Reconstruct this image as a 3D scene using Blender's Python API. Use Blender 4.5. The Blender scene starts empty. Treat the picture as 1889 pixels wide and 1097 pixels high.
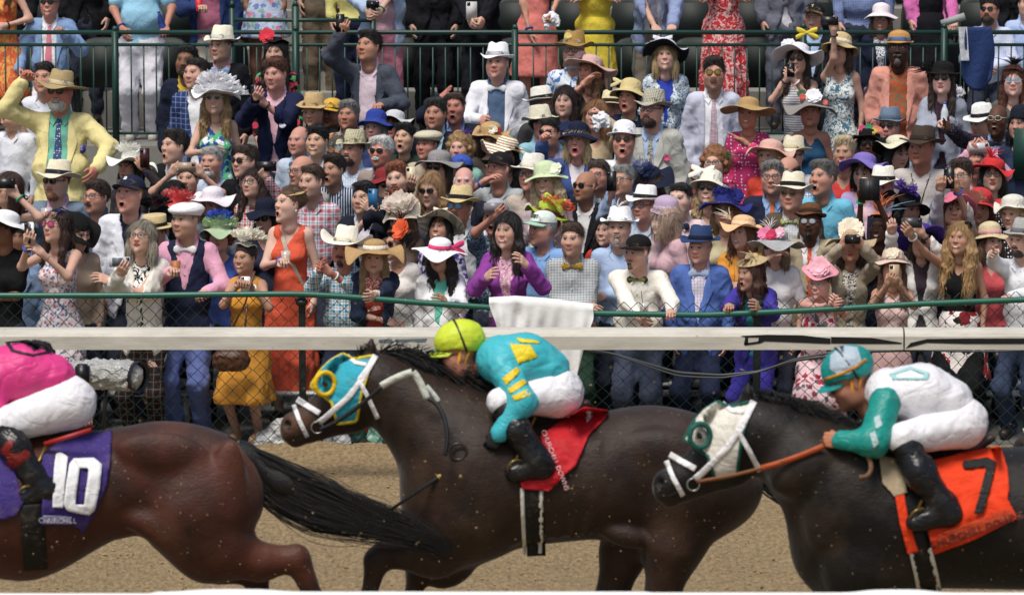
import bpy, math, random
import numpy as np
from mathutils import Vector, Matrix
random.seed(7); np.random.seed(7)
sc = bpy.context.scene
# ------------------------------------------------------------------ camera, sky, sun, exposure
HC = 4.9; FP = 7800.0; PIT = math.atan(978.5 / FP)
cam = bpy.data.objects.new('camera', bpy.data.cameras.new('camera'))
sc.collection.objects.link(cam); sc.camera = cam
cam.location = (0, 0, HC); cam.rotation_euler = (math.pi / 2 - PIT, 0, 0)
cam.data.sensor_width = 36; cam.data.lens = FP / 1889 * 36; cam.data.clip_end = 2000
cam.data.dof.use_dof = True; cam.data.dof.focus_distance = 32.0; cam.data.dof.aperture_fstop = 4.0
w = bpy.data.worlds.new('World'); sc.world = w; w.use_nodes = True
sky = w.node_tree.nodes.new('ShaderNodeTexSky'); sky.sky_type = 'NISHITA'; sky.sun_disc = False
sky.dust_density = 3.0; sky.air_density = 1.3
bg = w.node_tree.nodes['Background']; bg.inputs[1].default_value = 0.078
w.node_tree.links.new(sky.outputs[0], bg.inputs[0])
sl = bpy.data.objects.new('sun', bpy.data.lights.new('sun', 'SUN')); sc.collection.objects.link(sl)
sl.data.energy = 2.4; sl.data.angle = math.radians(20); sl.data.color = (1.0, 0.95, 0.88)
sd = Vector((-0.22, -0.42, 0.95)).normalized()     # direction towards the sun: behind the camera, high
sl.rotation_euler = sd.to_track_quat('Z', 'Y').to_euler()
sky.sun_elevation = math.asin(sd.z); sky.sun_rotation = math.atan2(sd.x, sd.y)
sc.view_settings.view_transform = 'Standard'; sc.view_settings.look = 'None'
sc.view_settings.exposure = 0.36; sc.view_settings.gamma = 1.0
try: sc.view_settings.use_curve_mapping = False
except Exception: pass
sc.cycles.max_bounces = 5; sc.cycles.diffuse_bounces = 3; sc.cycles.transparent_max_bounces = 12
V = Vector
def P(px, py, D):                       # photograph pixel + distance -> point in the place
    u = (px - 944.5) / FP; v = (548.5 - py) / FP
    d = (u, math.cos(PIT) + v * math.sin(PIT), v * math.cos(PIT) - math.sin(PIT))
    t = D / d[1]
    return np.array((d[0] * t, D, HC + d[2] * t))
def pxm(D): return FP / (D * math.cos(PIT) + 3.6 * math.sin(PIT))   # pixels per metre
# ------------------------------------------------------------------ materials
def lin(h):
    if not isinstance(h, str): return tuple(h)
    h = h.lstrip('#'); r = []
    for i in (0, 2, 4):
        c = int(h[i:i + 2], 16) / 255
        r.append(c / 12.92 if c <= .04045 else ((c + .055) / 1.055) ** 2.4)
    return tuple(r)
class NT:
    def __init__(s, name, rough=.8, spec=.3):
        s.m = bpy.data.materials.new(name); s.m.use_nodes = True; s.t = s.m.node_tree
        s.b = s.t.nodes['Principled BSDF']; s.b.inputs['Roughness'].default_value = rough
        s.b.inputs['Specular IOR Level'].default_value = spec
        s.tc = None
    def n(s, typ, **kw):
        x = s.t.nodes.new(typ)
        for k, v in kw.items(): setattr(x, k, v)
        return x
    def set(s, sock, v):
        if isinstance(v, bpy.types.NodeSocket): s.t.links.new(v, sock)
        elif isinstance(v, (tuple, list)) and len(v) == 3 and sock.type == 'RGBA': sock.default_value = (*v, 1)
        else: sock.default_value = v
    def co(s, which='Object'):
        if s.tc is None: s.tc = s.n('ShaderNodeTexCoord')
        return s.tc.outputs[which]
    def xyz(s):
        x = s.n('ShaderNodeSeparateXYZ'); s.t.links.new(s.co(), x.inputs[0]); return x.outputs
    def ma(s, op, a, b=0.0, c=0.0):
        x = s.n('ShaderNodeMath', operation=op)
        for i, v in enumerate((a, b, c)): s.set(x.inputs[i], v)
        return x.outputs[0]
    def mix(s, f, a, b):
        x = s.n('ShaderNodeMix', data_type='RGBA')
        s.set(x.inputs[0], f); s.set(x.inputs[6], a); s.set(x.inputs[7], b); return x.outputs[2]
    def noise(s, scale, detail=2, rough=.5, dist=0., co=None, out='Fac'):
        x = s.n('ShaderNodeTexNoise'); s.set(x.inputs['Vector'], co or s.co())
        x.inputs['Scale'].default_value = scale; x.inputs['Detail'].default_value = detail
        x.inputs['Roughness'].default_value = rough; x.inputs['Distortion'].default_value = dist
        return x.outputs[out]
    def vor(s, scale, rnd=1., co=None):
        x = s.n('ShaderNodeTexVoronoi'); s.set(x.inputs['Vector'], co or s.co())
        x.inputs['Scale'].default_value = scale; x.inputs['Randomness'].default_value = rnd; return x.outputs
    def sq(s, v, period, duty=.5, soft=0):
        f = s.ma('FRACT', s.ma('MULTIPLY', v, 1 / period)); return s.ma('LESS_THAN', f, duty)
    def scaled(s, v):
        x = s.n('ShaderNodeMapping'); s.t.links.new(s.co(), x.inputs[0]); x.inputs['Scale'].default_value = v
        return x.outputs[0]
    def vary(s, col, amt=.15, scale=6):
        f = s.ma('MULTIPLY_ADD', s.noise(scale, 3), amt * 2, 1 - amt)
        x = s.n('ShaderNodeMix', data_type='RGBA', blend_type='MULTIPLY'); x.inputs[0].default_value = 1
        s.set(x.inputs[6], col); c = s.n('ShaderNodeCombineColor')
        for i in range(3): s.t.links.new(f, c.inputs[i])
        s.t.links.new(c.outputs[0], x.inputs[7]); return x.outputs[2]
    def bump(s, h, strength=.4, dist=.004):
        x = s.n('ShaderNodeBump'); x.inputs['Strength'].default_value = strength
        x.inputs['Distance'].default_value = dist; s.set(x.inputs['Height'], h)
        s.t.links.new(x.outputs[0], s.b.inputs['Normal'])
    def crease(s, sc_=7, st=(1, 1, .55), dist=1.3):      # sharp-valleyed noise for folds of cloth
        n = s.noise(sc_, 2, .45, dist, s.scaled(st)); return s.ma('POWER', s.ma('ABSOLUTE', s.ma('MULTIPLY_ADD', n, 2, -1)), .6)
    def done(s, col): s.set(s.b.inputs['Base Color'], col); return s.m
MC = {}
def fab(spec, kind=''):
    """'#hex' plain cloth, or pattern:#a:#b:#c:size"""
    key = spec + kind
    if key in MC: return MC[key]
    q = spec.split(':'); pat = q[0] if not q[0].startswith('#') else 'plain'
    cols = [tuple(v * .88 + .12 * sum(lin(c)) / 3 for v in lin(c)) for c in q if c.startswith('#')]
    num = [float(c) for c in q[1:] if not c.startswith('#')]
    m = NT('cloth_' + pat, {'straw': .75, 'silk': .45, 'satin': .3}.get(kind, .88), .25)
    x = m.xyz(); p = num[0] if num else .03; c = cols[0]
    if pat == 'plaid':
        a = m.ma('MULTIPLY', m.ma('ADD', m.sq(x[0], p, .42), m.sq(x[2], p, .42)), .5)
        c = m.mix(a, cols[0], cols[1])
        l = m.ma('MAXIMUM', m.sq(m.ma('ADD', x[0], p * .3), p, .1), m.sq(m.ma('ADD', x[2], p * .3), p, .1))
        c = m.mix(m.ma('MULTIPLY', l, .8), c, cols[-1])
    elif pat == 'check':
        a = m.ma('MULTIPLY', m.ma('ADD', m.sq(x[0], p), m.sq(x[2], p)), .5); c = m.mix(a, cols[0], cols[1])
    elif pat == 'pane':
        l = m.ma('MAXIMUM', m.sq(x[0], p, .12), m.sq(x[2], p, .12)); c = m.mix(m.ma('MULTIPLY', l, .7), cols[0], cols[1])
    elif pat == 'stripe': c = m.mix(m.sq(x[0], p, .45), cols[0], cols[1])
    elif pat == 'hoop': c = m.mix(m.sq(x[2], p, .45), cols[0], cols[1])
    elif pat == 'dots':
        c = m.mix(m.ma('LESS_THAN', m.vor(1 / p, .35)[0], .28), cols[0], cols[1])
    elif pat == 'floral':
        v1 = m.vor(1 / p); ad = m.n('ShaderNodeVectorMath', operation='MULTIPLY_ADD')
        m.t.links.new(m.noise(3 / p, 2, out='Color'), ad.inputs[0]); ad.inputs[1].default_value = (p * .7,) * 3
        m.t.links.new(m.co(), ad.inputs[2]); v1 = m.vor(1 / p, 1, ad.outputs[0])
        sp = m.n('ShaderNodeSeparateColor'); m.t.links.new(v1[1], sp.inputs[0])
        cc = m.mix(m.ma('GREATER_THAN', sp.outputs[0], .5), cols[1], cols[2 % len(cols)])
        if len(cols) > 3: cc = m.mix(m.ma('GREATER_THAN', sp.outputs[1], .66), cc, cols[3])
        c = m.mix(m.ma('LESS_THAN', v1[0], .5), cols[0], cc)
    elif pat == 'print':
        c = m.mix(m.ma('GREATER_THAN', m.noise(1 / p, 3, .6, 1.5), .52), cols[0], cols[1])
    elif pat == 'seq':
        v1 = m.vor(1 / p); sp = m.n('ShaderNodeSeparateColor'); m.t.links.new(v1[1], sp.inputs[0])
        c = m.mix(sp.outputs[0], cols[0], cols[1]); m.b.inputs['Roughness'].default_value = .3
    if kind == 'straw':
        h = m.ma('ADD', m.sq(m.ma('ADD', x[0], x[2]), .012), m.sq(m.ma('SUBTRACT', x[1], x[2]), .012))
        c = m.vary(c, .22, 45); m.bump(h, .6, .003)
    elif kind == 'net':
        c = m.vary(c, .2, 20); m.b.inputs['Alpha'].default_value = .62; m.bump(m.noise(60), .4, .004)
    else:
        c = m.vary(c, .1, 5)
        h = m.ma('ADD', m.ma('ADD', m.noise(9, 3, .5, 1.2), m.ma('MULTIPLY', m.crease(7), .30)), m.ma('MULTIPLY', m.noise(260, 1), .12)); m.bump(h, .6, .02)
    MC[key] = m.done(c); return MC[key]
def plain(name, col, rough=.5, metal=0, spec=.5, vary=.1, scale=20, bump=0, **kw):
    key = 'P' + name
    if key in MC: return MC[key]
    m = NT(name, rough, spec); m.b.inputs['Metallic'].default_value = metal
    c = m.vary(lin(col), vary, scale)
    if bump: m.bump(m.noise(scale * 2, 4), bump, .005)
    for k, v in kw.items(): m.b.inputs[k].default_value = v
    MC[key] = m.done(c); return MC[key]
def skinmat():
    if 'skin' in MC: return MC['skin']
    m = NT('skin', .6, .28); a = m.n('ShaderNodeVertexColor'); a.layer_name = 'Col'
    m.b.inputs['Subsurface Weight'].default_value = .0
    m.bump(m.noise(120, 3), .06, .001)
    MC['skin'] = m.done(m.vary(a.outputs[0], .06, 16)); return MC['skin']
def hairmat(col):
    key = 'hair' + col
    if key in MC: return MC[key]
    m = NT('hair', .42, .5); co = m.scaled((1, 1, .22)); f = m.noise(150, 4, .7, .6, co)
    c0 = lin(col); r = m.n('ShaderNodeMapRange'); m.t.links.new(f, r.inputs[0]); r.inputs[1].default_value = .3; r.inputs[2].default_value = .7
    c = m.mix(r.outputs[0], tuple(v * .55 for v in c0), tuple(min(1, v * 1.2 + .1 * sum(c0)) for v in c0)); m.bump(f, .9, .008)
    MC[key] = m.done(c); return MC[key]
# ------------------------------------------------------------------ mesh helpers
COL = sc.collection
def mesh(name, v, f, mat=None, col=None, smooth=True):
    """v (n,3); f an (m,k) array of equal faces, or a list of faces"""
    me = bpy.data.meshes.new(name); v = np.asarray(v, dtype=np.float32)
    if isinstance(f, np.ndarray) and f.ndim == 2:
        n, k = f.shape; me.vertices.add(len(v)); me.vertices.foreach_set('co', v.ravel())
        me.loops.add(n * k); me.loops.foreach_set('vertex_index', f.astype(np.int32).ravel())
        me.polygons.add(n); me.polygons.foreach_set('loop_start', np.arange(0, n * k, k, dtype=np.int32))
        me.update(calc_edges=True)
    else: me.from_pydata(v.tolist(), [], [list(map(int, q)) for q in f]); me.update()
    if smooth: me.polygons.foreach_set('use_smooth', np.ones(len(me.polygons), dtype=bool))
    if col is not None:
        a = me.color_attributes.new('Col', 'FLOAT_COLOR', 'POINT')
        a.data.foreach_set('color', np.concatenate([col, np.ones((len(col), 1))], 1).astype(np.float32).ravel())
    if mat is not None: me.materials.append(mat)
    return me
def ob(name, me, parent=None, loc=None, label=None, cat=None, group=None, kind=None, mat4=None):
    o = bpy.data.objects.new(name, me); COL.objects.link(o)
    if parent is not None: o.parent = parent
    if loc is not None: o.location = tuple(loc)
    if mat4 is not None: o.matrix_local = mat4
    for k, v in (('label', label), ('category', cat), ('group', group), ('kind', kind)):
        if v: o[k] = v
    return o
class MB:                                # collects shapes into one mesh
    def __init__(s): s.v = []; s.f = []; s.n = 0
    def add(s, v, f):
        v = np.asarray(v, float).reshape(-1, 3); s.v.append(v); s.f += [tuple(int(i) + s.n for i in q) for q in f]; s.n += len(v)
    def box(s, c, d, R=None, bev=0):
        d = np.array(d) / 2; b = bev
        if b <= 0:
            v = np.array([(x, y, z) for x in (-1, 1) for y in (-1, 1) for z in (-1, 1)]) * d
            f = [(0, 1, 3, 2), (4, 6, 7, 5), (0, 4, 5, 1), (2, 3, 7, 6), (0, 2, 6, 4), (1, 5, 7, 3)]
        else:
            bm = __import__('bmesh').new(); B = __import__('bmesh')
            B.ops.create_cube(bm, size=2)
            for q in bm.verts: q.co = (q.co.x * d[0], q.co.y * d[1], q.co.z * d[2])
            B.ops.bevel(bm, geom=bm.edges[:], offset=b, segments=2, affect='EDGES')
            bm.verts.ensure_lookup_table(); v = np.array([q.co[:] for q in bm.verts]); f = [[w_.index for w_ in q.verts] for q in bm.faces]; bm.free()
        if R is not None: v = v @ np.asarray(R).T
        s.add(v + np.asarray(c), f); return s
    def tube(s, pts, r, n=8, cap=True):
        pts = np.asarray(pts, float); m = len(pts); r = np.broadcast_to(np.asarray(r, float), (m,))
        t = np.gradient(pts, axis=0); t /= np.linalg.norm(t, axis=1)[:, None] + 1e-9
        up = np.array((0, 0, 1.)) if abs(t[0][2]) < .9 else np.array((1., 0, 0)); vs = []
        for i in range(m):
            a = np.cross(t[i], up); a /= np.linalg.norm(a) + 1e-9; b = np.cross(a, t[i]); up = b
            th = np.arange(n) * 2 * math.pi / n
            vs.append(pts[i] + r[i] * (np.cos(th)[:, None] * a + np.sin(th)[:, None] * b))
        f = [(i * n + j, i * n + (j + 1) % n, (i + 1) * n + (j + 1) % n, (i + 1) * n + j) for i in range(m - 1) for j in range(n)]
        if cap: f += [tuple(range(n))[::-1], tuple((m - 1) * n + j for j in range(n))]
        s.add(np.concatenate(vs), f); return s
    def build(s, name, mat, parent=None, smooth=True, **k):
        v = np.concatenate(s.v); 
        if k.get('loc') is not None and parent is None: v = v - np.asarray(k['loc'])
        return ob(name, mesh(name, v, s.f, mat, smooth=smooth), parent, **k)
def rot(yaw=0, pitch=0, roll=0):         # degrees; facing -y; yaw>0 turns to +x; pitch>0 looks up
    a, b, c = math.radians(yaw), -math.radians(pitch), math.radians(roll)
    return np.array(Matrix.Rotation(a, 3, 'Z') @ Matrix.Rotation(b, 3, 'X') @ Matrix.Rotation(c, 3, 'Y'))
def frame(d, n):                          # columns: d, n, d x n
    d = np.array(d, float); d /= np.linalg.norm(d); n = np.array(n, float); n -= d * n.dot(d); n /= np.linalg.norm(n) + 1e-9
    return np.stack([d, n, np.cross(d, n)], 1)
def m4(R, t):
    M = Matrix.Identity(4)
    for i in range(3):
        for j in range(3): M[i][j] = float(R[i][j])
        M[i][3] = float(t[i])
    return M
# ------------------------------------------------------------------ blended solids on a grid (surface nets)
class Solid:
    def __init__(s): s.p = []
    def cap(s, a, b, ra, rb, k=.03, op=1): s.p.append(('c', np.array(a, float), np.array(b, float), ra, rb, k, op)); return s
    def ell(s, c, r, R=None, k=.03, op=1):
        r = (r,) * 3 if np.isscalar(r) else r
        s.p.append(('e', np.array(c, float), np.array(r, float), R, 0, k, op)); return s
    def grow(s, o):
        q = Solid()
        for t, a, b, x, y, k, op in s.p:
            q.p.append((t, a, b, x + o, y + o, k, op) if t == 'c' else (t, a, b + o, x, y, k, op))
        return q
    def field(s, h, pad=2):
        lo, hi = [], []
        for t, a, b, x, y, k, op in s.p:
            if t == 'c': l = np.minimum(a - x, b - y); u = np.maximum(a + x, b + y)
            else: r = b.max() if x is not None else b; l, u = a - r, a + r
            lo.append(l); hi.append(u)
        A = [i for i, q in enumerate(s.p) if q[6] > 0]
        o = np.min([lo[i] for i in A], 0) - h * pad - .02; e = np.max([hi[i] for i in A], 0) + h * pad + .02
        n = np.ceil((e - o) / h).astype(int) + 1
        F = np.full(n, .2, np.float32); ax = [(o[i] + h * np.arange(n[i])).astype(np.float32) for i in range(3)]
        for i, (t, a, b, x, y, k, op) in enumerate(s.p):
            mg = k + h * 2 + .012
            i0 = np.clip(np.floor((lo[i] - mg - o) / h).astype(int), 0, n); i1 = np.clip(np.ceil((hi[i] + mg - o) / h).astype(int) + 1, 0, n)
            if (i1 <= i0).any(): continue
            X = ax[0][i0[0]:i1[0], None, None]; Y = ax[1][None, i0[1]:i1[1], None]; Z = ax[2][None, None, i0[2]:i1[2]]
            if t == 'c':
                d = (b - a).astype(np.float32); L = max(float(d @ d), 1e-9)
                px_, py_, pz_ = X - np.float32(a[0]), Y - np.float32(a[1]), Z - np.float32(a[2])
                T = np.clip((px_ * d[0] + py_ * d[1] + pz_ * d[2]) / np.float32(L), 0, 1)
                D = np.sqrt((px_ - T * d[0]) ** 2 + (py_ - T * d[1]) ** 2 + (pz_ - T * d[2]) ** 2) - (np.float32(x) + T * np.float32(y - x))
            else:
                px_, py_, pz_ = X - np.float32(a[0]), Y - np.float32(a[1]), Z - np.float32(a[2])
                if x is not None:
                    R = np.asarray(x, np.float32)
                    px_, py_, pz_ = (px_ * R[0, j] + py_ * R[1, j] + pz_ * R[2, j] for j in range(3))
                b = b.astype(np.float32); u = np.sqrt((px_ / b[0]) ** 2 + (py_ / b[1]) ** 2 + (pz_ / b[2]) ** 2)
                w_ = np.sqrt((px_ / b[0] ** 2) ** 2 + (py_ / b[1] ** 2) ** 2 + (pz_ / b[2] ** 2) ** 2) + 1e-6
                D = u * (u - 1) / w_
            S = F[i0[0]:i1[0], i0[1]:i1[1], i0[2]:i1[2]]
            if op > 0: hh = np.maximum(k - np.abs(S - D), 0) / k; S[...] = np.minimum(S, D) - hh * hh * (k * .25)
            else: D = -D; hh = np.maximum(k - np.abs(S - D), 0) / k; S[...] = np.maximum(S, D) + hh * hh * (k * .25)
        return F, o, h, ax
def nets(F, o, h):
    s = F < 0; n = F.shape; ids = []; pts = []; quads = []
    str_ = np.array([n[1] * n[2], n[2], 1])
    for ax in range(3):
        sl0 = [slice(None)] * 3; sl1 = [slice(None)] * 3; sl0[ax] = slice(0, -1); sl1[ax] = slice(1, None)
        idx = np.argwhere(s[tuple(sl0)] != s[tuple(sl1)])
        u, v = (ax + 1) % 3, (ax + 2) % 3
        idx = idx[(idx[:, u] > 0) & (idx[:, v] > 0)]
        if len(idx) == 0: continue
        f0 = F[idx[:, 0], idx[:, 1], idx[:, 2]]; j = idx.copy(); j[:, ax] += 1; f1 = F[j[:, 0], j[:, 1], j[:, 2]]
        p = idx.astype(float); p[:, ax] += f0 / (f0 - f1)
        base = idx @ str_; c = [base - str_[u] - str_[v], base - str_[v], base, base - str_[u]]
        for q in c: ids.append(q); pts.append(p)
        Q = np.stack(c, 1); neg = f0 >= 0; Q[neg] = Q[neg][:, ::-1]; quads.append(Q)
    ids = np.concatenate(ids); pts = np.concatenate(pts); quads = np.concatenate(quads)
    un, inv = np.unique(ids, return_inverse=True); cnt = np.bincount(inv)
    vv = np.stack([np.bincount(inv, pts[:, i]) / cnt for i in range(3)], 1)
    return o + h * vv, np.searchsorted(un, quads)
def sample(F, o, h, p):
    q = (np.asarray(p) - o) / h; i = np.clip(np.floor(q).astype(int), 0, np.array(F.shape) - 2); t = np.clip(q - i, 0, 1); r = 0
    for a in (0, 1):
        for b in (0, 1):
            for c in (0, 1):
                r = r + F[i[:, 0] + a, i[:, 1] + b, i[:, 2] + c] * (t[:, 0] if a else 1 - t[:, 0]) * (t[:, 1] if b else 1 - t[:, 1]) * (t[:, 2] if c else 1 - t[:, 2])
    return r
def project(fld, pts, d, lift=0., reach=.4):     # march along d until the solid is met
    F, o, h, _ = fld; d = np.asarray(d, float); p = np.asarray(pts, float).copy(); hit = np.zeros(len(p), bool); st = .006
    for _i in range(int(reach / st)):
        v = sample(F, o, h, p); hit |= v < 0
        if hit.all(): break
        p[~hit] += d * st
    return p - d * (lift + st * .5)
def wob(v, a, fr, seed=0):                         # smooth pseudo-noise
    x, y, z = (v[:, 0] * fr, v[:, 1] * fr, v[:, 2] * fr)
    return a * (np.sin(x * 1.3 + 2.1 * np.sin(z * .9 + seed) + seed) * np.sin(y * 1.7 + seed * 1.3 + 1.5 * np.sin(x * 1.1)) + .6 * np.sin(z * 2.1 + 1.7 * np.sin(y * 1.9 + x + seed)))
def strip(rows):                                   # list of rows of points -> quads
    v = np.concatenate([np.asarray(r) for r in rows]); n = len(rows[0])
    return v, [(i * n + j, i * n + j + 1, (i + 1) * n + j + 1, (i + 1) * n + j) for i in range(len(rows) - 1) for j in range(n - 1)]
# ------------------------------------------------------------------ heads, hair, hands (templates)
SK = {1: '#dcae98', 2: '#d0a088', 3: '#bd8a6e', 4: '#8a5c42', 5: '#5e3b2a', 6: '#3c261c', 0: '#d09684'}
HD = {}
def skc(k):
    s = np.array(lin(SK[k] if not isinstance(k, str) else k)); g = s.mean(); return (s * .84 + g * .16) * (1.06 if isinstance(k, str) else 1)
def head(mouth='c'):
    if mouth in HD: return HD[mouth]
    s = Solid()
    s.ell((0, .018, .045), (.075, .096, .086)).ell((0, -.022, -.018), (.066, .076, .092), k=.04)
    jz = {'c': -.074, 's': -.078, 'o': -.094}[mouth]
    s.ell((0, -.036, jz), (.049, .052, .044), k=.03).ell((0, -.082, jz - .024), .017, k=.025)
    for x in (-1, 1):
        s.ell((x * .042, -.060, -.014), .024, k=.035).ell((x * .052, -.012, -.055), (.018, .036, .038), k=.045)
    s.cap((-.034, -.085, .038), (.034, -.085, .038), .010, .010, k=.022)
    for x in (-1, 1): s.ell((x * .031, -.104, .018), (.017, .0095, .010), k=.014, op=-1)
    s.cap((0, -.092, .028), (0, -.106, -.014), .0065, .011, k=.016).ell((-.012, -.104, -.018), .0085, k=.008).ell((.012, -.104, -.018), .0085, k=.008)
    for x in (-1, 1): s.ell((x * .031, -.082, .018), .0128, k=.004)
    if mouth == 'o':
        s.ell((0, -.088, -.068), (.028, .018, .030), k=.012).ell((0, -.108, -.070), (.017, .034, .020), k=.005, op=-1)
        s.cap((-.010, -.098, -.056), (.010, -.098, -.056), .004, .004, k=.002)
    elif mouth == 's':
        s.ell((0, -.088, -.054), (.034, .016, .016), k=.012).ell((0, -.110, -.055), (.022, .012, .006), k=.004, op=-1)
    else: s.ell((0, -.092, -.048), (.024, .010, .007), k=.008).ell((0, -.092, -.059), (.021, .011, .008), k=.006)
    for x in (-1, 1): s.ell((x * .077, .014, .004), (.008, .019, .031), R=rot(yaw=x * 22), k=.010)
    s.cap((0, .02, -.07), (0, .03, -.16), .054, .056, k=.03)
    v, f = nets(*s.field(.0052)[:3]); x, y, z = np.abs(v[:, 0]), v[:, 1], v[:, 2]
    m = {}
    ex, ez = x - .031, z - .018
    m['white'] = ((ex / .0145) ** 2 + (ez / .0065) ** 2 < 1) & (y < -.075)
    m['iris'] = ((ex / .0085) ** 2 + (ez / .0085) ** 2 < 1) & (y < -.08)
    m['lash'] = (np.abs(ex) < .018) & (ez > .0062) & (ez < .0105) & (y < -.07)
    m['brow'] = (x > .012) & (x < .052) & (z - .004 * np.sin(x * 60) > .034) & (z - .004 * np.sin(x * 60) < .0445) & (y < -.06)
    if mouth == 'c': m['lip'] = ((x / .026) ** 2 + ((z + .054) / .013) ** 2 < 1) & (y < -.08); m['slit'] = (x < .024) & (np.abs(z + .0545) < .003) & (y < -.08)
    elif mouth == 's': m['lip'] = ((x / .029) ** 2 + ((z + .055) / .0145) ** 2 < 1) & (y < -.075); m['teeth'] = ((x / .020) ** 2 + ((z + .054) / .0062) ** 2 < 1) & (y < -.07)
    else:
        m['lip'] = ((x / .025) ** 2 + ((z + .070) / .030) ** 2 < 1) & (y < -.085)
        m['dark'] = ((x / .0175) ** 2 + ((z + .070) / .0215) ** 2 < 1) & (y > -.102)
        m['teeth'] = (x < .014) & (np.abs(z + .055) < .0048) & (y < -.088)
    m['stub'] = (z < -.03) & (y < .02) & (y < -.02 - (z + .03) * .6 + .03) & ~((x < .02) & (z > -.036))
    m['cheek'] = ((x - .046) ** 2 + (z + .02) ** 2 < .02 ** 2) & (y < -.05)
    m['nose'] = (x < .017) & (z < .0) & (z > -.03) & (y < -.1)
    HD[mouth] = (v, f, m); return HD[mouth]
def headcol(mouth, skin, brow='#2a1d15', lip=None, stub=0, lash=0):
    v, f, m = head(mouth); s = skc(skin); c = np.tile(s, (len(v), 1))
    red = s * np.array((1.12, .74, .70)); 
    for key in ('cheek', 'nose'): c[m[key]] = c[m[key]] * .7 + red * .32
    if stub: c[m['stub']] = c[m['stub']] * (1 - stub) + np.array(lin(brow)) * stub
    c[m['lip']] = lin(lip) if lip else s * np.array((.85, .5, .48))
    if 'slit' in m: c[m['slit']] = s * .38
    if 'dark' in m: c[m['dark']] = (.035, .008, .008)
    if 'teeth' in m: c[m['teeth']] = (.72, .68, .62)
    c[m['brow']] = c[m['brow']] * .45 + np.array(lin(brow)) * .55
    c[m['white']] = (.30, .27, .25); c[m['lash']] = c[m['lash']] * .2 + .01; c[m['iris']] = (.05, .03, .022)
    return v, f, c
HR = {}
def hair(style):
    if style in HR: return HR[style]
    s = Solid(); seed = len(HR)
    face = lambda z=.078: s.ell((0, -.13, -.055), (.098, .115, z + .06), k=.012, op=-1)
    if style in ('short', 'crop', 'side'):
        t = {'short': .007, 'crop': .003, 'side': .013}[style]
        s.ell((0, .022, .052), (.077 + t * .55, .099 + t * .6, .088 + t)).cap((-.04, -.052, .112), (.045, -.045, .116), .018 + t * .5, .016 + t * .6, k=.03)
        if style == 'side': s.cap((-.03, -.07, .115), (.05, -.05, .125), .022, .018, k=.02)
        face(.085); s.ell((0, -.06, -.09), (.12, .16, .085), k=.01, op=-1)
        for x in (-1, 1): s.ell((x * .085, .012, -.002), (.014, .02, .03), k=.004, op=-1)
    elif style == 'bald':
        s.ell((0, .022, .035), (.083, .103, .075)); s.ell((0, -.02, .13), (.12, .13, .085), k=.02, op=-1); face(.1); s.ell((0, -.06, -.09), (.12, .16, .085), k=.01, op=-1)
    elif style in ('long', 'wavy', 'bob', 'mass'):
        L = {'long': -.30, 'wavy': -.30, 'bob': -.13, 'mass': -.36}[style]; w_ = {'long': .028, 'wavy': .038, 'bob': .034, 'mass': .05}[style]
        s.ell((0, .025, .052), (.090, .108, .098))
        for x in (-1, 1):
            s.cap((x * .066, -.012, .07), (x * .088, .0, -.06), .03, w_, k=.03).cap((x * .088, .0, -.06), (x * .098, -.03 if style != 'bob' else .01, L), w_, w_ * .75, k=.03)
        s.ell((0, .075, -.04), (.088, .05, .13), k=.05)
        if style != 'bob': s.ell((0, .085, -.17), (.10, .045, .15), k=.05)
        face(.080)
    elif style == 'curly':
        s.ell((0, .03, .05), (.104, .112, .104))
        rr = np.random.RandomState(5)
        for i in range(60):
            d = rr.normal(size=3); d /= np.linalg.norm(d)
            if d[1] < -.55 and d[2] < .4: continue
            s.ell((d[0] * .108, .03 + d[1] * .11, .02 + d[2] * .12), .026, k=.012)
        face(.072)
    elif style == 'updo':
        s.ell((0, .024, .052), (.082, .106, .094)).ell((0, .11, .05), .048, k=.03); face(.082); s.ell((0, -.05, -.10), (.12, .15, .085), k=.01, op=-1)
    elif style in ('beard', 'goatee', 'full', 'tache'):
        if style == 'tache': s.cap((-.022, -.102, -.040), (0, -.110, -.036), .006, .009, k=.01).cap((0, -.110, -.036), (.022, -.102, -.040), .009, .006, k=.01)
        else:
            t = {'beard': .006, 'full': .013, 'goatee': .007}[style]; W = .022 if style == 'goatee' else .052
            s.ell((0, -.038, -.078), (W + t, .055 + t, .048 + t)).ell((0, -.08, -.10), (.022, .02 + t, .018 + t), k=.02)
            if style != 'goatee':
                for x in (-1, 1): s.cap((x * .066, -.005, .0), (x * .054, -.03, -.06), .012, .02, k=.02)
            s.cap((-.026, -.100, -.042), (0, -.107, -.036), .006, .008, k=.01).cap((0, -.107, -.036), (.026, -.100, -.042), .008, .006, k=.01)
            s.ell((0, -.105, -.055), (.024, .03, .012), k=.005, op=-1); s.ell((0, -.1, -.002), (.05, .08, .034), k=.01, op=-1)
    v, f = nets(*s.field(.0055 if style not in ('beard', 'goatee', 'full', 'tache') else .0055)[:3])
    if style in ('wavy', 'mass', 'long', 'bob'):
        a = np.clip((.03 - v[:, 2]) / .15, 0, 1); n_ = wob(v * (1, 1, .35), .008, 70, seed); v[:, 0] += n_ * a; v[:, 1] += wob(v * (1, 1, .4), .006, 90, 2) * a
        if style in ('wavy', 'mass'): v[:, 0] += .012 * np.sin(v[:, 2] * 62 + np.sign(v[:, 0]) * 1.1) * a; v[:, 1] += .010 * np.sin(v[:, 2] * 50 + v[:, 0] * 30) * a
        end = np.clip((-.2 - v[:, 2]) / .1, 0, 1); v[:, 2] += end * .03 * np.sin(v[:, 0] * 210)
    else:
        r = v / (np.linalg.norm(v, axis=1)[:, None] + .02); v = v + r * wob(v * (1, .6, 1), .0022, 160, 1)[:, None]
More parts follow.
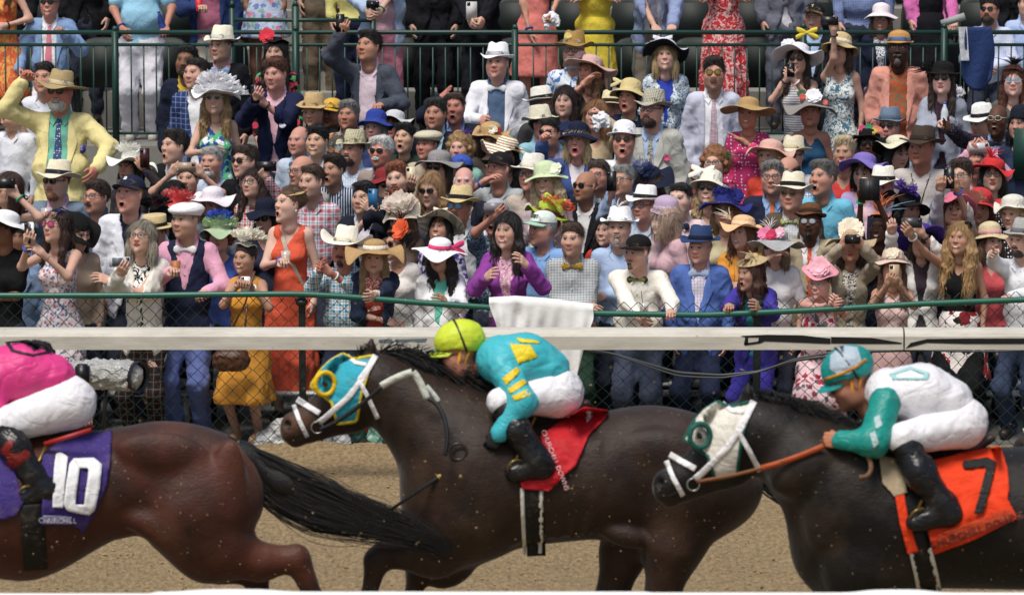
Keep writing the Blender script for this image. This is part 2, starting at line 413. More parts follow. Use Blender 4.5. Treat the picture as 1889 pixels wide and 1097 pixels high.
    rr = np.random.RandomState(9 + seed); face_ = style in ('beard', 'goatee', 'full', 'tache'); lon = style in ('long', 'wavy', 'mass', 'bob')
    n_ = {'tache': 90, 'goatee': 200}.get(style, 420 if face_ else 2600 if lon else 1700); i = rr.randint(0, len(v), n_); p = v[i]; cen = np.array((0, .02, min(.04, 9))) * np.ones_like(p); 
    if lon: cen[:, 2] = np.minimum(p[:, 2], .04); cen[:, 0] = np.where(p[:, 2] < .0, np.sign(p[:, 0]) * .08, 0)
    if face_: cen = np.array((0, -.02, -.06)) * np.ones_like(p)
    nn = p - cen; nn /= np.linalg.norm(nn, axis=1)[:, None] + 1e-6
    d = p - np.array((.03, .05, .16)) if not face_ else np.tile((0., -.2, -1.), (n_, 1)); 
    if lon: k = np.clip((.09 - p[:, 2]) / .06, 0, 1)[:, None]; d = d / np.linalg.norm(d, axis=1)[:, None] * (1 - k) + np.array((0, 0, -1.)) * k
    if style == 'updo': d = np.array((0, .12, .05)) - p
    if style == 'curly': d = rr.normal(size=(n_, 3))
    d = d / (np.linalg.norm(d, axis=1)[:, None] + 1e-6) + rr.normal(size=(n_, 3)) * (.22 if not lon else .12); d -= nn * (d * nn).sum(1)[:, None]; d /= np.linalg.norm(d, axis=1)[:, None] + 1e-6
    ok = ~((p[:, 1] < -.045) & (p[:, 2] < .098) & (np.abs(p[:, 0]) < .07)) if not face_ else np.ones(n_, bool)
    p, nn, d = p[ok], nn[ok], d[ok]; n_ = len(p)
    L = ({True: .013, False: .030}[face_] if not lon else .085) * rr.uniform(.6, 1.3, n_)[:, None]; w3 = np.cross(nn, d) * .0016; lift = rr.uniform(.2, 1, n_)[:, None] * (.003 if face_ else .009 if not lon else .010)
    q = [p - nn * .002, p + d * L * .5 + nn * lift * .7, p + d * L + nn * lift * (1.1 if not lon else .4)]; b0 = len(v); rows = np.stack([q[0] - w3, q[0] + w3, q[1] - w3, q[1] + w3, q[2] - w3 * .3, q[2] + w3 * .3], 1).reshape(-1, 3)
    k = b0 + 6 * np.arange(n_)[:, None]; f = np.concatenate([f, k + [0, 1, 3, 2], k + [2, 3, 5, 4]]); v = np.concatenate([v, rows])
    HR[style] = (v, f); return HR[style]
HN = {}
def hand(pose='relax'):
    """right hand seen palm forward: wrist at 0, fingers along +x, palm towards -y, thumb towards +z"""
    if pose in HN: return HN[pose]
    s = Solid(); s.ell((.046, 0, 0), (.050, .015, .041)); s.cap((-.03, 0, 0), (.02, 0, 0), .026, .028, k=.02); s.cap((.02, -.004, .018), (.05, -.008, .026), .018, .014, k=.015)
    curl = {'relax': (18, 26, 20), 'flat': (3, 5, 4), 'grip': (55, 62, 40), 'fist': (80, 88, 60), 'hold': (38, 48, 30), 'point': (80, 88, 60)}[pose]
    for i, (z, L) in enumerate(((.031, .070), (.0105, .078), (-.0105, .073), (-.030, .057))):
        c = (4, 6, 4) if (pose == 'point' and i == 0) else tuple(q * (1 + .07 * (i - 1)) for q in curl)
        p = np.array((.088 - .006 * abs(i - 1), 0, z)); a = 0; sp = math.radians((6, 1, -4, -10)[i] if pose in ('flat', 'relax') else (3, 0, -2, -5)[i]); rr = .0092 if i < 3 else .0078
        p0 = p - (.03, 0, 0); s.cap(p0, p, .011, rr + .001, k=.008)
        for j, fr in enumerate((.46, .31, .23)):
            a += math.radians(c[j]); d = np.array((math.cos(a) * math.cos(sp), -math.sin(a), math.sin(sp) * math.cos(a)))
            q = p + d * L * fr; s.cap(p, q, rr - j * .0007, rr - (j + 1) * .0007, k=.004); p = q
    t = {'flat': ((.03, -.002, .03), (.062, -.012, .062), (.082, -.016, .078)), 'relax': ((.03, -.004, .03), (.06, -.024, .052), (.085, -.034, .056))}.get(pose, ((.03, -.006, .028), (.056, -.036, .044), (.080, -.050, .028)))
    s.cap(t[0], t[1], .013, .011, k=.01).cap(t[1], t[2], .0105, .0085, k=.004)
    HN[pose] = nets(*s.field(.0052)[:3]); return HN[pose]
# ------------------------------------------------------------------ hats
def lathe(prof, n=44, fx=.93, fy=1.06, mod=None):
    th = np.arange(n) * 2 * math.pi / n; v = []
    for r, z in prof:
        e = min(1, max(0, (r - .09) / .12)); ax = fx + (1 - fx) * e * .7; ay = fy + (1 - fy) * e * .7
        v.append(np.stack([r * ax * np.cos(th), r * ay * np.sin(th), np.full(n, z)], 1))
    v = np.concatenate(v); m = len(prof)
    f = np.array([(i * n + j, i * n + (j + 1) % n, (i + 1) * n + (j + 1) % n, (i + 1) * n + j) for i in range(m - 1) for j in range(n)])
    if mod is not None: v = mod(v)
    return v, f
def hat(par, kind, col, R, c, band=None, br=None, tilt=6, roll=0, deco=(), size=1.0, wave=None, droop=None, straw=None, under=None):
    """hat on a head: parent, kind, cloth, head rotation and centre; returns the hat part"""
    B = dict(fedora=(.155, .115, .05, .01), panama=(.165, .115, .1, .012), bowler=(.135, .115, 0, .004), wide=(.25, .09, .35, .03), floppy=(.25, .085, .9, .05),
             bucket=(.155, .10, 1.3, .01), boater=(.15, .085, 0, 0), cowboy=(.20, .13, 0, 0), cloche=(.14, .11, 1.4, .01), disc=(.135, .02, .6, .01), small=(.135, .10, .6, .006))
    st = 'straw' if (straw if straw is not None else kind in ('panama', 'boater')) else ''
    mt = fab(col, st); base = R @ rot(pitch=tilt, roll=roll); cen = c + R @ np.array((0, .014, .060 if kind != 'disc' else (.122 if (br or .135) > .1 else .108) if (br or .135) > .07 else .085)); M = m4(base * size, cen)
    if kind in ('cap', 'flatcap'):
        if kind == 'cap':
            pr = [(.094 * math.cos(a) ** .9, .080 * math.sin(a)) for a in np.linspace(0, 1.55, 12)]
            v, f = lathe(pr); h = ob('cap', mesh('cap', v, f, mt), par, mat4=M)
            a = np.linspace(-1.25, 1.25, 15); rows = []
            for k, q in enumerate(np.linspace(0, 1, 5)):
                rows.append([(math.sin(t) * (.084 + .002 * q), -math.cos(t) * (.093 + .0 * q) - q * .088 * (math.cos(t * 1.1) ** .6 if math.cos(t * 1.1) > 0 else 0), -.004 - q * .012 - .012 * abs(math.sin(t)) ** 2 * 1.2) for t in a])
            v, f = strip(rows); b = np.array(v); v = np.concatenate([v, b - (0, 0, .004)]); f = f + [tuple(i + len(b) for i in q[::-1]) for q in f]
            ob('visor', mesh('visor', v, f, fab(band or col)), par, mat4=M); return h
        v, f = lathe([(.10, -.012), (.118, .012), (.122, .028), (.10, .052), (.06, .066), (.001, .070)], mod=lambda v: np.stack([v[:, 0], v[:, 1] * 1.08 - .012, v[:, 2] + v[:, 1] * .16 * (v[:, 2] > 0)], 1))
        h = ob('flat_cap', mesh('flat_cap', v, f, mt), par, mat4=M)
        v, f = strip([[(math.sin(t) * .078, -math.cos(t) * .10 - q * .042 * math.cos(t), -.006 - q * .012) for t in np.linspace(-1.1, 1.1, 9)] for q in (0, .5, 1)])
        ob('visor', mesh('visor', np.array(v), f, mt), par, mat4=M); return h
    b0, ch, dr, wv = B[kind]; b0 = br or b0; dr = dr if droop is None else droop; wv = wv if wave is None else wave
    cr = .094 if kind != 'disc' else .05
    top = {'fedora': [(cr * .88, ch * .9), (cr * .7, ch), (cr * .35, ch * .98), (.001, ch * .96)], 'cowboy': [(cr * .9, ch * .9), (cr * .72, ch), (cr * .35, ch), (.001, ch)]}
    top['panama'] = top['fedora']; top['boater'] = [(cr, ch * .97), (cr * .95, ch), (.001, ch)]
    tp = top.get(kind) or [(cr * math.cos(a), ch * (.45 + .55 * math.sin(a))) for a in np.linspace(.25, 1.5, 7)] + [(.001, ch)]
    bs = np.linspace(cr, b0, 8); ph = random.random() * 6
    bz = lambda r: -dr * (r - cr) ** 1.35 * 1.0
    prof = tp[::-1] + [(cr, .02), (cr + .002, .004)] + [(r, bz(r)) for r in bs[1:]] + [(b0 + .002, bz(b0) - .003)] + [(r, bz(r) - .006) for r in bs[::-1]] + [(cr - .004, .01)]
    def mod(v):
        r = np.hypot(v[:, 0], v[:, 1]); th = np.arctan2(v[:, 1], v[:, 0]); e = np.clip((r - cr) / max(b0 - cr, .01), 0, 1) * (v[:, 2] < .02)
        v[:, 2] += wv * e ** 1.5 * (np.sin(3 * th + ph) + .5 * np.sin(5 * th + ph * 2))
        if kind == 'cowboy': v[:, 2] += .085 * e ** 1.4 * np.cos(th) ** 4 - .02 * e * np.sin(th) ** 2
        if kind in ('fedora', 'panama', 'small'): v[:, 2] += e * (.022 * np.cos(th) ** 2 + .012 * np.sin(th)) 
        if kind in ('fedora', 'panama', 'cowboy'): v[:, 2] -= .016 * np.exp(-(v[:, 0] / .03) ** 2) * np.clip((v[:, 2] - ch * .6) / (ch * .4), 0, 1); 
        if kind in ('fedora', 'panama'):
            q = np.clip((v[:, 2] - ch * .45) / (ch * .5), 0, 1) * np.exp(-((v[:, 1] + .06) / .04) ** 2); v[:, 0] *= 1 - .18 * q
        return v
    v, f = lathe(prof, mod=mod, n=56)
    nm = {'cowboy': 'cowboy_hat', 'disc': 'fascinator', 'bowler': 'bowler_hat', 'boater': 'boater_hat'}.get(kind, 'hat')
    me = mesh(nm, v, f, mt)
    if under:
        me.materials.append(fab(under)); pi = np.zeros(len(f), np.int32); k0 = (len(tp) + 2 + 8) * 56; pi[k0 - 56:] = 1; me.polygons.foreach_set('material_index', pi)
    h = ob(nm, me, par, mat4=M)
    if band and kind != 'disc':
        e = .034 if kind != 'boater' else .03
        q, g = lathe([(cr + .0045, .006), (cr + .005, .010), (cr * .985 + .004, e), (cr * .97, e + .002)], mod=None); ob('hat_band', mesh('hat_band', q, g, fab(band)), h)
    for d in deco: DECO[d[0]](h, *d[1:])
    return h
def flower(par, col, p, size=.05, n=9, core=None, d=(0, -1, .4), name='flower', fr=0):
    F = frame(d, (.3, .2, 1)); m = MB(); rr = random.Random(int(size * 1e4) + n)
    for ring, (k, L, el) in enumerate(((n, 1, .25), (n - 2, .78, .6), (max(3, n - 4), .5, 1.1))):
        for i in range(k):
            a = 2 * math.pi * (i + ring * .37) / k + rr.uniform(-.15, .15); e = el + rr.uniform(-.15, .15); l_ = L * size * rr.uniform(.85, 1.15)
            rad = F[:, 1] * math.cos(a) + F[:, 2] * math.sin(a); tan = -F[:, 1] * math.sin(a) + F[:, 2] * math.cos(a)
            rows = []
            for t in (0, .35, .7, 1):
                w_ = size * (.16 + .38 * math.sin(t * 2.4)) * (1 - fr * t * .8); el_ = e * (1 - .55 * t); cc = np.array(p) + (rad * math.cos(el_) + F[:, 0] * math.sin(el_)) * l_ * t
                rows.append([cc - tan * w_, cc + F[:, 0] * -w_ * .3, cc + tan * w_])
            v, f = strip(rows); m.add(v, f)
    o = m.build(name, fab(col), par)
    if core: c = MB(); c.tube([np.array(p), np.array(p) + F[:, 0] * size * .45], [size * .18, size * .12], 8); c.build('flower_centre', fab(core), o)
    return o
def feather(par, col, p, d=(.2, 0, 1), L=.18, n=14, spread=.5, name='feather', curl=.35, r=.0022):
    m = MB(); rr = random.Random(n); d = np.array(d, float); d /= np.linalg.norm(d)
    for i in range(n):
        q = d + spread * np.array([rr.gauss(0, 1) * .6 for _ in range(3)]); q /= np.linalg.norm(q); l_ = L * rr.uniform(.6, 1.1); g = np.array((rr.gauss(0, 1), rr.gauss(0, 1), -.6)) * curl
        m.tube([np.array(p) + q * l_ * t + g * l_ * t * t for t in np.linspace(0, 1, 6)], [r, r * 1.6, r * 1.6, r * 1.3, r, r * .3], 4, False)
    return m.build(name, fab(col), par)
def ruffle(par, col, p=(0, 0, .06), R0=.05, R1=.14, n=7, name='tulle', h=.03, net=True, tilt=0):
    m = MB(); rr = random.Random(n)
    for k in range(3 if n > 4 else 2):
        th = np.linspace(0, 2 * math.pi, 120); rows = []
        for t in np.linspace(0, 1, 6):
            r = R0 + (R1 - R0) * t * (1 - .15 * k); z = h * k * .8 + t * h * .9 + .010 * t * np.sin(n * th + k * 2 + rr.random()) + .009 * t * np.sin(n * 2.7 * th + k) + .012 * t * t * np.sin(2 * th + k * 2); r = r * (1 + .035 * t * np.sin(n * 1.9 * th + k) + .07 * t * np.sin(5 * th + 2 * k))
            rows.append(np.stack([p[0] + r * np.cos(th), p[1] + r * np.sin(th), p[2] + z], 1))
        v, f = strip(rows); m.add(v, f)
    return m.build(name, fab(col, 'net' if net else ''), par)
def bow(par, col, p, size=.05, d=(0, -1, .2)):
    F = frame(d, (0, 0, 1)); m = MB()
    for s_ in (-1, 1):
        for (w0, up) in ((1, .35), (1.1, -.5)):
            a = np.array(p); rows = []
            for t in np.linspace(0, 1, 5):
                c_ = a + F[:, 2] * s_ * size * t * w0 + F[:, 1] * size * up * t; hw = size * (.12 + .36 * t * (1.25 - t)); rows.append([c_ - F[:, 1] * hw, c_ + F[:, 0] * hw * .9, c_ + F[:, 1] * hw])
            v, f = strip(rows); m.add(v, f)
    m.tube([np.array(p) - F[:, 1] * size * .15, np.array(p) + F[:, 1] * size * .15], size * .16, 8); return m.build('bow', fab(col), par)
DECO = dict(flower=flower, feather=feather, ruffle=ruffle, bow=bow)
def glasses(par, R, c, kind='sun', lens='#101214', frame_='#151515', w_=.024, h_=.019):
    M = m4(R, c); m = MB(); g = MB()
    for x in (-1, 1):
        th = np.linspace(0, 2 * math.pi, 19)[:-1]; ring = np.stack([x * .032 + w_ * np.sign(np.cos(th)) * np.abs(np.cos(th)) ** .75, -.106 + .012 * np.abs(np.cos(th)) * (np.cos(th) * x > 0), .017 + h_ * np.sign(np.sin(th)) * np.abs(np.sin(th)) ** .8], 1)
        m.tube(np.vstack([ring, ring[:1]]), .0026 if kind == 'sun' else .0022, 5, False)
        cc = np.array((x * .032, -.110, .017)); v = np.vstack([cc, ring]); g.add(v, [(0, 1 + i, 1 + (i + 1) % 18) for i in range(18)])
        m.tube([(x * .057, -.094, .022), (x * .078, -.05, .022), (x * .082, .01, .016)], .0024, 5)
    m.tube([(-.010, -.110, .02), (0, -.114, .023), (.010, -.110, .02)], .0024, 5)
    o = m.build('sunglasses' if kind == 'sun' else 'eyeglasses', plain('frame' + frame_, frame_, .35), par, mat4=M)
    if kind == 'sun': g.build('lenses', plain('lens' + lens, lens, .12, spec=.8, vary=.02), o)
    else:
        k = 'clear_lens'
        if k not in MC:
            q = NT(k, .05, .6); q.b.inputs['Alpha'].default_value = .12; MC[k] = q.done((.8, .8, .8))
        g.build('lenses', MC[k], o)
    return o
# ------------------------------------------------------------------ people
def kneeix(a, b, l1, l2, hint):
    d = b - a; L = np.linalg.norm(d); u = d / (L + 1e-9); mx = (l1 + l2) * .995
    s_ = 1.0
    if L > mx: s_ = min(L / mx, 1.12)
    l1 *= s_; l2 *= s_
    if L > (l1 + l2) * .995: b = a + u * (l1 + l2) * .995; L = (l1 + l2) * .995
    x = (L * L + l1 * l1 - l2 * l2) / (2 * L + 1e-9); h = math.sqrt(max(l1 * l1 - x * x, 0)); hint = np.array(hint, float); hint -= u * u.dot(hint); hint /= np.linalg.norm(hint) + 1e-9
    return a + u * x + hint * h, b
PEOPLE = []
def person(label, x, y, D, fz, sx='m', sk=2, hr='short', hc='#2b1d14', top='shirt', c='#dfe3ea', c2=None, tie=None, bowt=None, bot='#2c3142', hat_=None, gl=None, yaw=-25, pitch=4, roll=0,
           by=None, lean=0, fat=1., mouth='c', beard=None, stub=0, lip=None, brow=None, L=None, Rr=None, hl='relax', hrr='relax', sc_=1.0, group='spectators watching the race', lod=0, skirt=.62,
           headless=False, open_=0, lapel=True, hole=None, hs=1.0, extra=None, shoe='#30261f', scarf=None, neck=0, cat='person', tall=None, headmesh=True, turn=0, vest=None, overskirt=None):
    """x, y: photograph pixel of the middle of the face; D: distance; fz: height of what the feet stand on"""
    vr0 = random.Random(int(x * 13 + y)); f_ = sx == 'f'; S = sc_ * (.95 if f_ else 1.0); C = P(x, y, D); org = np.array((C[0], C[1], fz)); C = C - org; S *= float(np.clip(C[2] / 1.60 / S, .89, 1)) if sc_ == 1.0 else 1
    by = yaw * .45 if by is None else by
    Rb = rot(yaw=by); lean_ = math.radians(lean); up = Rb @ np.array((0, -math.sin(lean_), math.cos(lean_))); fw = Rb @ np.array((0, -math.cos(lean_), -math.sin(lean_))); rt = Rb @ np.array((1., 0, 0))
    Rh = rot(yaw, pitch, roll); HS = S * 1.06 * hs
    T = lambda a, b, c_: C + (rt * a + fw * b + up * c_) * S        # torso frame, origin at the head's centre
    e = 0.008 if neck else 0
    nb = T(0, -.045, -.172); sw = (.132 if f_ else .155) * (1 + (fat - 1) * .4)
    SH = {-1: T(-sw, -.05, -.228), 1: T(sw, -.05, -.228)}
    hip = T(0, -.05 + .0, -.80); hip[:2] = hip[:2] * .9
    if hip[2] < .55 : hip[2] = max(hip[2], .5)
    tor = Solid(); nk = .047 if f_ else .058
    tor.cap(nb, C + Rh @ np.array((0, .02, -.09)) * HS, nk * S * 1.08, nk * S, k=.02)
    Rt = np.stack([rt, -fw, up], 1); wf = .5 + fat * .5
    core = Solid()
    core.ell(T(0, -.045, -.36), (.138 * S * (.90 if f_ else 1.02) * wf, .100 * S * wf, .165 * S), R=Rt, k=.05)
    core.cap(T(-sw * .9, -.05, -.24), T(sw * .9, -.05, -.24), .046 * S, .046 * S, k=.05).cap(T(0, -.05, -.19), T(-sw * .75, -.05, -.225), .042 * S, .044 * S, k=.04).cap(T(0, -.05, -.19), T(sw * .75, -.05, -.225), .042 * S, .044 * S, k=.04)
    w1 = (.118 if f_ else .142) * S * fat
    core.ell(T(0, -.035 + (.03 if fat > 1.1 else 0), -.57), (w1, .098 * S * fat ** 1.2, .15 * S), R=Rt, k=.07)
    core.ell(hip, (.158 * S * wf, .115 * S * wf, .12 * S), R=Rb, k=.07)
    if f_:
        for q in (-1, 1): core.ell(T(q * .068, .035, -.385), (.062 * S, .055 * S, .06 * S), k=.04)
    arms = {}; hands = []
    for q, tgt, hp in ((-1, L, hl), (1, Rr, hrr)):
        sh = SH[q]
        if tgt is None: tgt = 'dn'
        nrm = None
        if isinstance(tgt, str):
            if tgt == 'dn': t = sh + rt * q * .05 * S + np.array((0, -.03, -.52 * S)); hint = rt * q * .6 - fw * .8
            elif tgt == 'x': t = T(-q * .10, .13, -.52); hint = rt * q * 1.0 + np.array((0, 0, -1.))
            elif tgt == 'front': t = T(q * .05, .20, -.55); hint = rt * q + np.array((0, 0, -1.))
            elif tgt == 'pocket': t = T(q * .17, .05, -.80); hint = rt * q * 1. - fw * .6
            elif tgt == 'clap': t = T(q * .03, .26, -.42); hint = rt * q + np.array((0, 0, -1.))
        else:
            t = P(tgt[0], tgt[1], D - (tgt[2] if len(tgt) > 2 else .25)) - org
            hint = rt * q * .7 + np.array((0, 0, -1.)) if t[2] < SH[q][2] + .12 else rt * q * 1.0 + np.array((0, -.3, -.45))
            if len(tgt) > 3: hint = rt * tgt[3] + np.array((0, -.2, tgt[4]))
        el, t = kneeix(sh, t, .285 * S, .255 * S, hint)
        arms[q] = (sh, el, t)
        d = t - el; 
        if hp in ('flat', 'relax', 'hold') and t[2] > SH[q][2] - .1: nrm = np.array((0, 1., 0)) + fw * .3 if hp == 'hold' else -rt * q
        else: nrm = -rt * q - np.array((0, 0, .4))
        if hp == 'grip': d = d * .4 + np.array((0, -.1, .02)); nrm = np.array((0, 0, -1.))
        if hp == 'fist' : nrm = -rt * q + fw
        hands.append((q, t, d, nrm, hp))
    ra = .86 if f_ else 1.
    arm = {q: Solid().cap(a, b, .050 * S * ra, .038 * S * ra, k=.04).cap(b, c_, .038 * S * ra, .026 * S * ra, k=.03) for q, (a, b, c_) in arms.items()}
    legs = Solid(); fl = 0.0; hz = hip[2]
    for q in (-1, 1):
        h0 = hip + rt * q * .085 * S + (0, 0, -.05); ft = np.array((hip[0], hip[1] * .5, 0)) + rt * q * .10 * S + np.array((0, .02, .07))
        kn, ft = kneeix(h0, ft, max(.40 * S, (hz - .118) * .5), max(.40 * S, (hz - .118) * .5), (rt * q * .12 + fw))
        legs.cap(h0, kn, .082 * S * (.5 + .5 * fat), .054 * S, k=.05).cap(kn, ft, .052 * S, .036 * S, k=.03)
        arms[q * 2] = (h0, kn, ft)
    foot = Solid()
    for q in (-1, 1): ft = arms[q * 2][2]; foot.cap(ft + (0, .02, -.035), ft + fw * .15 + (0, 0, -.045), .034, .028, k=.03)
    hb = .022 if lod else .018
    bare = top in ('dress', 'tank', 'tee', 'polo', 'halter')
    hb = .015 if bare and not lod else hb
    B = Solid(); B.p = tor.p + core.p + arm[-1].p + arm[1].p + legs.p + foot.p
    v, f = nets(*B.field(hb)[:3]); vs, fs = [v], [f]; s_col = skc(sk); cs = [np.tile(s_col, (len(v), 1))]; n0 = len(v)
    if not headless:
        hv, hf, hcol = headcol(mouth, sk, brow or hc, lip, stub); vr_ = random.Random(int(x * 7 + y)); hvv = np.array([1 + vr_.uniform(-.045, .045), 1 + vr_.uniform(-.03, .03), 1 + vr_.uniform(-.035, .035)]); sc3 = np.array((.95 if f_ else 1.02, 1, .97 if f_ else 1.0)) * hvv * HS * (1 + (fat - 1) * .10 * np.array((1, .5, 0)))
        vs.append((hv * sc3) @ Rh.T + C); fs.append(hf + n0); cs.append(hcol); n0 += len(hv)
    for q, t, d, nrm, hp in hands:
        if hole and q in hole: continue
        v_, f2 = hand(hp); v_ = v_ * S * 1.04
        F3 = frame(d, -np.array(nrm, float)); third = np.cross(F3[:, 0], F3[:, 1])
        u3 = np.array((0, 0, 1.)) if abs(F3[2, 0]) < .8 else -rt * q
        if third @ u3 < 0: v_ = v_ * (1, 1, -1); f2 = f2[:, ::-1]
        vs.append(v_ @ F3.T + t); fs.append(f2 + n0); cs.append(np.tile(s_col * .97, (len(v_), 1))); n0 += len(v_)
    wb_ = [(q, t, d) for (q, t, d, *_), tg in zip(hands, (L, Rr)) if isinstance(tg, tuple) and vr0.random() < .6]
    me = mesh('person', np.concatenate(vs), np.concatenate(fs), skinmat(), np.concatenate(cs))
    o = ob('person', me, None, org, label, cat, group)
    PEOPLE.append(o); A = dict(o=o, C=C, org=org, hands={q: t + org for q, t, *_ in hands}, Rh=Rh, T=T, D=D)
    seed = len(PEOPLE)
    for q, t, d in wb_:
        Fw = frame(d, (0, 0, 1) if abs(d[2]) < .8 * np.linalg.norm(d) else (0, 1, 0)); th = np.linspace(0, 2 * math.pi, 15); r_ = .034 * S; m = MB(); wc = vr0.choice(('#2448a8', '#2448a8', '#1f9a6a', '#d8d8d8', '#16181c'))
        m.tube([t - Fw[:, 0] * .035 + Fw[:, 1] * r_ * math.cos(a) + Fw[:, 2] * r_ * math.sin(a) for a in th], .0075, 6, False); m.build('wristband', plain('wb' + wc, wc, .5), o)
    # ---- clothing
    vx = .020 if lod else .0155
    def wear(name, solid, spec, kindm='', cut=None, wob_=.005, h=None, hem=None):
        fld = solid.field(h or vx); F, o_, hh, ax = fld
        if cut is not None: F = cut(F, ax)
        if hem is not None: F = np.maximum(F, hem - ax[2][None, None, :])
        v, f = nets(F, o_, hh)
        if hem is not None:
            th_ = np.arctan2(v[:, 1] - hip[1], v[:, 0] - hip[0]); am_ = np.clip((hip[2] + .05 - v[:, 2]) / .5, 0, 1)[:, None] * (.5 + .5 * np.sin(seed))
            v = v + np.stack([np.cos(th_), np.sin(th_), 0 * th_], 1) * am_ * (.016 * np.sin(11 * th_ + seed + 2 * np.sin(3 * th_)) + .010 * np.sin(19 * th_ + 4 * v[:, 2] + seed))[:, None]
        n = wob(v, wob_, 22, seed) + wob(v, wob_ * .45, 48, seed + 1); v = v + np.stack([n, wob(v, wob_, 17, seed + 3) + wob(v, wob_ * .5, 41, seed + 6), np.zeros(len(v))], 1) * .7
        ob(name, mesh(name, v, f, fab(spec, kindm)), o); return (F, o_, hh, ax)
    def tf(ax):
        X = ax[0][:, None, None] - C[0]; Y = ax[1][None, :, None] - C[1]; Z = ax[2][None, None, :] - C[2]
        return [(X * e_[0] + Y * e_[1] + Z * e_[2]) / S for e_ in (rt, fw, up)]
    def neckcut(depth, wid, F, ax, back=.0):
        a, b, z = tf(ax); hw = wid * np.clip((z + .17 + depth) / max(depth, .01), 0, 1); hw = np.where(z > -.17 - depth, np.maximum(hw, .0), -.2)
        return np.maximum(F, np.minimum(np.minimum(hw - np.abs(a), (b + .03) * 2), .2) * S)
    flds = None; jf = None; lg = Solid(); lg.p = legs.p + [core.p[-1 if not f_ else -3]]
    if bot and bot != 'none' and top != 'dress':
        if bot.startswith('shorts'):
            g = Solid(); g.p = [('c', a, a + (b - a) * .9, r1, r2, k, op) for (t_, a, b, r1, r2, k, op) in legs.p[::2]] + [lg.p[-1]]; wear('shorts', g.grow(.02), bot[7:], h=.02)
        elif bot.startswith('skirt'):
            bot_ = bot[5:].lstrip(':'); g = Solid(); g.cap(hip, np.array((hip[0], hip[1], max(hip[2] - .42, .25))), .16 * S, .22 * S).ell(hip, (.17 * S, .13 * S, .13), k=.05); wear('skirt', g, bot_, h=.02, hem=max(hip[2] - .42, .25))
        else:
            g = Solid(); kk = S * (.5 + .5 * fat) * (1 if not f_ else .9); g.p = [(t_, a, b, (.092 if i_ % 2 == 0 else .076) * kk, (.076 if i_ % 2 == 0 else .066) * kk, k, op) for i_, (t_, a, b, r1, r2, k, op) in enumerate(legs.p)] + [lg.grow(.014).p[-1]];  wear('trousers', g, bot, h=.022 if lod else .018, wob_=.010)
    fo = foot.grow(.012); v, f = nets(*fo.field(.02)[:3]); ob('shoes', mesh('shoes', v, f, plain('shoe' + shoe, shoe, .5)), o)
    sleeves = Solid(); 
    off = .013
    if top in ('tee', 'polo'):
        for q in (-1, 1): a, b, _ = arms[q]; sleeves.cap(a, a + (b - a) * .72, .058 * S * ra, .056 * S * ra, k=.04)
    elif top in ('shirt', 'jacket', 'cardigan', 'blouse'):
        for q in (-1, 1):
            a, b, c_ = arms[q]; sleeves.cap(a, b, .052 * S * ra + .0, .044 * S * ra, k=.04).cap(b, b + (c_ - b) * (.93 if open_ != 3 else .35), .042 * S * ra, .033 * S * ra, k=.03)
    trunk = Solid(); trunk.p = list(core.p)
    if top in ('dress', 'halter'):
        g = Solid(); g.p = list(core.p)
        if top == 'dress':
            g.cap(hip + (0, 0, .05), np.array((hip[0], hip[1], max(hip[2] - skirt, .12))), .14 * S, .23 * S, k=.06)
            for q in (-2, 2): a_, b_, c_ = arms[q]; g.cap(a_, b_, .09 * S, .10 * S, k=.08)
        def cutd(F, ax):
            F = neckcut(.13, .085, F, ax); a, b, z = tf(ax)
            return np.maximum(F, np.maximum(-.2, np.minimum((np.abs(a) - (.125 if top == 'dress' else .05 + .10 * np.clip((-.20 - z) / .12, 0, 1))), (z + .34)) * S))
        flds = wear('dress' if top == 'dress' else 'top', g.grow(.011), c, cut=cutd, wob_=.007, hem=max(hip[2] - skirt, .12) if top == 'dress' else None)
    elif top == 'tank':
        def cutd(F, ax):
            F = neckcut(.10, .10, F, ax); a, b, z = tf(ax); return np.maximum(F, np.minimum((np.abs(a) - .13), (z + .33)) * S)
        flds = wear('top', Solid_join(core, []).grow(.011), c, cut=cutd)
    else:
        inner = c2 if top in ('jacket', 'cardigan') and c2 else c
        g = Solid(); g.p = list(core.p) + ([] if top in ('jacket', 'cardigan') else sleeves.p)
        if top not in ('tee', 'blouse'): g.cap(nb + up * .0, nb + (C - nb) * .32, (nk + .004) * S, (nk + .008) * S, k=.02)
        dpt = {'tee': .03, 'blouse': .12, 'polo': .06}.get(top, .05 if not (tie or bowt) else .012)
        flds = wear('shirt' if top != 'blouse' else 'blouse', g.grow(off), inner, cut=lambda F, ax: neckcut(dpt, .055 if top != 'blouse' else .085, F, ax))
        if top in ('shirt', 'polo', 'jacket') and not f_:        # collar points and placket buttons
            m = MB(); 
            for q in (-1, 1):
                pts = [T(q * a_, b_, z_) for a_, b_, z_ in ((.058, .015, -.155), (.012, .075, -.185), (.045, .085, -.245), (.082, .045, -.20))]
                p2 = project(flds, [p_ + fw * .12 for p_ in pts], -fw, .006, .3); m.add(p2, [(0, 1, 2, 3)] if q > 0 else [(3, 2, 1, 0)]); m.add(p2 + fw * .004, [(0, 1, 2, 3)] if q > 0 else [(3, 2, 1, 0)])
            m.build('collar', fab(inner), o, smooth=False)
        if top in ('shirt', 'polo') and not lod:
            m = MB(); pp = project(flds, [T(0, .25, z_) for z_ in np.arange(-.24, -.75 if top == 'shirt' else -.34, -.075)], -fw, .003, .4)
            for p_ in pp: m.box(p_, (.010, .004, .010), bev=.0015)
            m.build('buttons', plain('button', '#d8d4c8', .4), o)
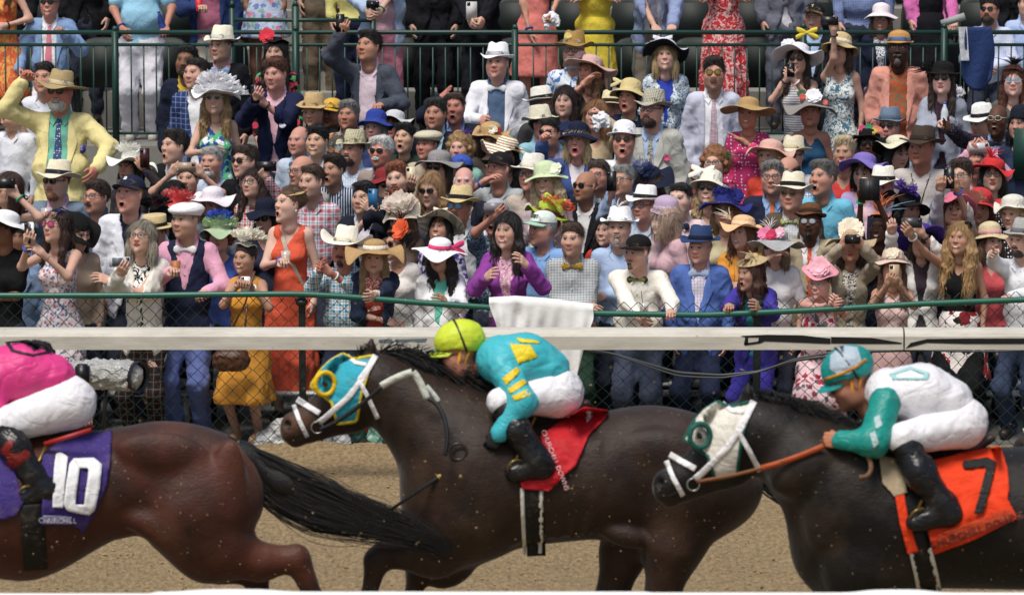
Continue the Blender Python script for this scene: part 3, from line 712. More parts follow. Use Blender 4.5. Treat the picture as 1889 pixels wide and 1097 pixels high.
        if tie:
            zz = np.linspace(-.185, -.62, 9); wd = np.interp(zz, (-.62, -.60, -.23, -.205, -.185), (.004, .040, .016, .020, .016)); rows = []
            for q in (-1, 0, 1): rows.append(project(flds, [T(q * w_ , .25, z_) for z_, w_ in zip(zz, wd)], -fw, .006 + .003 * (q == 0), .4))
            v, f = strip(rows); ob('tie', mesh('tie', v, [q_[::-1] for q_ in f], fab(tie)), o)
        if bowt:
            c0 = project(flds, [T(0, .25, -.205)], -fw, .010, .4)[0]; F = Solid()
            for q in (-1, 1): F.cap(c0 + rt * q * .006, c0 + rt * q * .058 * S, .008, .030 * S, k=.006)
            F.ell(c0 + fw * .004, .012, k=.004); v, f = nets(*F.field(.005)[:3]); v = c0 + ((v - c0) - np.outer((v - c0) @ fw, fw) * .6)
            ob('bow_tie', mesh('bow_tie', v, f, fab(bowt)), o)
        if top in ('jacket', 'cardigan'):
            g = Solid(); g.p = list(core.p) + sleeves.p + [('c', hip, hip - (0, 0, .08), .13 * S * wf, .145 * S * wf, .06, 1)]
            but = {0: -.60, 1: -.95, 2: -.95, 3: -.95}[open_]; w0, w1_ = ((.075, .0) if open_ == 0 else (.07, .075) if open_ == 1 else (.08, .12))
            zs = hip[2] - .02
            def cutj(F, ax):
                a, b, z = tf(ax); tt = np.clip((-.17 - z) / (-.17 - but), 0, 1); hw = w0 + (w1_ - w0) * tt; hw = np.where((z < but) & (open_ == 0), (but - z) * .35, hw)
                F = np.maximum(F, np.minimum(hw - np.abs(a), (b + .02) * 3) * S)
                return np.maximum(F, np.minimum(.075 - np.hypot(a, b + .05), (z + .26)) * S)
            flj = wear('jacket' if top == 'jacket' else 'cardigan', g.grow(.025 if top == 'jacket' else .020), c, cut=cutj, wob_=.009)
            jf = flj
            if lapel and top == 'jacket':
                m = MB()
                for q in (-1, 1):
                    zz = np.linspace(-.20, min(but + .04, -.5) if open_ == 0 else -.62, 9); tt = (-.17 - zz) / (-.17 - but); hw = w0 + (w1_ - w0) * tt + .004
                    ow = hw + np.interp(zz, (-.62, -.34, -.325, -.30, -.20), (.004, .072, .080, .052, .022)); rows = []
                    for k_ in (0, .5, 1): rows.append(project(flj, [T(q * (a_ + (b_ - a_) * k_), .28, z_) for a_, b_, z_ in zip(hw, ow, zz)], -fw, .007 + .005 * (k_ > 0), .4))
                    v, f = strip(rows); m.add(v, f if q < 0 else [q_[::-1] for q_ in f])
                m.build('lapels', fab(c), o)
                if not lod:
                    m = MB(); pp = project(flj, [T(s_ * .105, .28, -.72) for s_ in (-1, 1)], -fw, .005, .4)
                    for p_ in pp: m = MB(); m.box(p_, (.13 * S, .008, .016), R=Rb, bev=.003); m.build('pocket_flap', fab(c), o)
    if vest:
        g = Solid(); g.p = list(core.p)
        def cutv(F, ax):
            a, b, z = tf(ax); tt = np.clip((-.17 - z) / .36, 0, 1); F = np.maximum(F, np.minimum(.085 * (1 - tt) - np.abs(a), (b + .02) * 3) * S); F = np.maximum(F, np.minimum(.075 - np.hypot(a, b + .05), (z + .26)) * S)
            return np.maximum(F, np.maximum(np.minimum(np.abs(a) - (.148 + .05 * np.clip((-.34 - z) / .1, 0, 1)), z + .46) * S, (-.86 - z) * S))
        wear('waistcoat', g.grow(.024), vest, cut=cutv)
    if overskirt:
        g = Solid(); g.cap(hip + (0, 0, .08), np.array((hip[0], hip[1], .35)), .155 * S, .25 * S); wear('skirt', g.grow(.02), overskirt, h=.02, hem=.38)
    A['fld'] = flds; A['fw'] = fw; A['jf'] = jf; A['rt'] = rt; A['up'] = up; A['S'] = S
    if scarf:
        m = MB()
        for k_ in range(3):
            th = np.linspace(0, 2 * math.pi, 25); m.tube(np.stack([nb[0] + .082 * np.cos(th), nb[1] + .075 * np.sin(th) - .02, nb[2] - .01 - .022 * k_ - .02 * (np.sin(th) < 0) + .008 * np.sin(5 * th + k_)], 1), .021, 8, False)
        m.add(project(flds, [T(a_, .25, z_) for a_, z_ in ((-.08, -.24), (.08, -.24), (.05, -.42), (-.06, -.45))], -fw, .015, .4), [(3, 2, 1, 0)]); m.build('scarf', fab(scarf), o)
    # ---- hair, beard, glasses, hat
    if not headless:
        sc3 = np.array((.96 if f_ else 1.02, 1, .98)) * hvv * HS; M = m4(Rh @ np.diag(sc3), C)
        if hr:
            v, f = hair(hr); k = ('H', hr, hc)
            if k not in MC: MC[k] = mesh('hair', v, f, hairmat(hc))
            ob('hair', MC[k], o, mat4=M if not hat_ or hat_['kind'] == 'disc' else m4(Rh @ np.diag(sc3 * (.97, .97, .86)), C - Rh @ np.array((0, 0, .004))))
        if beard:
            st, bc = (beard.split(':') + [hc])[:2]; v, f = hair(st); k = ('H', st, bc)
            if k not in MC: MC[k] = mesh('beard', v, f, hairmat(bc))
            ob('mustache' if st == 'tache' else 'beard', MC[k], o, mat4=M)
        if gl:
            q = gl.split(':'); glasses(o, Rh * HS, C + Rh @ np.array((0, .001, .002)), q[0], *(q[1:]))
        if hat_: A['hat'] = hat(o, R=Rh, c=C, **{**dict(size=HS * (1.09 if hat_['kind'] == 'cap' else 1.03)), **hat_})
    if f_ and not headless and random.random() < .5:
        for q in (-1, 1): m = MB(); m.tube([C + Rh @ np.array((q * .078, .008, -.028)) * HS, C + Rh @ np.array((q * .080, .006, -.045)) * HS], [.004, .006], 6); m.build('earring', plain('pearl', '#e8e0d0', .25), o)
    return A
def Solid_join(a, extra):
    g = Solid(); g.p = list(a.p) + list(extra); return g
# ------------------------------------------------------------------ the place
def ground_mat():
    m = NT('dirt', .95, .15); n1 = m.noise(2.2, 4, .6); n2 = m.noise(34, 6, .75, co=m.scaled((1, .45, 1))); n3 = m.noise(9, 3, .5, co=m.scaled((1, .3, 1)))
    r = m.n('ShaderNodeMapRange'); m.t.links.new(n2, r.inputs[0]); r.inputs[1].default_value = .33; r.inputs[2].default_value = .62
    c = m.mix(r.outputs[0], lin('#806c50'), lin('#cbb188')); c = m.mix(m.ma('MULTIPLY', n3, .35), c, lin('#96815f'))
    m.bump(m.ma('ADD', n2, m.ma('MULTIPLY', n3, .7)), 1.0, .05); return m.done(m.vary(c, .12, 1.2))
def concrete(col='#8c8a84', nm='concrete'):
    if nm in MC: return MC[nm]
    m = NT(nm, .9, .2); m.bump(m.noise(60, 4), .4, .004); MC[nm] = m.done(m.vary(m.vary(lin(col), .18, 2.5), .12, 24)); return MC[nm]
v = np.array([(-300, -100, 0), (300, -100, 0), (300, 500, 0), (-300, 500, 0)])
ob('ground', mesh('ground', v, [(0, 1, 2, 3)], ground_mat(), smooth=False), kind='structure')
# track surface near the camera as real relief
gx = np.linspace(-5.5, 5.5, 560); gy = np.linspace(21.5, 29.95, 330); X, Y = np.meshgrid(gx, gy, indexing='ij')
rr = np.random.RandomState(3)
def fbm(X, Y, sc0, oct_, seed):
    r_ = np.random.RandomState(seed); z = 0
    for o_ in range(oct_):
        n_ = 64; g = r_.rand(n_, n_); x = X * sc0 * 2 ** o_ + o_ * 7; y = Y * sc0 * 2 ** o_ + o_ * 3; i = np.floor(x).astype(int); j = np.floor(y).astype(int); fx_ = x - i; fy_ = y - j
        fx_ = fx_ * fx_ * (3 - 2 * fx_); fy_ = fy_ * fy_ * (3 - 2 * fy_); a = g[i % n_, j % n_]; b = g[(i + 1) % n_, j % n_]; c = g[i % n_, (j + 1) % n_]; d = g[(i + 1) % n_, (j + 1) % n_]
        z = z + ((a * (1 - fx_) + b * fx_) * (1 - fy_) + (c * (1 - fx_) + d * fx_) * fy_) / 2 ** (o_ * .62)
    return z
Z = fbm(X, Y, 4, 5, 1) * .013 + .012 + (np.clip((Y - 28.6) / 1.3, 0, 1) ** 2) * .05 * fbm(X, Y, 3, 3, 5)
Z += rr.rand(*Z.shape) * .006
n0, n1 = X.shape; I = np.arange(n0 * n1).reshape(n0, n1)
ob('track_dirt', mesh('track_dirt', np.stack([X, Y, Z], 2).reshape(-1, 3), np.stack([I[:-1, :-1], I[1:, :-1], I[1:, 1:], I[:-1, 1:]], 2).reshape(-1, 4), ground_mat()), kind='structure')
m = MB(); rr = random.Random(4)
for i in range(5200):
    x = rr.uniform(-5, 5); y = rr.uniform(22, 29.9) if i % 3 else rr.uniform(28.8, 29.9); s_ = rr.uniform(.004, .013) * (1 if i % 25 else 2.2)
    vv = np.array([(1, 0, 0), (-.8, .4, 0), (0, -.9, .1), (.1, .9, -.1), (0, 0, .8), (0, 0, -.8)]) * s_ * [[rr.uniform(.7, 1.4)] * 3 for _ in range(6)]
    m.add(vv + (x, y, .035 + s_ * .2), [(0, 3, 4), (3, 1, 4), (1, 2, 4), (2, 0, 4), (3, 0, 5), (1, 3, 5), (2, 1, 5), (0, 2, 5)])
m.build('dirt_clods', plain('clod', '#a2865f', .95, vary=.3, scale=40), kind='stuff', smooth=False)
def slab(name, prof, x0, x1, mat, kind='structure', **k):       # profile in (y,z), extruded along x
    n = len(prof); v = [(x0, *p) for p in prof] + [(x1, *p) for p in prof]
    f = [(i, (i + 1) % n, n + (i + 1) % n, n + i) for i in range(n)] + [tuple(range(n))[::-1], tuple(range(n, 2 * n))]
    return ob(name, mesh(name, v, f, mat, smooth=False), kind=kind, **k)
def flz(D): return max(0., .132 * (D - 30.35)) + .02
slab('apron_pavement', [(30.06, -.2), (30.06, .0), (30.35, .015), (36.95, flz(36.95)), (36.95, -.2)], -9, 9, concrete('#6e6c68', 'apron'))
DZ = 1.60; DE = 37.0
slab('stand_deck', [(DE, -.1), (DE, DZ), (38.9, DZ), (38.9, -.1)], -9, 9, concrete())
for i in range(5): slab('stand_tier', [(38.9 + i * .9, 0), (38.9 + i * .9, DZ + .33 * (i + 1)), (39.8 + i * .9, DZ + .33 * (i + 1)), (39.8 + i * .9, 0)], -9, 9, concrete())
slab('back_wall', [(43.4, 0), (43.4, 6), (43.7, 6), (43.7, 0)], -9, 9, plain('darkwall', '#1c201f', .9), label='dark wall behind the upper seats', )
GREEN = plain('green_paint', '#173b33', .45, vary=.15)
def pz(px, py, D): return P(px, py, D)
# railing of the upper deck
o = ob('railing', None, None, P(944, 250, DE + .08), 'dark green metal railing with thin balusters along the edge of the upper deck', 'railing'); L0 = np.array(o.location)
for y, r in ((60, .020), (83, .015), (246, .013)):
    m = MB(); a, b = P(-80, y, DE + .08), P(1970, y, DE + .08); a[2] = b[2]; m.tube([a - L0, b - L0], r, 10); m.build('rail', GREEN, o)
base = P(0, 256, DE + .08)[2]
for px, top in ((212, 55), (545, 55), (950, 52), (1482, 50), (1742, 50), (-40, 50)):
    a = P(px, top, DE + .08); m = MB(); m.box((a[0] - L0[0], 0, (a[2] + DZ) / 2 - L0[2]), (.058, .058, a[2] - DZ), bev=.008); m.tube([(a[0] - L0[0], 0, a[2] - L0[2] - .01), (a[0] - L0[0], 0, a[2] - L0[2] + .03)], [.032, .018], 10); m.build('railing_post', GREEN, o)
px = -60
while px < 1960:
    if min(abs(px - q) for q in (212, 545, 950, 1482, 1742)) > 12:
        a, b = P(px, 84, DE + .08), P(px, 246, DE + .08); b[0] = a[0]; m = MB(); m.tube([a - L0, b - L0], .0075, 6); m.build('baluster', GREEN, o)
    px += 23.2
o = ob('handrail', None, None, P(560, 250, DE + .4), 'green stair handrail rising above the deck railing on two posts', 'handrail'); L0 = np.array(o.location)
m = MB(); m.tube([P(428, 37, DE + .35) - L0, P(690, 38, DE + .35) - L0], .018, 8); m.build('rail', GREEN, o)
for px in (428, 545, 688):
    a, b = P(px, 12, DE + .35), P(px, 250, DE + .35); b[0] = a[0]; m = MB(); m.tube([a - L0, b - L0], .034 if px == 545 else .026, 8); m.tube([a - L0, a - L0 + (0, 0, .05)], [.034, .012], 8); m.build('handrail_post', GREEN, o)
# stairs behind the railing
o = ob('concrete_stairs', None, None, P(590, 250, 38.3), 'grey concrete stairs going up between the seats', 'stairs'); L0 = np.array(o.location)
for i in range(9):
    m = MB(); z = DZ + .17 * (i + 1); m.box((0, .3 * i + .15 + .0, (z + DZ) / 2 - L0[2]), (1.15, .31, z - DZ + .001), bev=.008); m.build('step', concrete('#8f8d85', 'stair'), o, smooth=False)
# seats
SEATM = plain('seat_plastic', '#121d19', .62, vary=.12, scale=8)
def seat_parts():
    a = np.linspace(-1, 1, 9); rows = []
    for t in np.linspace(0, 1, 7): rows.append([(.235 * x * (1 - .12 * t ** 3), .05 * x * x * -1 + .10 * t, .43 + .42 * t - .05 * t * x ** 4) for x in a])
    v, f = strip(rows); v2 = np.concatenate([v, v + (0, .03, 0)]); n_ = len(v); ff = f + [tuple(i + n_ for i in q[::-1]) for q in f]
    top_ = [i for i in range(n_ - 9, n_)]; ff += [(top_[i], top_[i + 1], top_[i + 1] + n_, top_[i] + n_) for i in range(8)] + [(i * 9, (i + 1) * 9, (i + 1) * 9 + n_, i * 9 + n_) for i in range(6)] + [(i * 9 + 8, i * 9 + 8 + n_, (i + 1) * 9 + 8 + n_, (i + 1) * 9 + 8) for i in range(6)]
    back = mesh('backrest', v2, ff, SEATM); m = MB(); m.box((0, -.05, .60), (.44, .05, .40), R=rot(pitch=-8), bev=.02); pan = mesh('seat_pan', np.concatenate(m.v), m.f, SEATM)
    m = MB(); m.box((0, -.06, .50), (.028, .30, .035), bev=.008); m.box((0, .05, .245), (.03, .05, .48)); return back, pan, mesh('armrest', np.concatenate(m.v), m.f, SEATM, smooth=False)
SP = seat_parts(); k_ = 0
for row, (D, z) in enumerate(((38.45, DZ), (39.35, DZ + .33), (40.25, DZ + .66), (41.15, DZ + .99), (42.05, DZ + 1.32))):
    x = -5.6
    while x < 5.6:
        xs = x + .27; x += .54
        if -2.35 < xs < -1.15: continue
        o = ob('stadium_seat', None, None, (xs, D, z), 'empty dark green folding plastic seat in the upper stand', 'seat', 'dark green stadium seats in the upper stand')
        for n_, me in zip(('backrest', 'seat_pan'), SP): ob(n_, me, o)
        for s_ in (-1, 1): ob('armrest', SP[2], o, loc=(s_ * .25, 0, 0))
# bench behind the front row
for k_, (D, z) in enumerate(((30.78, .33), (31.02, .37))):
    o = ob('aluminium_bench', None, None, (0, D, z), ('front' if k_ == 0 else 'rear') + ' pale metal bench plank behind the legs of the first row', 'bench')
    m = MB(); m.box((-0, 0, 0), (9, .12 + .12 * k_, .035), bev=.006); m.build('seat', plain('aluminium', '#b9bbb8', .35, .3), o)
    for x in np.arange(-4, 4.1, 1.6): m = MB(); m.box((x, 0, -z / 2 - .01), (.05, .05, z - .03)); m.build('leg', plain('aluminium', '#b9bbb8', .35, .3), o)
# chain link fence
FD = 29.98
RL = [(-60, 545), (250, 545), (400, 543), (550, 542), (640, 547), (800, 560), (950, 570), (1100, 578), (1300, 581), (1500, 572), (1700, 560), (1960, 550)]
TOPM = [(-60, 549), (540, 546), (640, 549), (800, 560), (1060, 572), (1110, 562), (1300, 564), (1500, 551), (1700, 546), (1960, 541)]
o = ob('chain_link_fence', None, None, P(944, 840, FD), 'green chain link fence with a sagging green pipe rail in front of the crowd', 'fence'); L0 = np.array(o.location)
CG = plain('chain_green', '#1c3b36', .5, vary=.2)
m = MB(); m.tube([P(px, py, FD - .03) - L0 for px, py in zip(np.linspace(-60, 1960, 60), np.interp(np.linspace(-60, 1960, 60), *zip(*RL)))], .0215, 12); m.build('top_rail', plain('rail_green', '#1f5f4e', .35, vary=.2), o)
m = MB(); mm = MB(); pit_ = .100; x0 = P(-60, 700, FD)[0]; x1 = P(1960, 700, FD)[0]; n_ = int((x1 - x0) / pit_)
for i in range(n_):
    xa = x0 + i * pit_; pxx = 944.5 + xa * pxm(FD); zt = P(pxx, np.interp(pxx, *zip(*TOPM)), FD)[2]; ns = 23; pts = []
    for j in range(ns + 1):
        z = zt + .02 - j * (zt + .0) / ns; s_ = (j + 0) % 2; wv_ = .012 * math.sin(xa * 5 + z * 3) + .006 * math.sin(xa * 17 + z * 9)
        pts.append((xa + pit_ * .505 * (1 if s_ else 0) - L0[0] + wv_ * .6, (-.004 if s_ else .004) + wv_ + FD - L0[1], z - L0[2]))
    m.tube(pts, .0033, 4, False)
    q = [(xa + pit_ * (1.0 if (j % 2 == 0) else .495) - L0[0], pts[j][1], pts[j][2]) for j in range(ns + 1)]; m.tube(q, .0033, 4, False)
m.build('wire_mesh', CG, o)
PB = plain('post_black', '#141b18', .6, vary=.3)
for px, ty, fw_ in ((557, 543, .048), (1397, 546, .052), (-190, 545, .05), (2150, 545, .05)):
    a = P(px, ty, FD + .035); m = MB(); m.box((a[0] - L0[0], .04, a[2] / 2 - L0[2]), (fw_, .05, a[2]), bev=.005); m.build('fence_post', PB, o, smooth=False)
    m = MB(); m.box((a[0] - L0[0], -.0, a[2] - .05 - L0[2]), (.085, .06, .05), bev=.01); m.build('clamp', plain('clamp', '#3e4442', .4, .6), o)
for px in np.arange(100, 1900, 162):
    a = P(px, np.interp(px, *zip(*RL)), FD - .03); th = np.linspace(0, 6.3, 13); m = MB(); m.tube(np.stack([np.full(13, a[0]), a[1] + .026 * np.cos(th), a[2] + .026 * np.sin(th)], 1) - L0, .002, 5, False); m.build('tie_wire', plain('steel', '#9a9c9a', .3, .8), o)
m = MB(); n_ = 50; pxs = np.linspace(1130, 1900, n_); cy = [(640, 648), (1030, 640), (1130, 652), (1250, 687), (1330, 692), (1400, 685), (1470, 664), (1600, 648), (1900, 640)]
pxs = np.linspace(1000, 1900, 60); 
for off, r in ((0, .011), (.03, .007)):
    m = MB(); m.tube([P(px, np.interp(px, [c_[0] for c_ in cy], [c_[1] for c_ in cy]) + off * 200 * math.sin(px / 90), FD - .05 - off) for px in pxs], r, 6)
    oo = m.build('cable', plain('cable', '#3b3f42', .5), loc=P(1400, 690, FD - .05)); oo['label'] = ('thick' if off == 0 else 'thin') + ' grey cable slung in a loop along the chain link fence'; oo['category'] = 'cable'; oo['group'] = 'cables slung on the fence'
# white outer rail
WD = 28.5
o = ob('white_track_rail', None, None, P(944, 645, WD), 'weathered white outer track rail with strips of black tape', 'rail'); L0 = np.array(o.location)
z1 = P(944, 607, WD)[2]; z0 = P(944, 645, WD)[2]; WH = NT('rail_white', .45, .4)
WH.bump(WH.noise(14, 3), .2, .01); n_ = WH.noise(60, 5, .7, co=WH.scaled((.25, 1, 1))); dirt = WH.ma('GREATER_THAN', n_, .66); c_ = WH.mix(WH.ma('MULTIPLY', WH.noise(5, 4, .7, co=WH.scaled((.5, 1, 3))), .9), lin('#e4e0d4'), lin('#8f897a')); WH = WH.done(WH.mix(WH.ma('MULTIPLY', dirt, .5), c_, lin('#6d6556')))
jx = P(1668, 626, WD)[0]
for a, b in ((-6.5, jx - .006), (jx + .006, 6.5)):
    prof = [(.0, z0), (0, z1 - .052), (.012, z1 - .03), (.045, z1 - .008), (.09, z1), (.15, z1 - .006), (.19, z1 - .04), (.19, z0)]
    n_ = len(prof); v = [(x, WD + p[0], p[1]) for x in np.linspace(a, b, 2) for p in prof]; f = [(i, n_ + i, n_ + (i + 1) % n_, (i + 1) % n_) for i in range(n_)] + [tuple(range(n_)), tuple(range(n_, 2 * n_))[::-1]]
    ob('rail_section', mesh('rail_section', np.array(v) - L0, [q[::-1] for q in f], WH, smooth=False), o)
def facepoly(name, pts, mat, D, par, L0, y=-.003):
    v = [P(px, py, D) - L0 + (0, y, 0) for px, py in pts]; v = np.array(v); n_ = len(v); v = np.concatenate([v, v + (0, .002, 0)])
    return ob(name, mesh(name, v, [tuple(range(n_))[::-1], tuple(range(n_, 2 * n_))] + [(i, (i + 1) % n_, n_ + (i + 1) % n_, n_ + i) for i in range(n_)], mat, smooth=False), par)
TP = plain('black_tape', '#15171a', .4)
for q in ([(1366, 619), (1415, 617), (1480, 618), (1532, 624), (1532, 634), (1410, 629), (1405, 632), (1398, 632), (1400, 622), (1380, 622), (1380, 635), (1372, 635), (1375, 622)], [(1533, 621), (1610, 623), (1664, 632), (1662, 634), (1600, 634), (1533, 633)], [(1671, 642), (1680, 632), (1710, 625), (1780, 624), (1889, 624), (1960, 624), (1960, 634), (1780, 634), (1710, 632)]): facepoly('black_tape', q, TP, WD, o, L0)
facepoly('black_tape', [(1373, 633), (1402, 629), (1403, 633), (1374, 637)], TP, WD, o, L0)
BL = plain('worn_label', '#5d7078', .7, vary=.5, scale=60)
for q in ([(699, 626), (722, 625), (726, 630), (716, 632), (698, 631)], [(728, 626), (760, 625), (788, 624), (785, 630), (770, 631), (762, 629), (748, 630), (732, 631)]): facepoly('worn_sticker', q, BL, WD, o, L0)
for x in (-5.2, 5.6): m = MB(); m.box((x - L0[0], .25, z0 / 2 - L0[2]), (.08, .08, z0)); m.box((x - L0[0], .16, z0 - L0[2] - .03), (.06, .22, .05)); m.build('rail_post', WH, o)
# inner rail between the horses and the camera
ID = 19.6; z1 = P(944, 1090, ID)[2]; o = ob('inner_rail', None, None, (0, ID, z1), 'blurred white top of the inner rail along the bottom edge', 'rail')
v = []; xs = np.linspace(-4, 4, 200); pxs = 944.5 + xs * pxm(ID); bump_ = .012 * np.exp(-((pxs - 430) / 90) ** 4) + .014 * np.exp(-((pxs - 1655) / 70) ** 4) - .004 * (pxs > 1200) - .008 * (pxs < 290)
th = np.linspace(-.3, 3.44, 11); rows = [[(x, -.06 * math.cos(t), -.075 + .075 * math.sin(t) + b) for t in th] for x, b in zip(xs, bump_)]
v, f = strip(rows); ob('rail_cover', mesh('rail_cover', v, [q for q in f], plain('white_rail', '#e6e6e2', .5)), o)
for x in (-3, 0.1, 3): m = MB(); m.tube([(x, 0, -.05), (x, 0, -z1)], .04, 8); m.build('rail_post', plain('white_rail', '#e6e6e2', .5), o)
# white cloth over the fence rail
CW = fab('#f0f0ee'); 
def soft_cloth():
    rows = []; xs = np.linspace(0, 1, 90); yb = np.interp(xs, (0, .12, .3, .5, .68, .8, .9, 1), (612, 640, 668, 700, 722, 736, 690, 612)); yt = np.interp(xs, (0, .25, .55, 1), (554, 551, 555, 566))
    for t in np.linspace(0, 1, 34):
        r = []
        for s_, y0, y1 in zip(xs, yt, yb):
            f1 = .016 * math.sin(s_ * 21 + 2.3 * math.sin(s_ * 5) + 1.2 * t) + .008 * math.sin(s_ * 47 + 3 * t) + .012 * math.sin(s_ * 8 - t * 4)
            px = 902 + 192 * s_ + (10 * math.sin(s_ * 7 + t * 3) + (s_ - .5) * -34 * t) * max(0, t - .1)
            if t < .1: a = t / .1 * math.pi; p = P(px, y0, FD - .03); p = p + (0, .034 * math.cos(a), .030 * math.sin(a) - .004 - (.12 * (1 - t / .05) if t < .05 else 0))
            else: u = (t - .1) / .9; p = P(px, y0 + 3 + (y1 - y0) * u, FD - .075); p = p + (0, f1 * min(1, u * 4) - .014 * u, .004 * math.sin(s_ * 30))
            r.append(p)
        rows.append(r)
    v, f = strip(rows); m_ = NT('thin_cotton', .9, .2); m_.b.inputs['Alpha'].default_value = .93; m_.bump(m_.noise(9, 2, .5, 1.), .3, .02); c0 = P(998, 640, FD); mt_ = m_.done(m_.vary(lin('#eeeeec'), .05, 8))
    ob('white_cloth', mesh('white_cloth', np.array(v) - c0, f, mt_), loc=c0, label='thin white cloth draped over the green fence rail', cat='cloth')
soft_cloth()
o = ob('sign_panel', None, None, P(1878, 330, 34.0), 'dark green panel at the right edge among the upper spectators', 'panel'); m = MB(); m.box((.12, 0, .21), (.32, .08, .42), bev=.01); m.build('board', GREEN, o)
m = MB(); m.tube([(.12, 0, 0), (.12, 0, -1.7)], .03, 8); m.build('post', GREEN, o)
class PX:                                   # shapes given by photograph pixels at one distance
    def __init__(s, D): s.D = D; s.k = pxm(D)
    def p(s, x, y, dy=0.): return P(x, y, s.D + dy)
    def cap(s, S, a, b, k=40, dy=0., dy2=None): S.cap(s.p(a[0], a[1], dy), s.p(b[0], b[1], dy if dy2 is None else dy2), a[2] / s.k, b[2] / s.k, k=k / s.k)
    def ell(s, S, c, r, ang=0, k=50, dy=0., ry=None, op=1): S.ell(s.p(c[0], c[1], dy), np.array((r[0], ry or min(r), r[1])) / s.k, R=rot(roll=ang) if ang else None, k=k / s.k, op=op)
# ------------------------------------------------------------------ things people hold
def held(nm, label, cat, p, R, build, group=None):
    o = ob(nm, None, None, None, label, cat, group); o.matrix_local = m4(R, p); build(o); return o
def phone(p, label, col='#17181a', yaw=0, pitch=0, land=False, w=.074, h=.152, back=None, group='phones held up by spectators', nm='phone', cat='phone'):
    R = rot(yaw, pitch) @ (rot(roll=90) if land else np.eye(3))
    def b(o):
        m = MB(); m.box((0, 0, 0), (w, .009, h), bev=.0035); m.build('case', plain('phone' + col, col, .35, vary=.05), o)
        m = MB(); m.box((-w * .28, -.0055, h * .38), (w * .30, .003, w * .30), bev=.001); m.build('camera_bump', plain('lensglass', '#0b0c0e', .1, spec=.8), o)
        m = MB(); m.box((0, .0052, 0), (w * .92, .002, h * .94)); m.build('screen', plain('screen', '#1b2430', .1, spec=.8), o)
        if back: m = MB(); m.box((0, -.0050, -h * .1), (w * .8, .002, h * .5)); m.build('case_pattern', plain('pp' + back, back, .5), o)
    return held(nm, label, cat, p, R, b, group)
def cup(p, label, col='#c9a36a', h=.11, r=.036, drink=None, straw=False, glass=False, cat='cup'):
    def b(o):
        v, f = lathe([(r * .72, 0), (r, h), (r * .94, h), (r * .68, .004), (.001, .004)], 20, 1, 1)
        if glass:
            if 'cupglass' not in MC: q = NT('cupglass', .08, .6); q.b.inputs['Alpha'].default_value = .35; MC['cupglass'] = q.done((.85, .85, .85))
            ob('glass', mesh('glass', v, f, MC['cupglass']), o)
        else: ob('cup_body', mesh('cup_body', v, f, plain('cup' + col, col, .5)), o)
        v, f = lathe([(r * .69, .006), (r * .90, h * .75), (.001, h * .75)], 20, 1, 1); ob('drink', mesh('drink', v, f, plain('drk' + (drink or col), drink or col, .2)), o)
        if straw: m = MB(); m.tube([(0, 0, .02), (-.02, 0, h + .08)], .003, 6); m.build('straw', plain('strawb', '#151515', .4), o)
    return held('cup', label, cat, p, np.eye(3), b)
def bottle(p, label, col='#1c3fae', h=.22, r=.031, capc='#1c3fae', R=None):
    def b(o):
        v, f = lathe([(.001, 0), (r * .95, 0), (r, .008), (r, h * .62), (r * .8, h * .72), (r * .4, h * .86), (r * .38, h * .94), (.001, h * .94)], 20, 1, 1); ob('bottle_body', mesh('bottle_body', v, f, plain('bt' + col, col, .15, spec=.7)), o)
        m = MB(); m.tube([(0, 0, h * .93), (0, 0, h)], r * .43, 12); m.build('cap', plain('bc' + capc, capc, .4), o)
        v, f = lathe([(r * 1.02, h * .18), (r * 1.02, h * .5)], 20, 1, 1); ob('paper_label', mesh('paper_label', v, f, plain('bl' + col, '#28479c' if col != '#cfd8dc' else '#dfe6ee', .5)), o)
    return held('bottle', label, 'bottle', p, R if R is not None else np.eye(3), b)
ROWS = []
def H(kind, col, **k): return dict(kind=kind, col=col, **k)
K_, B_, N_, L_, G_, W_, R_ = '#15110f', '#2b1d14', '#5a3a22', '#b08d58', '#8d8a84', '#d2cfc8', '#9a4a22'
NV = '#1b2340'
EXTRAS = {}
def ex(name):
    def d(f): EXTRAS[name] = f; return f
    return d
def onchest(A, a, z, lift=.004): return project(A['fld'], [A['T'](a, .30, z)], -A['fw'], lift, .45)[0] + 0
@ex('camera')
def _(A, lb='compact black camera held to the face under the cream flowered hat'):
    p = (A['hands'][-1] + A['hands'][1]) / 2 + np.array((0, -.05, .06))
    def b(o):
        m = MB(); m.box((0, 0, 0), (.115, .035, .068), bev=.008); m.build('camera_body', plain('camblack', '#141416', .4), o); m = MB(); m.tube([(0, -.015, -.003), (0, -.05, -.003)], [.029, .026], 20); m.build('lens', plain('camlens', '#202024', .25), o)
        m = MB(); m.tube([(0, -.0505, -.003), (0, -.052, -.003)], .019, 16); m.build('front_glass', plain('lensglass', '#0b0c0e', .1, spec=.8), o); m = MB(); m.box((.04, -.018, .022), (.02, .004, .01)); m.build('flash', plain('flash', '#c8c8c0', .2), o)
    held('camera', lb, 'camera', p, rot(-5, 6), b)
@ex('tablet')
def _(A):
    p = (A['hands'][-1] + A['hands'][1]) / 2 + np.array((-.0, -.05, .07))
    def b(o): m = MB(); m.box((0, 0, 0), (.15, .012, .165), bev=.004); m.build('case', plain('tabletcase', '#131416', .5), o); m = MB(); m.box((0, -.007, 0), (.006, .004, .16)); m.build('fold_line', plain('foldline', '#050505', .5), o)
    held('tablet', 'black folding tablet case held high in both hands', 'tablet', p, rot(-6, 4), b)
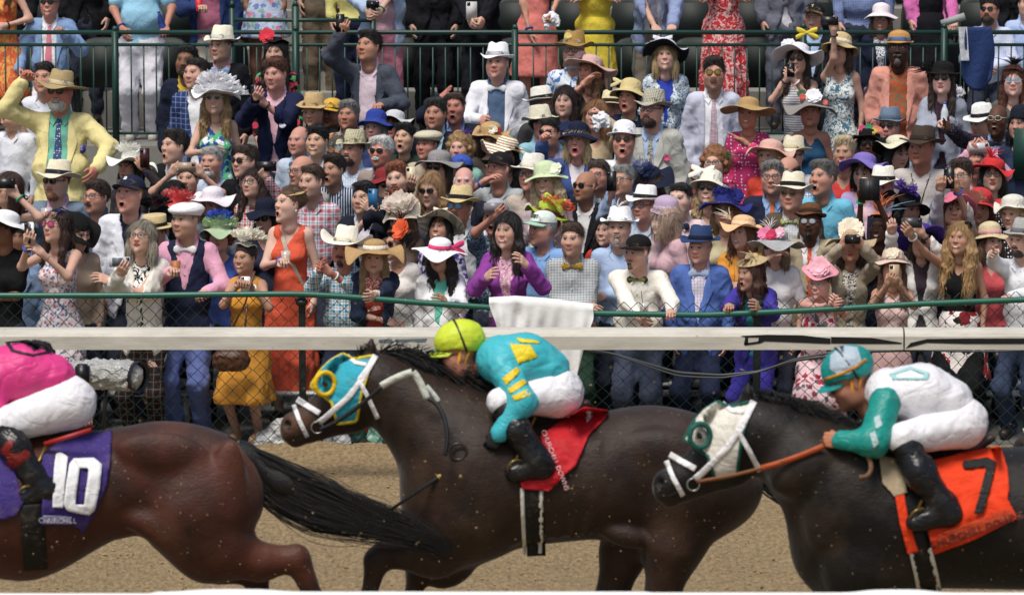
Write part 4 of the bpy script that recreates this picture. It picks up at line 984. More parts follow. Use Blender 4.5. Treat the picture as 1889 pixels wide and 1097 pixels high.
def text_mesh(name, body, size, mat, ext=.0015, font_scale=(1, 1), bold=0, spacing=1.0):
    cu = bpy.data.curves.new(name, 'FONT'); cu.body = body; cu.size = size; cu.extrude = ext; cu.align_x = 'CENTER'; cu.align_y = 'CENTER'; cu.offset = bold; cu.space_character = spacing; cu.resolution_u = 3
    t = bpy.data.objects.new(name, cu); COL.objects.link(t); bpy.context.view_layer.update(); me = bpy.data.meshes.new_from_object(t.evaluated_get(bpy.context.evaluated_depsgraph_get())); bpy.data.objects.remove(t)
    n = len(me.vertices); c = np.zeros(n * 3); me.vertices.foreach_get('co', c); c = c.reshape(-1, 3); c[:, 0] *= font_scale[0]; c[:, 1] *= font_scale[1]
    v = np.stack([c[:, 0], -c[:, 2], c[:, 1]], 1); me.vertices.foreach_set('co', v.ravel()); me.name = name; me.materials.clear(); me.materials.append(mat); me.update(); return me
def bend_on(par, body, size, mat, zc, R0=.1, name='lettering', **k):   # lettering on the front of a cap
    me = text_mesh(name, body, size, mat, ext=.001, **k); n = len(me.vertices); c = np.zeros(n * 3); me.vertices.foreach_get('co', c); c = c.reshape(-1, 3)
    a = c[:, 0] / R0; z = zc + c[:, 2]; r = np.sqrt(np.maximum(1 - (z / .088) ** 2, .05)); v = np.stack([np.sin(a) * .094 * .93 * r * 1.02 + 0, -np.cos(a) * .094 * 1.06 * r - .004 + c[:, 1], z], 1); me.vertices.foreach_set('co', v.ravel()); me.update(); return ob(name, me, par)
@ex('derby')
def _(A): bend_on(A['hat'], 'DERBY', .036, plain('ink', '#22302c', .6), .036, bold=.0006)
@ex('capsb')
def _(A): bend_on(A['hat'], 'SB', .03, plain('whitethread', '#e8e8e8', .7), .042, bold=.001)
@ex('card')
def _(A):
    p = A['hands'][-1] + np.array((.02, -.05, .09))
    def b(o):
        m = MB(); m.box((0, 0, 0), (.115, .003, .17)); m.build('paper', plain('cardpaper', '#c8dce0', .7), o); ob('lettering', text_mesh('lettering', 'Kentucky\nDerby', .033, plain('redink', '#a83a3a', .7)), o, loc=(0, -.004, .03))
    held('programme', 'pale printed race programme held below the man in dark glasses', 'programme', p, rot(-8, 4, 4), b)
@ex('badge')
def _(A):
    for q in ('x',):
        p = project(A['jf'], [A['T'](.17, .35, -.42)], -A['fw'], .012, .5)[0]; m = MB(); m.tube([p, p + A['fw'] * .008], .036, 20); m.build('badge', plain('badge', '#2c2f8c', .35), A['o']); 
        me = text_mesh('badge_emblem', 'A', .03, plain('badgewhite', '#c8c8e0', .5)); b_ = ob('badge_emblem', me, A['o'], loc=p + A['fw'] * .010)
@ex('lanyard')
def _(A):
    m = MB(); 
    for s_ in (-1, 1):
        z = np.linspace(-.19, -.45, 8); m.tube(project(A['fld'], [A['T'](s_ * (.075 - .075 * i / 7), .3, zz) for i, zz in enumerate(z)], -A['fw'], .006, .45), .0035, 5)
    m.build('lanyard', plain('lanyard', '#151515', .6), A['o'])
@ex('hanky')
def _(A, lb='crumpled white handkerchief held up beside the shouting woman'):
    s = Solid(); p = A['hands'][1] + np.array((.0, -.05, .0)); rr = random.Random(3)
    for i in range(9): s.ell((rr.gauss(0, .03), rr.gauss(0, .012), rr.uniform(-.09, .02)), (.028, .018, .04), k=.012)
    v, f = nets(*s.field(.009)[:3]); v += np.stack([wob(v, .006, 80)] * 3, 1); ob('handkerchief', mesh('handkerchief', v, f, fab('#f0f0f2')), loc=p, label=lb, cat='cloth')
def strapline(A, spec, mat, pts, w, name):
    rows = []
    pr = project(A['fld'], [A['T'](a, .30, z) for a, z in pts], -A['fw'], .008, .45); d = np.gradient(pr, axis=0); s_ = np.cross(d, A['fw']); s_ /= np.linalg.norm(s_, axis=1)[:, None]
    v, f = strip([pr - s_ * w / 2, pr + A['fw'] * .003, pr + s_ * w / 2]); ob(name, mesh(name, v, f, mat), A['o'])
def extra(A, spec):
    n, _, c = spec.partition(':')
    if n == 'strap': strapline(A, spec, fab(c), [(-.06 + .20 * t, -.20 - .48 * t) for t in np.linspace(0, 1, 10)], .03, 'crossbody_strap')
    if n == 'braces':
        for s_ in (-1, 1): strapline(A, spec, fab(c), [(s_ * (.10 + .01 * t), -.22 - .5 * t) for t in np.linspace(0, 1, 10)], .032, 'brace')
    if n == 'boutonniere':
        p = project(A['jf'], [A['T'](.135, .35, -.38)], -A['fw'], .012, .5)[0]; flower(A['o'], c, p, .03, 9, d=tuple(A['fw']), name='boutonniere')
    if n == 'square':
        p = project(A['jf'], [A['T'](.12, .35, -.40)], -A['fw'], .010, .5)[0]; flower(A['o'], c, p, .028, 5, d=tuple(A['fw'] + (0, 0, .8)), name='pocket_square')
# ------------------------------------------------------------------ people on the upper deck
UG = 'spectators on the upper deck'
def up_(x, y, D, label, after=None, **k):
    fz = DZ if D < 38.2 else DZ + .05; A = person(label, x, y, D, fz, group=UG, lod=1, **k)
    if after: after(A)
    return A
UD = 37.6
up_(92, 8, UD, 'old man in sunglasses, light blue blazer and pink tie with a fist on the railing', top='jacket', c='#7c9cc8', c2='#e4e4ec', tie='#d87888', hr='bald', hc='#b8b4ac', gl='sun', mouth='s', yaw=-10, sk='#c48470', fat=1.2, open_=1, Rr=(120, 62, .18), hrr='fist', L=(35, 128, .12), bot='#dcd8e0', hat_=H('fedora', '#c4c8d0', br=.14))
up_(2, -60, UD, 'person in an orange dress at the upper left corner', sx='f', top='dress', c='print:#d85a24:#e0a040:.08', hr='long', hc=N_, Rr=(8, 48, .12), skirt=.4)
up_(258, -85, UD, 'broad man in light blue tee and white trousers holding a bottle over the railing', (lambda A: bottle(P(304, 66, UD - .25), 'dark blue aluminium bottle held over the railing', '#12286c', R=rot(roll=-14))), top='tee', c='#8cc4e0', hr='short', hc=N_, fat=1.3, L=(226, 54, .22), Rr=(306, 52, .22), hrr='grip', bot='#dcdae4', shoe='#d0ccc0', sk='#b87a62', by=0, yaw=0)
up_(385, -80, UD + .5, 'person in a navy blazer and rose shirt holding a red cup', (lambda A: cup(A['hands'][-1] + np.array((0, -.05, -.03)), 'red plastic cup on the upper deck', '#c8202c')), top='jacket', open_=2, c='#22386c', c2='#b0607c', hr='short', hc=B_, L=(368, 14, .25), hl='grip', bot='#b8b0a0', by=0, yaw=0, fat=1.1)
up_(488, -135, 38.6, 'woman in a flowered blue and pink dress near the stairs', sx='f', top='dress', c='floral:#b8c4e0:#e0889c:#88b0a0:#6a80b8:.06', hr='long', hc=N_, skirt=.25, sk='#8a5a44', by=0, yaw=0)
up_(592, -150, 38.9, 'person in brown trousers standing on the stairs', top='shirt', c='#5a5248', hr='short', hc=B_, bot='#6a5a48', by=0, yaw=0)
up_(652, -120, 38.2, 'person in a yellow top and navy trousers behind the handrail', top='shirt', c='#d8cf78', hr='short', hc=B_, bot='#161b38', by=0, yaw=0)
up_(704, -105, UD + .1, 'heavy man in a pale blue blazer and pink trousers holding a small camera', (lambda A: EXTRAS['camera'](A, 'small camera held by the heavy man in the pale blue blazer')), top='jacket', open_=2, c='#a4b8d4', c2='#d4a8b8', hr='short', hc=G_, fat=1.35, L=(676, 18, .3), Rr=(700, 22, .3), hl='hold', hrr='hold', bot='#c8788c', by=4, yaw=0)
up_(800, -110, 38.3, 'person in a black suit beside the pale blue blazer', top='jacket', c='#14151b', c2='#1a1c24', hr='short', hc=K_, by=0, yaw=0, bot='#14151b')
up_(888, -100, UD + .3, 'person in a black suit holding folded white papers', (lambda A: phone(A['hands'][-1] + np.array((.02, -.06, .07)), 'rolled white papers held by the person in the black suit', '#d0d0cc', w=.10, h=.16, yaw=15, group=None, nm='race_papers', cat='papers')), top='jacket', c='#13151e', c2='#1c1e28', hr='short', hc=K_, L=(866, 34, .28), Rr=(892, 34, .28), hl='hold', hrr='hold', by=0, yaw=0, bot='#13151e')
up_(988, -100, UD, 'woman in a coral dress with one arm hanging over the railing', (lambda A: EXTRAS['hanky'](A, 'white cloth bunched in the hand of the woman in coral')), sx='f', top='dress', c='#d8746a', hr='long', hc=N_, L=(980, 78, .14), Rr=(1016, 30, .22), hrr='fist', skirt=.4, by=0, yaw=0, sk='#c48a70')
up_(1098, -110, UD + .1, 'woman in a bright yellow skirt and top with a blue fringed scarf', sx='f', top='blouse', c='#ddc414', scarf='#2f7cb8', hr='bob', hc=N_, bot='skirt#ddc414', by=0, yaw=0, fat=1.25, L='x', Rr='x')
up_(1205, -85, UD, 'man in a blue grey blazer leaning forward with both hands on the railing', top='jacket', open_=1, c='#8494bc', c2='#c8c8d4', tie='#a0a0b4', hr='short', hc=G_, lean=16, L=(1208, 50, .2), Rr=(1240, 48, .2), hl='grip', hrr='grip', bot='#6a6054', by=0, yaw=0)
up_(1336, -110, UD + .2, 'woman in a long red and white tie dye dress with crossed arms', sx='f', top='dress', c='print:#c41c28:#e8b8b4:.045', hr='long', hc='#3a2018', L='x', Rr='x', skirt=.75, by=0, yaw=0, fat=1.15, sk='#b07258')
up_(1450, -115, 38.3, 'person in a grey suit behind the black cap', top='jacket', c='#6a6c7c', c2='#c8c8d0', hr='short', hc=B_, bot='#6a6c7c', by=0, yaw=0)
up_(1502, 34, UD + .35, 'older man in a black and gold cap and dark jacket seated behind the railing', (lambda A: bend_on(A['hat'], 'V', .035, plain('goldthread', '#c8b060', .6), .04, bold=.002)), top='jacket', c='#16181e', c2='#a8c4e8', hr='short', hc=G_, beard='tache:#a8a49c', gl='clear', sk='#c88470', yaw=-18, fat=1.2, hat_=H('cap', '#17171a', band='#8a7a50'))
up_(1625, 38, UD + .3, 'smiling older woman in glasses, a white wide hat and a navy print top', sx='f', top='cardigan', c='#141a34', c2='print:#e0e0e8:#1c2444:.02', hr='bob', hc='#6a4a34', gl='clear', mouth='s', yaw=-10, sk='#a8705a', hat_=H('cloche', '#ecdfe4', br=.17))
up_(1595, -110, 38.4, 'person in a blue checked shirt behind the white hat', top='shirt', c='check:#8a9cc8:#5a6ca0:.015', hr='short', hc=B_, by=0, yaw=0, fat=1.25)
up_(1718, -110, 38.0, 'woman in a black dress and pink cardigan holding a rolled newspaper', (lambda A: (lambda o: None)(None)), sx='f', top='cardigan', c='#d060a8', c2='#0d0e16', hr='long', hc=N_, bot='skirt#0d0e16', by=0, yaw=0, Rr=(1758, 44, .24), hrr='grip', open_=2)
up_(1826, 22, UD + .35, 'bearded man in sunglasses and a pale checked shirt seated behind the railing', top='shirt', c='pane:#ccd4ec:#98a8d4:.02', hr='short', hc=B_, beard='full:#241811', gl='sun', yaw=-24, pitch=8, fat=1.15, sk='#b07a64', L='front', Rr='front')
up_(1895, 10, UD + .4, 'person in a pale blue shirt at the upper right corner', top='shirt', c='#a8bce8', hr='short', hc=B_, by=0, yaw=0)
up_(1868, -110, 38.6, 'person in dark clothes behind the bearded man', top='jacket', c='#15161c', hr='short', hc=B_, by=0, yaw=0)
up_(12, -120, 38.6, 'person in a black coat at the far upper left', top='jacket', c='#14161c', hr='short', hc=B_, by=0, yaw=0); up_(155, -120, 38.9, 'person in black with a white bag behind the old man', top='jacket', c='#101116', hr='short', hc=B_, by=0, yaw=0)
m = MB(); p = P(1758, 38, UD - .1); m.tube([p + (-.10, 0, -.03), p + (.10, -.04, .04)], .033, 14); o = m.build('newspaper', plain('newsprint', '#9a9c9c', .8, vary=.3, scale=60), loc=p, label='rolled newspaper over the upper railing', cat='newspaper')
# jacket hanging over the upper rail
Xr = PX(DE + .02); rows = []
for t in np.linspace(0, 1, 18):
    rows.append([Xr.p(1776 + (1828 - 1776) * s_ + 10 * math.sin(t * 3) * (s_ - .4), 50 + t * (96 + 22 * math.sin(s_ * 3.1)), -.03 - .03 * math.sin(s_ * 9 + t * 4) * t) for s_ in np.linspace(0, 1, 16)])
v, f = strip(rows); o = ob('draped_jacket', None, None, Xr.p(1800, 50), 'navy jacket with pale lining hung over the upper railing', 'jacket'); a = ob('jacket_body', mesh('jacket_body', v - np.array(o.location), f, fab('#20386c')), o); md = a.modifiers.new('t', 'SOLIDIFY'); md.thickness = .02
v, f = strip([[Xr.p(1768 + 16 * s_ + 4 * t, 50 + t * 62, -.06 - .01 * math.sin(s_ * 6)) for s_ in np.linspace(0, 1, 6)] for t in np.linspace(0, 1, 8)]); ob('lining', mesh('lining', v - np.array(o.location), f, fab('#c8ccd4')), o)
o = ob('ribbon', None, None, P(1488, 60, DE), 'yellow and black ribbon tied on the upper railing', 'ribbon'); bow(o, '#e0c818', (0, -.04, 0), .09)
# ------------------------------------------------------------------ the crowd
def pp(x, y, label, r=None, after=None, **k): ROWS.append([x, y, label, r, after, k])
ph = lambda lab, col='#17181a', side=0, **k: (lambda A: phone(handp(A, side, k.pop('up', .06), k.pop('dx', 0)), lab, col, **k))
def handp(A, side, up=.06, dx=0.):
    h = A['hands']; p = (h[-1] + h[1]) / 2 if side == 0 else h[side]
    return p + np.array((dx, -.035, up + .03))
# --- front row along the fence
pp(105, 418, 'woman with mirrored pink sunglasses and small navy fascinator filming in a floral sleeveless dress', 0, ph('black phone held up by the woman in pink sunglasses', side=-1, yaw=-50), sx='f', top='dress', c='floral:#d8ccd0:#c06878:#e8e0e4:#5878a8:.022', hr='long', hc='#3a2218', gl='sun:#c04878:#6b2b48', yaw=-38, pitch=6, L=(52, 452, .3), hl='hold', Rr=(80, 470, .3), hrr='relax', hat_=H('small', NV, deco=[('flower', '#26396e', (.03, -.07, .06), .05)], size=.7))
pp(262, 440, 'grey blonde woman in dark glasses and a cream coat over a black and white top', 0, ph('silver and grey phone held out flat by the woman in the cream coat', '#c8ccd0', side=-1, land=True, back='#5a6068'), sx='f', top='cardigan', c='#e6e2d6', c2='print:#f0efe8:#141414:.05', hr='bob', hc='#9a917f', gl='clear:#222222:#151515', yaw=-18, pitch=10, bot='plaid:#3a1c1e:#16181c:#6a6a5a:.05', lip='#8a1c20', L=(222, 505, .34), hl='hold', Rr=(205, 520, .2))
pp(343, 408, 'man in white flat cap, pink shirt and navy waistcoat holding a cup', 0, (lambda A: cup(A['hands'][-1] + np.array((.03, -.05, -.03)), 'copper coloured cup held by the man in the navy waistcoat', '#a8683a')), top='shirt', c='#e2a0bc', bowt='#f0f0f0', hr='crop', hc='#8a7a66', beard=None, stub=.35, brow='#8a6a4a', hat_=H('flatcap', '#e8e8ea'), yaw=-35, pitch=2, bot='#5a6aa8', fat=1.08, L=(318, 500, .3), hl='grip', Rr=(378, 540, .30), hrr='grip', by=-8, extra='vest', tall=1)
pp(452, 478, 'smiling woman in a mustard yellow dress with a large cream mesh fascinator', 0, (lambda A: phone(handp(A, 0, -.02, .01), 'white booklet held upright by the woman in the mustard dress', '#e8ecec', yaw=-8, w=.07, h=.12, nm='booklet', cat='booklet', group=None)), sx='f', sk=3, top='dress', c='#d8920f', hr='updo', hc='#22160f', mouth='s', yaw=-28, pitch=2, L=(440, 525, .22), Rr=(462, 528, .22), hl='grip', hrr='grip', skirt=.36, hat_=H('disc', '#ece6d4', tilt=10, br=.09, deco=[('ruffle', '#efead8', (.03, -.02, .035), .01, .15, 9), ('flower', '#f2eee0', (.03, -.08, .07), .06, 11), ('feather', '#f2eee0', (.02, -.03, .05), (.3, -.1, .9), .17, 16)]), shoe='#b08d6a')
pp(533, 378, 'young woman in an orange sleeveless dress with a grey crossbody strap and brown hair', .8, (lambda A: cup(A['hands'][-1] + np.array((.03, -.04, -.03)), 'clear cocktail glass with mint held by the woman in orange', drink='#b88a50', glass=True)), sx='f', sk=1, top='dress', c='#e0522a', hr='updo', hc='#5f412a', mouth='o', yaw=-48, pitch=8, by=-12, L=(520, 482, .25), hl='grip', neck=1, extra='strap:#b8b0a0', hat_=H('disc', '#c8a870', tilt=-14, br=.088, droop=1.5, wave=0))
pp(636, 462, 'stout man in a cream cowboy hat and blue plaid shirt clapping', .2, None, top='shirt', c='plaid:#eef2f4:#2a9ac0:#101420:.045', hr='short', hc='#4a3020', beard='goatee:#3a281c', fat=1.28, yaw=-20, pitch=2, roll=4, L=(588, 500, .3), Rr=(612, 505, .3), hl='flat', hrr='flat', sk='#c07a62', hat_=H('cowboy', '#efe9d8', band='#d8d0b8', straw=False), bot='#2a3350', lean=6)
pp(691, 476, 'girl in a wavy tan hat and denim jacket leaning on the fence with folded arms', 0, None, sx='f', top='jacket', lapel=False, open_=1, c='#1d2a44', c2='#b83a2a', hr='long', hc='#a8875a', yaw=-4, pitch=-4, L='x', Rr=(690, 545, .36, .9, -.6), hrr='relax', lean=14, scarf='print:#c8402c:#e8d8c8:.02', bot='#a02c22', hat_=H('floppy', '#b8935c', br=.235, band='#efe8d8', droop=.55, straw=True))
pp(812, 474, 'dark haired woman in a white straw hat with hot pink ribbon and a turquoise blouse', 0, None, sx='f', sk=3, top='cardigan', c='#e8e8ec', c2='#58c0a8', hr='mass', hc='#1c1210', yaw=-22, pitch=0, roll=-8, fat=1.12, Rr=(822, 556, .34), hrr='relax', hat_=H('wide', '#f2f2f2', br=.225, band='#e02870', straw=True, tilt=-2, roll=14, deco=[('bow', '#e02870', (.095, .02, .02), .10, (.6, -.5, .1))]), bot='#58c0a8')
pp(936, 428, 'smiling dark haired woman in a magenta cardigan and pink sequin top clapping', 0, None, sx='f', sk=2, top='cardigan', c='#8a2f96', c2='seq:#e6c8d4:#b04878:.012', hr='wavy', hc='#1f1512', mouth='s', yaw=-24, pitch=2, L=(898, 512, .3), Rr=(972, 492, .28), hl='relax', hrr='relax', bot='#c8a0b4', by=-8)
pp(1056, 443, 'man in a dark gingham shirt and gold bow tie with folded arms', .15, None, top='shirt', c='check:#dfe4e4:#2b3a4c:.011', bowt='print:#c8a020:#7a5a10:.02', hr='short', hc='#4a3524', stub=.3, yaw=-18, pitch=0, L='x', Rr='x', mouth='c', bot='#1f3a2c', by=-4)
pp(1176, 468, 'heavy man in a cream shirt, black cap and dark bow tie leaning over the fence', -.1, (lambda A: cup(A['hands'][-1] + np.array((.03, -.02, .0)), 'clear cup of brown drink with black straw held by the man in black cap', drink='#8a6a30', glass=True, straw=True)), top='shirt', c='#efeadc', bowt='print:#28302c:#8a8a40:.03', hr='crop', hc='#5a4634', beard='goatee:#6a5a4c', fat=1.34, yaw=-42, pitch=-2, roll=0, by=-6, L=(1180, 585, .3), hl='hold', Rr=(1238, 575, .34), hrr='grip', lean=10, hat_=H('cap', '#141414'), bot='#3a4258', sk='#cf9a84', mouth='o')
pp(1291, 458, 'older man in a bright blue blazer, navy fedora and pale blue bow tie', .35, None, top='jacket', c='#4a6cb8', c2='plaid:#f0e4e4:#88a8d8:#d88878:.022', bowt='#9ab4d8', hr='bald', hc='#8a8680', fat=1.15, yaw=-24, pitch=-2, hat_=H('fedora', '#24406e', band='#10182c', straw=True), bot='#1a2240', sk='#cf957e')
pp(1384, 506, 'brown haired woman in a purple coat and teal blouse bending over the fence', -.1, None, sx='f', sk=3, top='cardigan', c='#3a2c9c', c2='#0f8a98', hr='wavy', hc='#4a2818', mouth='o', yaw=-48, pitch=0, roll=0, L=(1345, 565, .3), Rr=(1402, 568, .33), hl='grip', hrr='relax', lean=18, by=-15, bot='#33289a', hat_=H('disc', '#c0a878', tilt=-14, br=.12, droop=1.2, wave=.0, deco=[('feather', '#c8b088', (.05, -.02, .03), (-.6, -.3, .5), .1, 5)]))
pp(1513, 524, 'older woman in glasses and a pink straw saucer hat leaning on the fence', -.1, None, sx='f', sk='#d49a88', top='dress', c='floral:#e8c4cc:#b02840:#f0d8dc:#6a6a70:.05', hr='short', hc='#6a6560', mouth='s', gl='clear:#222222:#9a8a7a', yaw=-30, pitch=-4, L=(1532, 562, .33), Rr=(1545, 562, .33), hl='hold', hrr='hold', lean=20, fat=1.2, by=-5, hat_=H('disc', '#ee9aaa', br=.15, tilt=-10, roll=12, straw=True, wave=.012, deco=[('flower', '#f4b0c0', (.02, -.07, .03), .085, 14, None, (0, -.75, .7)), ('feather', '#e8a8b8', (-.02, -.05, .03), (-.6, .0, .8), .22, 3)]))
pp(1647, 496, 'woman in a pale pink brimmed hat with a cream flower filming with a gold phone', 0, ph('gold phone held up by the woman in the pale pink hat', '#b8a080', side=0, up=.05), sx='f', sk=3, top='tank', c='#d8b8b4', hr='long', hc='#5a3a26', yaw=-8, pitch=6, L=(1637, 525, .3), Rr=(1660, 528, .3), hl='hold', hrr='hold', hat_=H('bucket', '#d8bca8', band='#c8a898', br=.15, deco=[('flower', '#e8dcc0', (0, -.095, .05), .05, 11)]), bot='skirt#d0a8a4')
pp(1771, 442, 'laughing woman with long blonde hair and black sleeveless top reaching out her arm', .35, ph('dark phone held out by the laughing blonde woman', '#3a3c40', side=-1, land=True), sx='f', sk=3, top='dress', c='#0e0e10', hr='mass', hc='#a8824c', mouth='s', yaw=-26, pitch=6, L=(1672, 425, .35), hl='hold', extra='skirt:floral:#e8e0dc:#b01824:#7a1018:#181818:.11', hat_=H('disc', '#141214', tilt=0, br=.05, size=.6, deco=[('flower', '#121012', (.10, -.06, .03), .06), ('flower', '#b81828', (.12, -.07, -.03), .03)]))
pp(1886, 445, 'bearded man in a grey straw fedora and white shirt pointing beside the fence', .2, None, top='shirt', c='#e6e8ee', hr='short', hc='#3a2a20', beard='beard:#2f241c', yaw=-44, pitch=0, L=(1828, 468, .45), hl='point', Rr=(1862, 548, .33, .5, -.8), hrr='grip', hat_=H('fedora', '#a8a8a4', band='#6a6a6c', straw=True), bot='#34405c')
pp(1431, 458, 'woman in white tee and a black and white striped hat covered with pink flowers', .7, None, sx='f', top='tee', c='#e8e8ea', hr='bob', hc='#8a7458', gl='sun', yaw=-30, pitch=0, fat=1.15, L=(1422, 475, .14), hl='relax', hat_=H('wide', 'hoop:#18181a:#e8e8e8:.008', br=.235, droop=.5, deco=[('flower', '#e878a0', (-.07, -.085, .045), .055), ('flower', '#d02858', (0, -.10, .04), .045), ('flower', '#f0b8cc', (.06, -.08, .06), .045), ('feather', '#e8d8dc', (-.04, -.04, .08), (-.3, -.2, .9), .13, 10)]))
pp(1569, 458, 'woman photographing with a compact camera under a cream flowered beige hat', .8, 'camera', sx='f', sk=3, top='cardigan', c='#a89c84', c2='print:#e6e0d4:#1a1a1a:.02', hr='bob', hc='#3a2a20', yaw=-5, pitch=6, L=(1553, 455, .26), Rr=(1590, 455, .26), hl='hold', hrr='hold', lip='#a03030', hat_=H('wide', '#b8a07c', br=.21, deco=[('flower', '#efe2c8', (0, -.04, .075), .10, 13)]))
pp(733, 452, 'woman with a big orange flower and brown feathers in her hair, wearing sunglasses', .75, None, sx='f', sk=3, top='blouse', c='#e4e0dc', hr='updo', hc='#241712', gl='sun', yaw=-50, pitch=0, hat_=H('disc', '#5a3626', tilt=0, br=.10, deco=[('flower', '#ee5a18', (.09, -.06, .01), .085, 15), ('feather', '#5a2a1c', (.02, 0, .05), (.1, 0, 1), .2, 26)]))
pp(1000, 424, 'man in a pale green cap printed DERBY with white hair and a blue shirt', .6, 'derby', top='polo', c='#7aa8e0', hr='short', hc='#c8c4be', yaw=-55, pitch=0, hat_=H('cap', '#d8e4da', band='#9ac8b0'), sk='#c98a74', fat=1.1)
pp(1142, 424, 'grey goateed man in a white fedora and pale blue shirt', .8, None, top='shirt', c='#a8c0e4', hr='crop', hc='#5a5048', beard='goatee:#9a948c', yaw=-12, pitch=6, mouth='o', fat=1.15, hat_=H('fedora', '#f0f0f0', band='#f0f0f0', br=.15, deco=[('feather', '#f0f0ea', (0, -.06, .1), (.1, -.2, .9), .1, 8)]), Rr='x')
pp(1119, 428, 'dark haired woman in red seen behind the man in the white fedora', 1.5, None, sx='f', top='blouse', c='#b83020', hr='long', hc='#1c1410', mouth='s', yaw=-30)
pp(1494, 412, 'bearded man in a brown bowler hat, mirrored glasses and an orange tie', 1.2, None, sk=5, top='jacket', c='#b0a284', c2='#e8e8ee', tie='#e05a10', hr='crop', hc=K_, beard='goatee:' + K_, gl='sun:#a8b0b8:#6a6a6a', yaw=-12, pitch=6, hat_=H('small', '#6a4426', band='#3a2414', tilt=14, br=.13))
pp(1369, 432, 'laughing woman in a peach wide hat with feathers and a marigold cardigan', 1.0, None, sx='f', sk=2, top='cardigan', c='#e0940c', c2='#e0a040', hr='wavy', hc='#7a4a28', mouth='s', yaw=-32, L='clap', Rr='clap', hat_=H('wide', '#e8b884', br=.19, band='#e8c8a0', deco=[('feather', '#f0e0c8', (-.08, -.06, .04), (-.5, -.4, .6), .16, 16)]))
pp(1622, 424, 'smiling woman holding up a dark tablet over her head with both arms raised', 1.0, 'tablet', sx='f', sk=5, top='tank', c='#2a2a30', hr='updo', hc=K_, mouth='s', yaw=-20, pitch=8, L=(1588, 352, .2, -.8, .3), Rr=(1612, 352, .2, .8, .3), hl='hold', hrr='hold', hat_=H('disc', '#d86a30', br=.09, deco=[('feather', '#e87830', (0, -.02, .03), (-.2, 0, 1), .2, 24), ('feather', '#88a8c0', (.03, 0, .03), (.6, 0, .8), .2, 8)]))
pp(1700, 448, 'woman in a large purple straw hat and white jacket holding up both hands', .9, None, sx='f', top='cardigan', c='#e8e6e2', c2='#3a3038', hr='bob', hc='#4a3020', gl='sun', yaw=-12, pitch=4, L=(1645, 430, .25), Rr=(1702, 432, .25), hl='hold', hrr='hold', hat_=H('wide', 'hoop:#4a2c9c:#3a2088:.012', br=.25, tilt=24, band='#3a2080', straw=True))
pp(1828, 448, 'woman in a natural straw hat with a rose ribbon behind the blonde woman', 1.0, None, sx='f', top='blouse', c='#c84850', hr='bob', hc='#6a4a30', yaw=20, hat_=H('cloche', '#d8c498', straw=True, br=.15, band='#d89898'))
pp(405, 438, 'curly haired woman in a green and blue mesh hat behind the waistcoat man', .9, None, sx='f', top='blouse', c='#3858b0', hr='curly', hc='#6a3c22', yaw=-8, hat_=H('cloche', '#a8c098', br=.17, wave=.03, deco=[('ruffle', '#2858c8', (0, -.04, .07), .01, .11, 7), ('ruffle', '#b8d8a0', (0, 0, .02), .06, .15, 8)]))
pp(490, 404, 'woman in a dark navy straw hat and sunglasses', 1.6, None, sx='f', top='blouse', c='#2a3048', hr='bob', hc=B_, gl='sun', yaw=-20, pitch=-4, hat_=H('cloche', '#10182e', br=.165, wave=.02))
pp(240, 360, 'shouting man in a navy cap and white blazer leaning forward', 1.3, 'capsb', top='jacket', c='#e4e6f0', c2='#141c34', hr='short', hc='#8a7058', fat=1.2, mouth='o', yaw=-28, pitch=10, sk='#cf907c', hat_=H('cap', '#16203c'), by=0)
pp(178, 366, 'mustached man in rimless glasses with curly brown hair behind the white blazer', 1.8, None, top='shirt', c='#5a6a80', hr='side', hc='#3c2a1e', beard='tache:#3c2a1e', gl='clear:#222222:#3a3a3a', yaw=-32, pitch=4, sk='#c48a70')
pp(105, 338, 'man in cream panama hat, sunglasses and grey blue jacket holding a red drink', 2.1, (lambda A: cup(A['hands'][-1] + np.array((.03, -.04, -.03)), 'short glass of red slush held by the man in the panama hat', drink='#c81c38', glass=True, h=.10, r=.045)), top='jacket', c='#6f8398', c2='#d8a8c8', hr='crop', hc='#8a5a3a', beard='beard:#8a5a3a', gl='sun', yaw=-30, pitch=4, fat=1.15, L=(80, 400, .3), hl='grip', hat_=H('panama', '#ece0c0', band='#1a2236'))
pp(13, 352, 'woman in cream framed sunglasses at the left edge holding a black phone', 1.7, ph('black phone at the left edge beside the panama hat man', side=1, land=True, dx=-.08), sx='f', sk=2, top='dress', c='#e0d8c8', hr='long', hc='#4a3020', gl='sun:#5a4a3a:#e0d0b8', yaw=-50, pitch=4, L='dn', Rr=(30, 360, .2), hrr='hold')
pp(6, 425, 'person in black with a black and white hat at the left edge of the fence', .2, None, sx='f', sk=4, top='tee', c='#101012', hr='short', hc=K_, yaw=-60, Rr='x', hat_=H('wide', '#e8e8e8', under='#141414', br=.2, roll=0))
pp(40, 442, 'person in a pale blue jacket and checked shirt squeezed behind the woman filming', 1.0, None, top='jacket', c='#88a4cc', c2='check:#e8e8f0:#6878a0:.015', hr='short', hc=B_, yaw=-60, sk=4)
pp(143, 432, 'person in a black hat with a wide upturned brim behind the pink sunglasses', 1.1, None, sx='f', top='blouse', c='#c0a890', hr='long', hc=B_, yaw=40, pitch=-12, hat_=H('wide', '#101010', br=.19, tilt=-30))
pp(325, 392, 'woman under a red hat with a pink phone behind the white flat cap', 1.7, ph('pink gold phone beside the white flat cap', '#d8a898', side=-1, dx=-.02), sx='f', top='blouse', c='#c86a50', hr='long', hc=K_, yaw=-20, L=(318, 420, .2), hl='hold', hat_=H('wide', '#c8383a', br=.2, tilt=10, wave=.03, deco=[('ruffle', '#e87878', (0, 0, .04), .03, .14, 6)]))
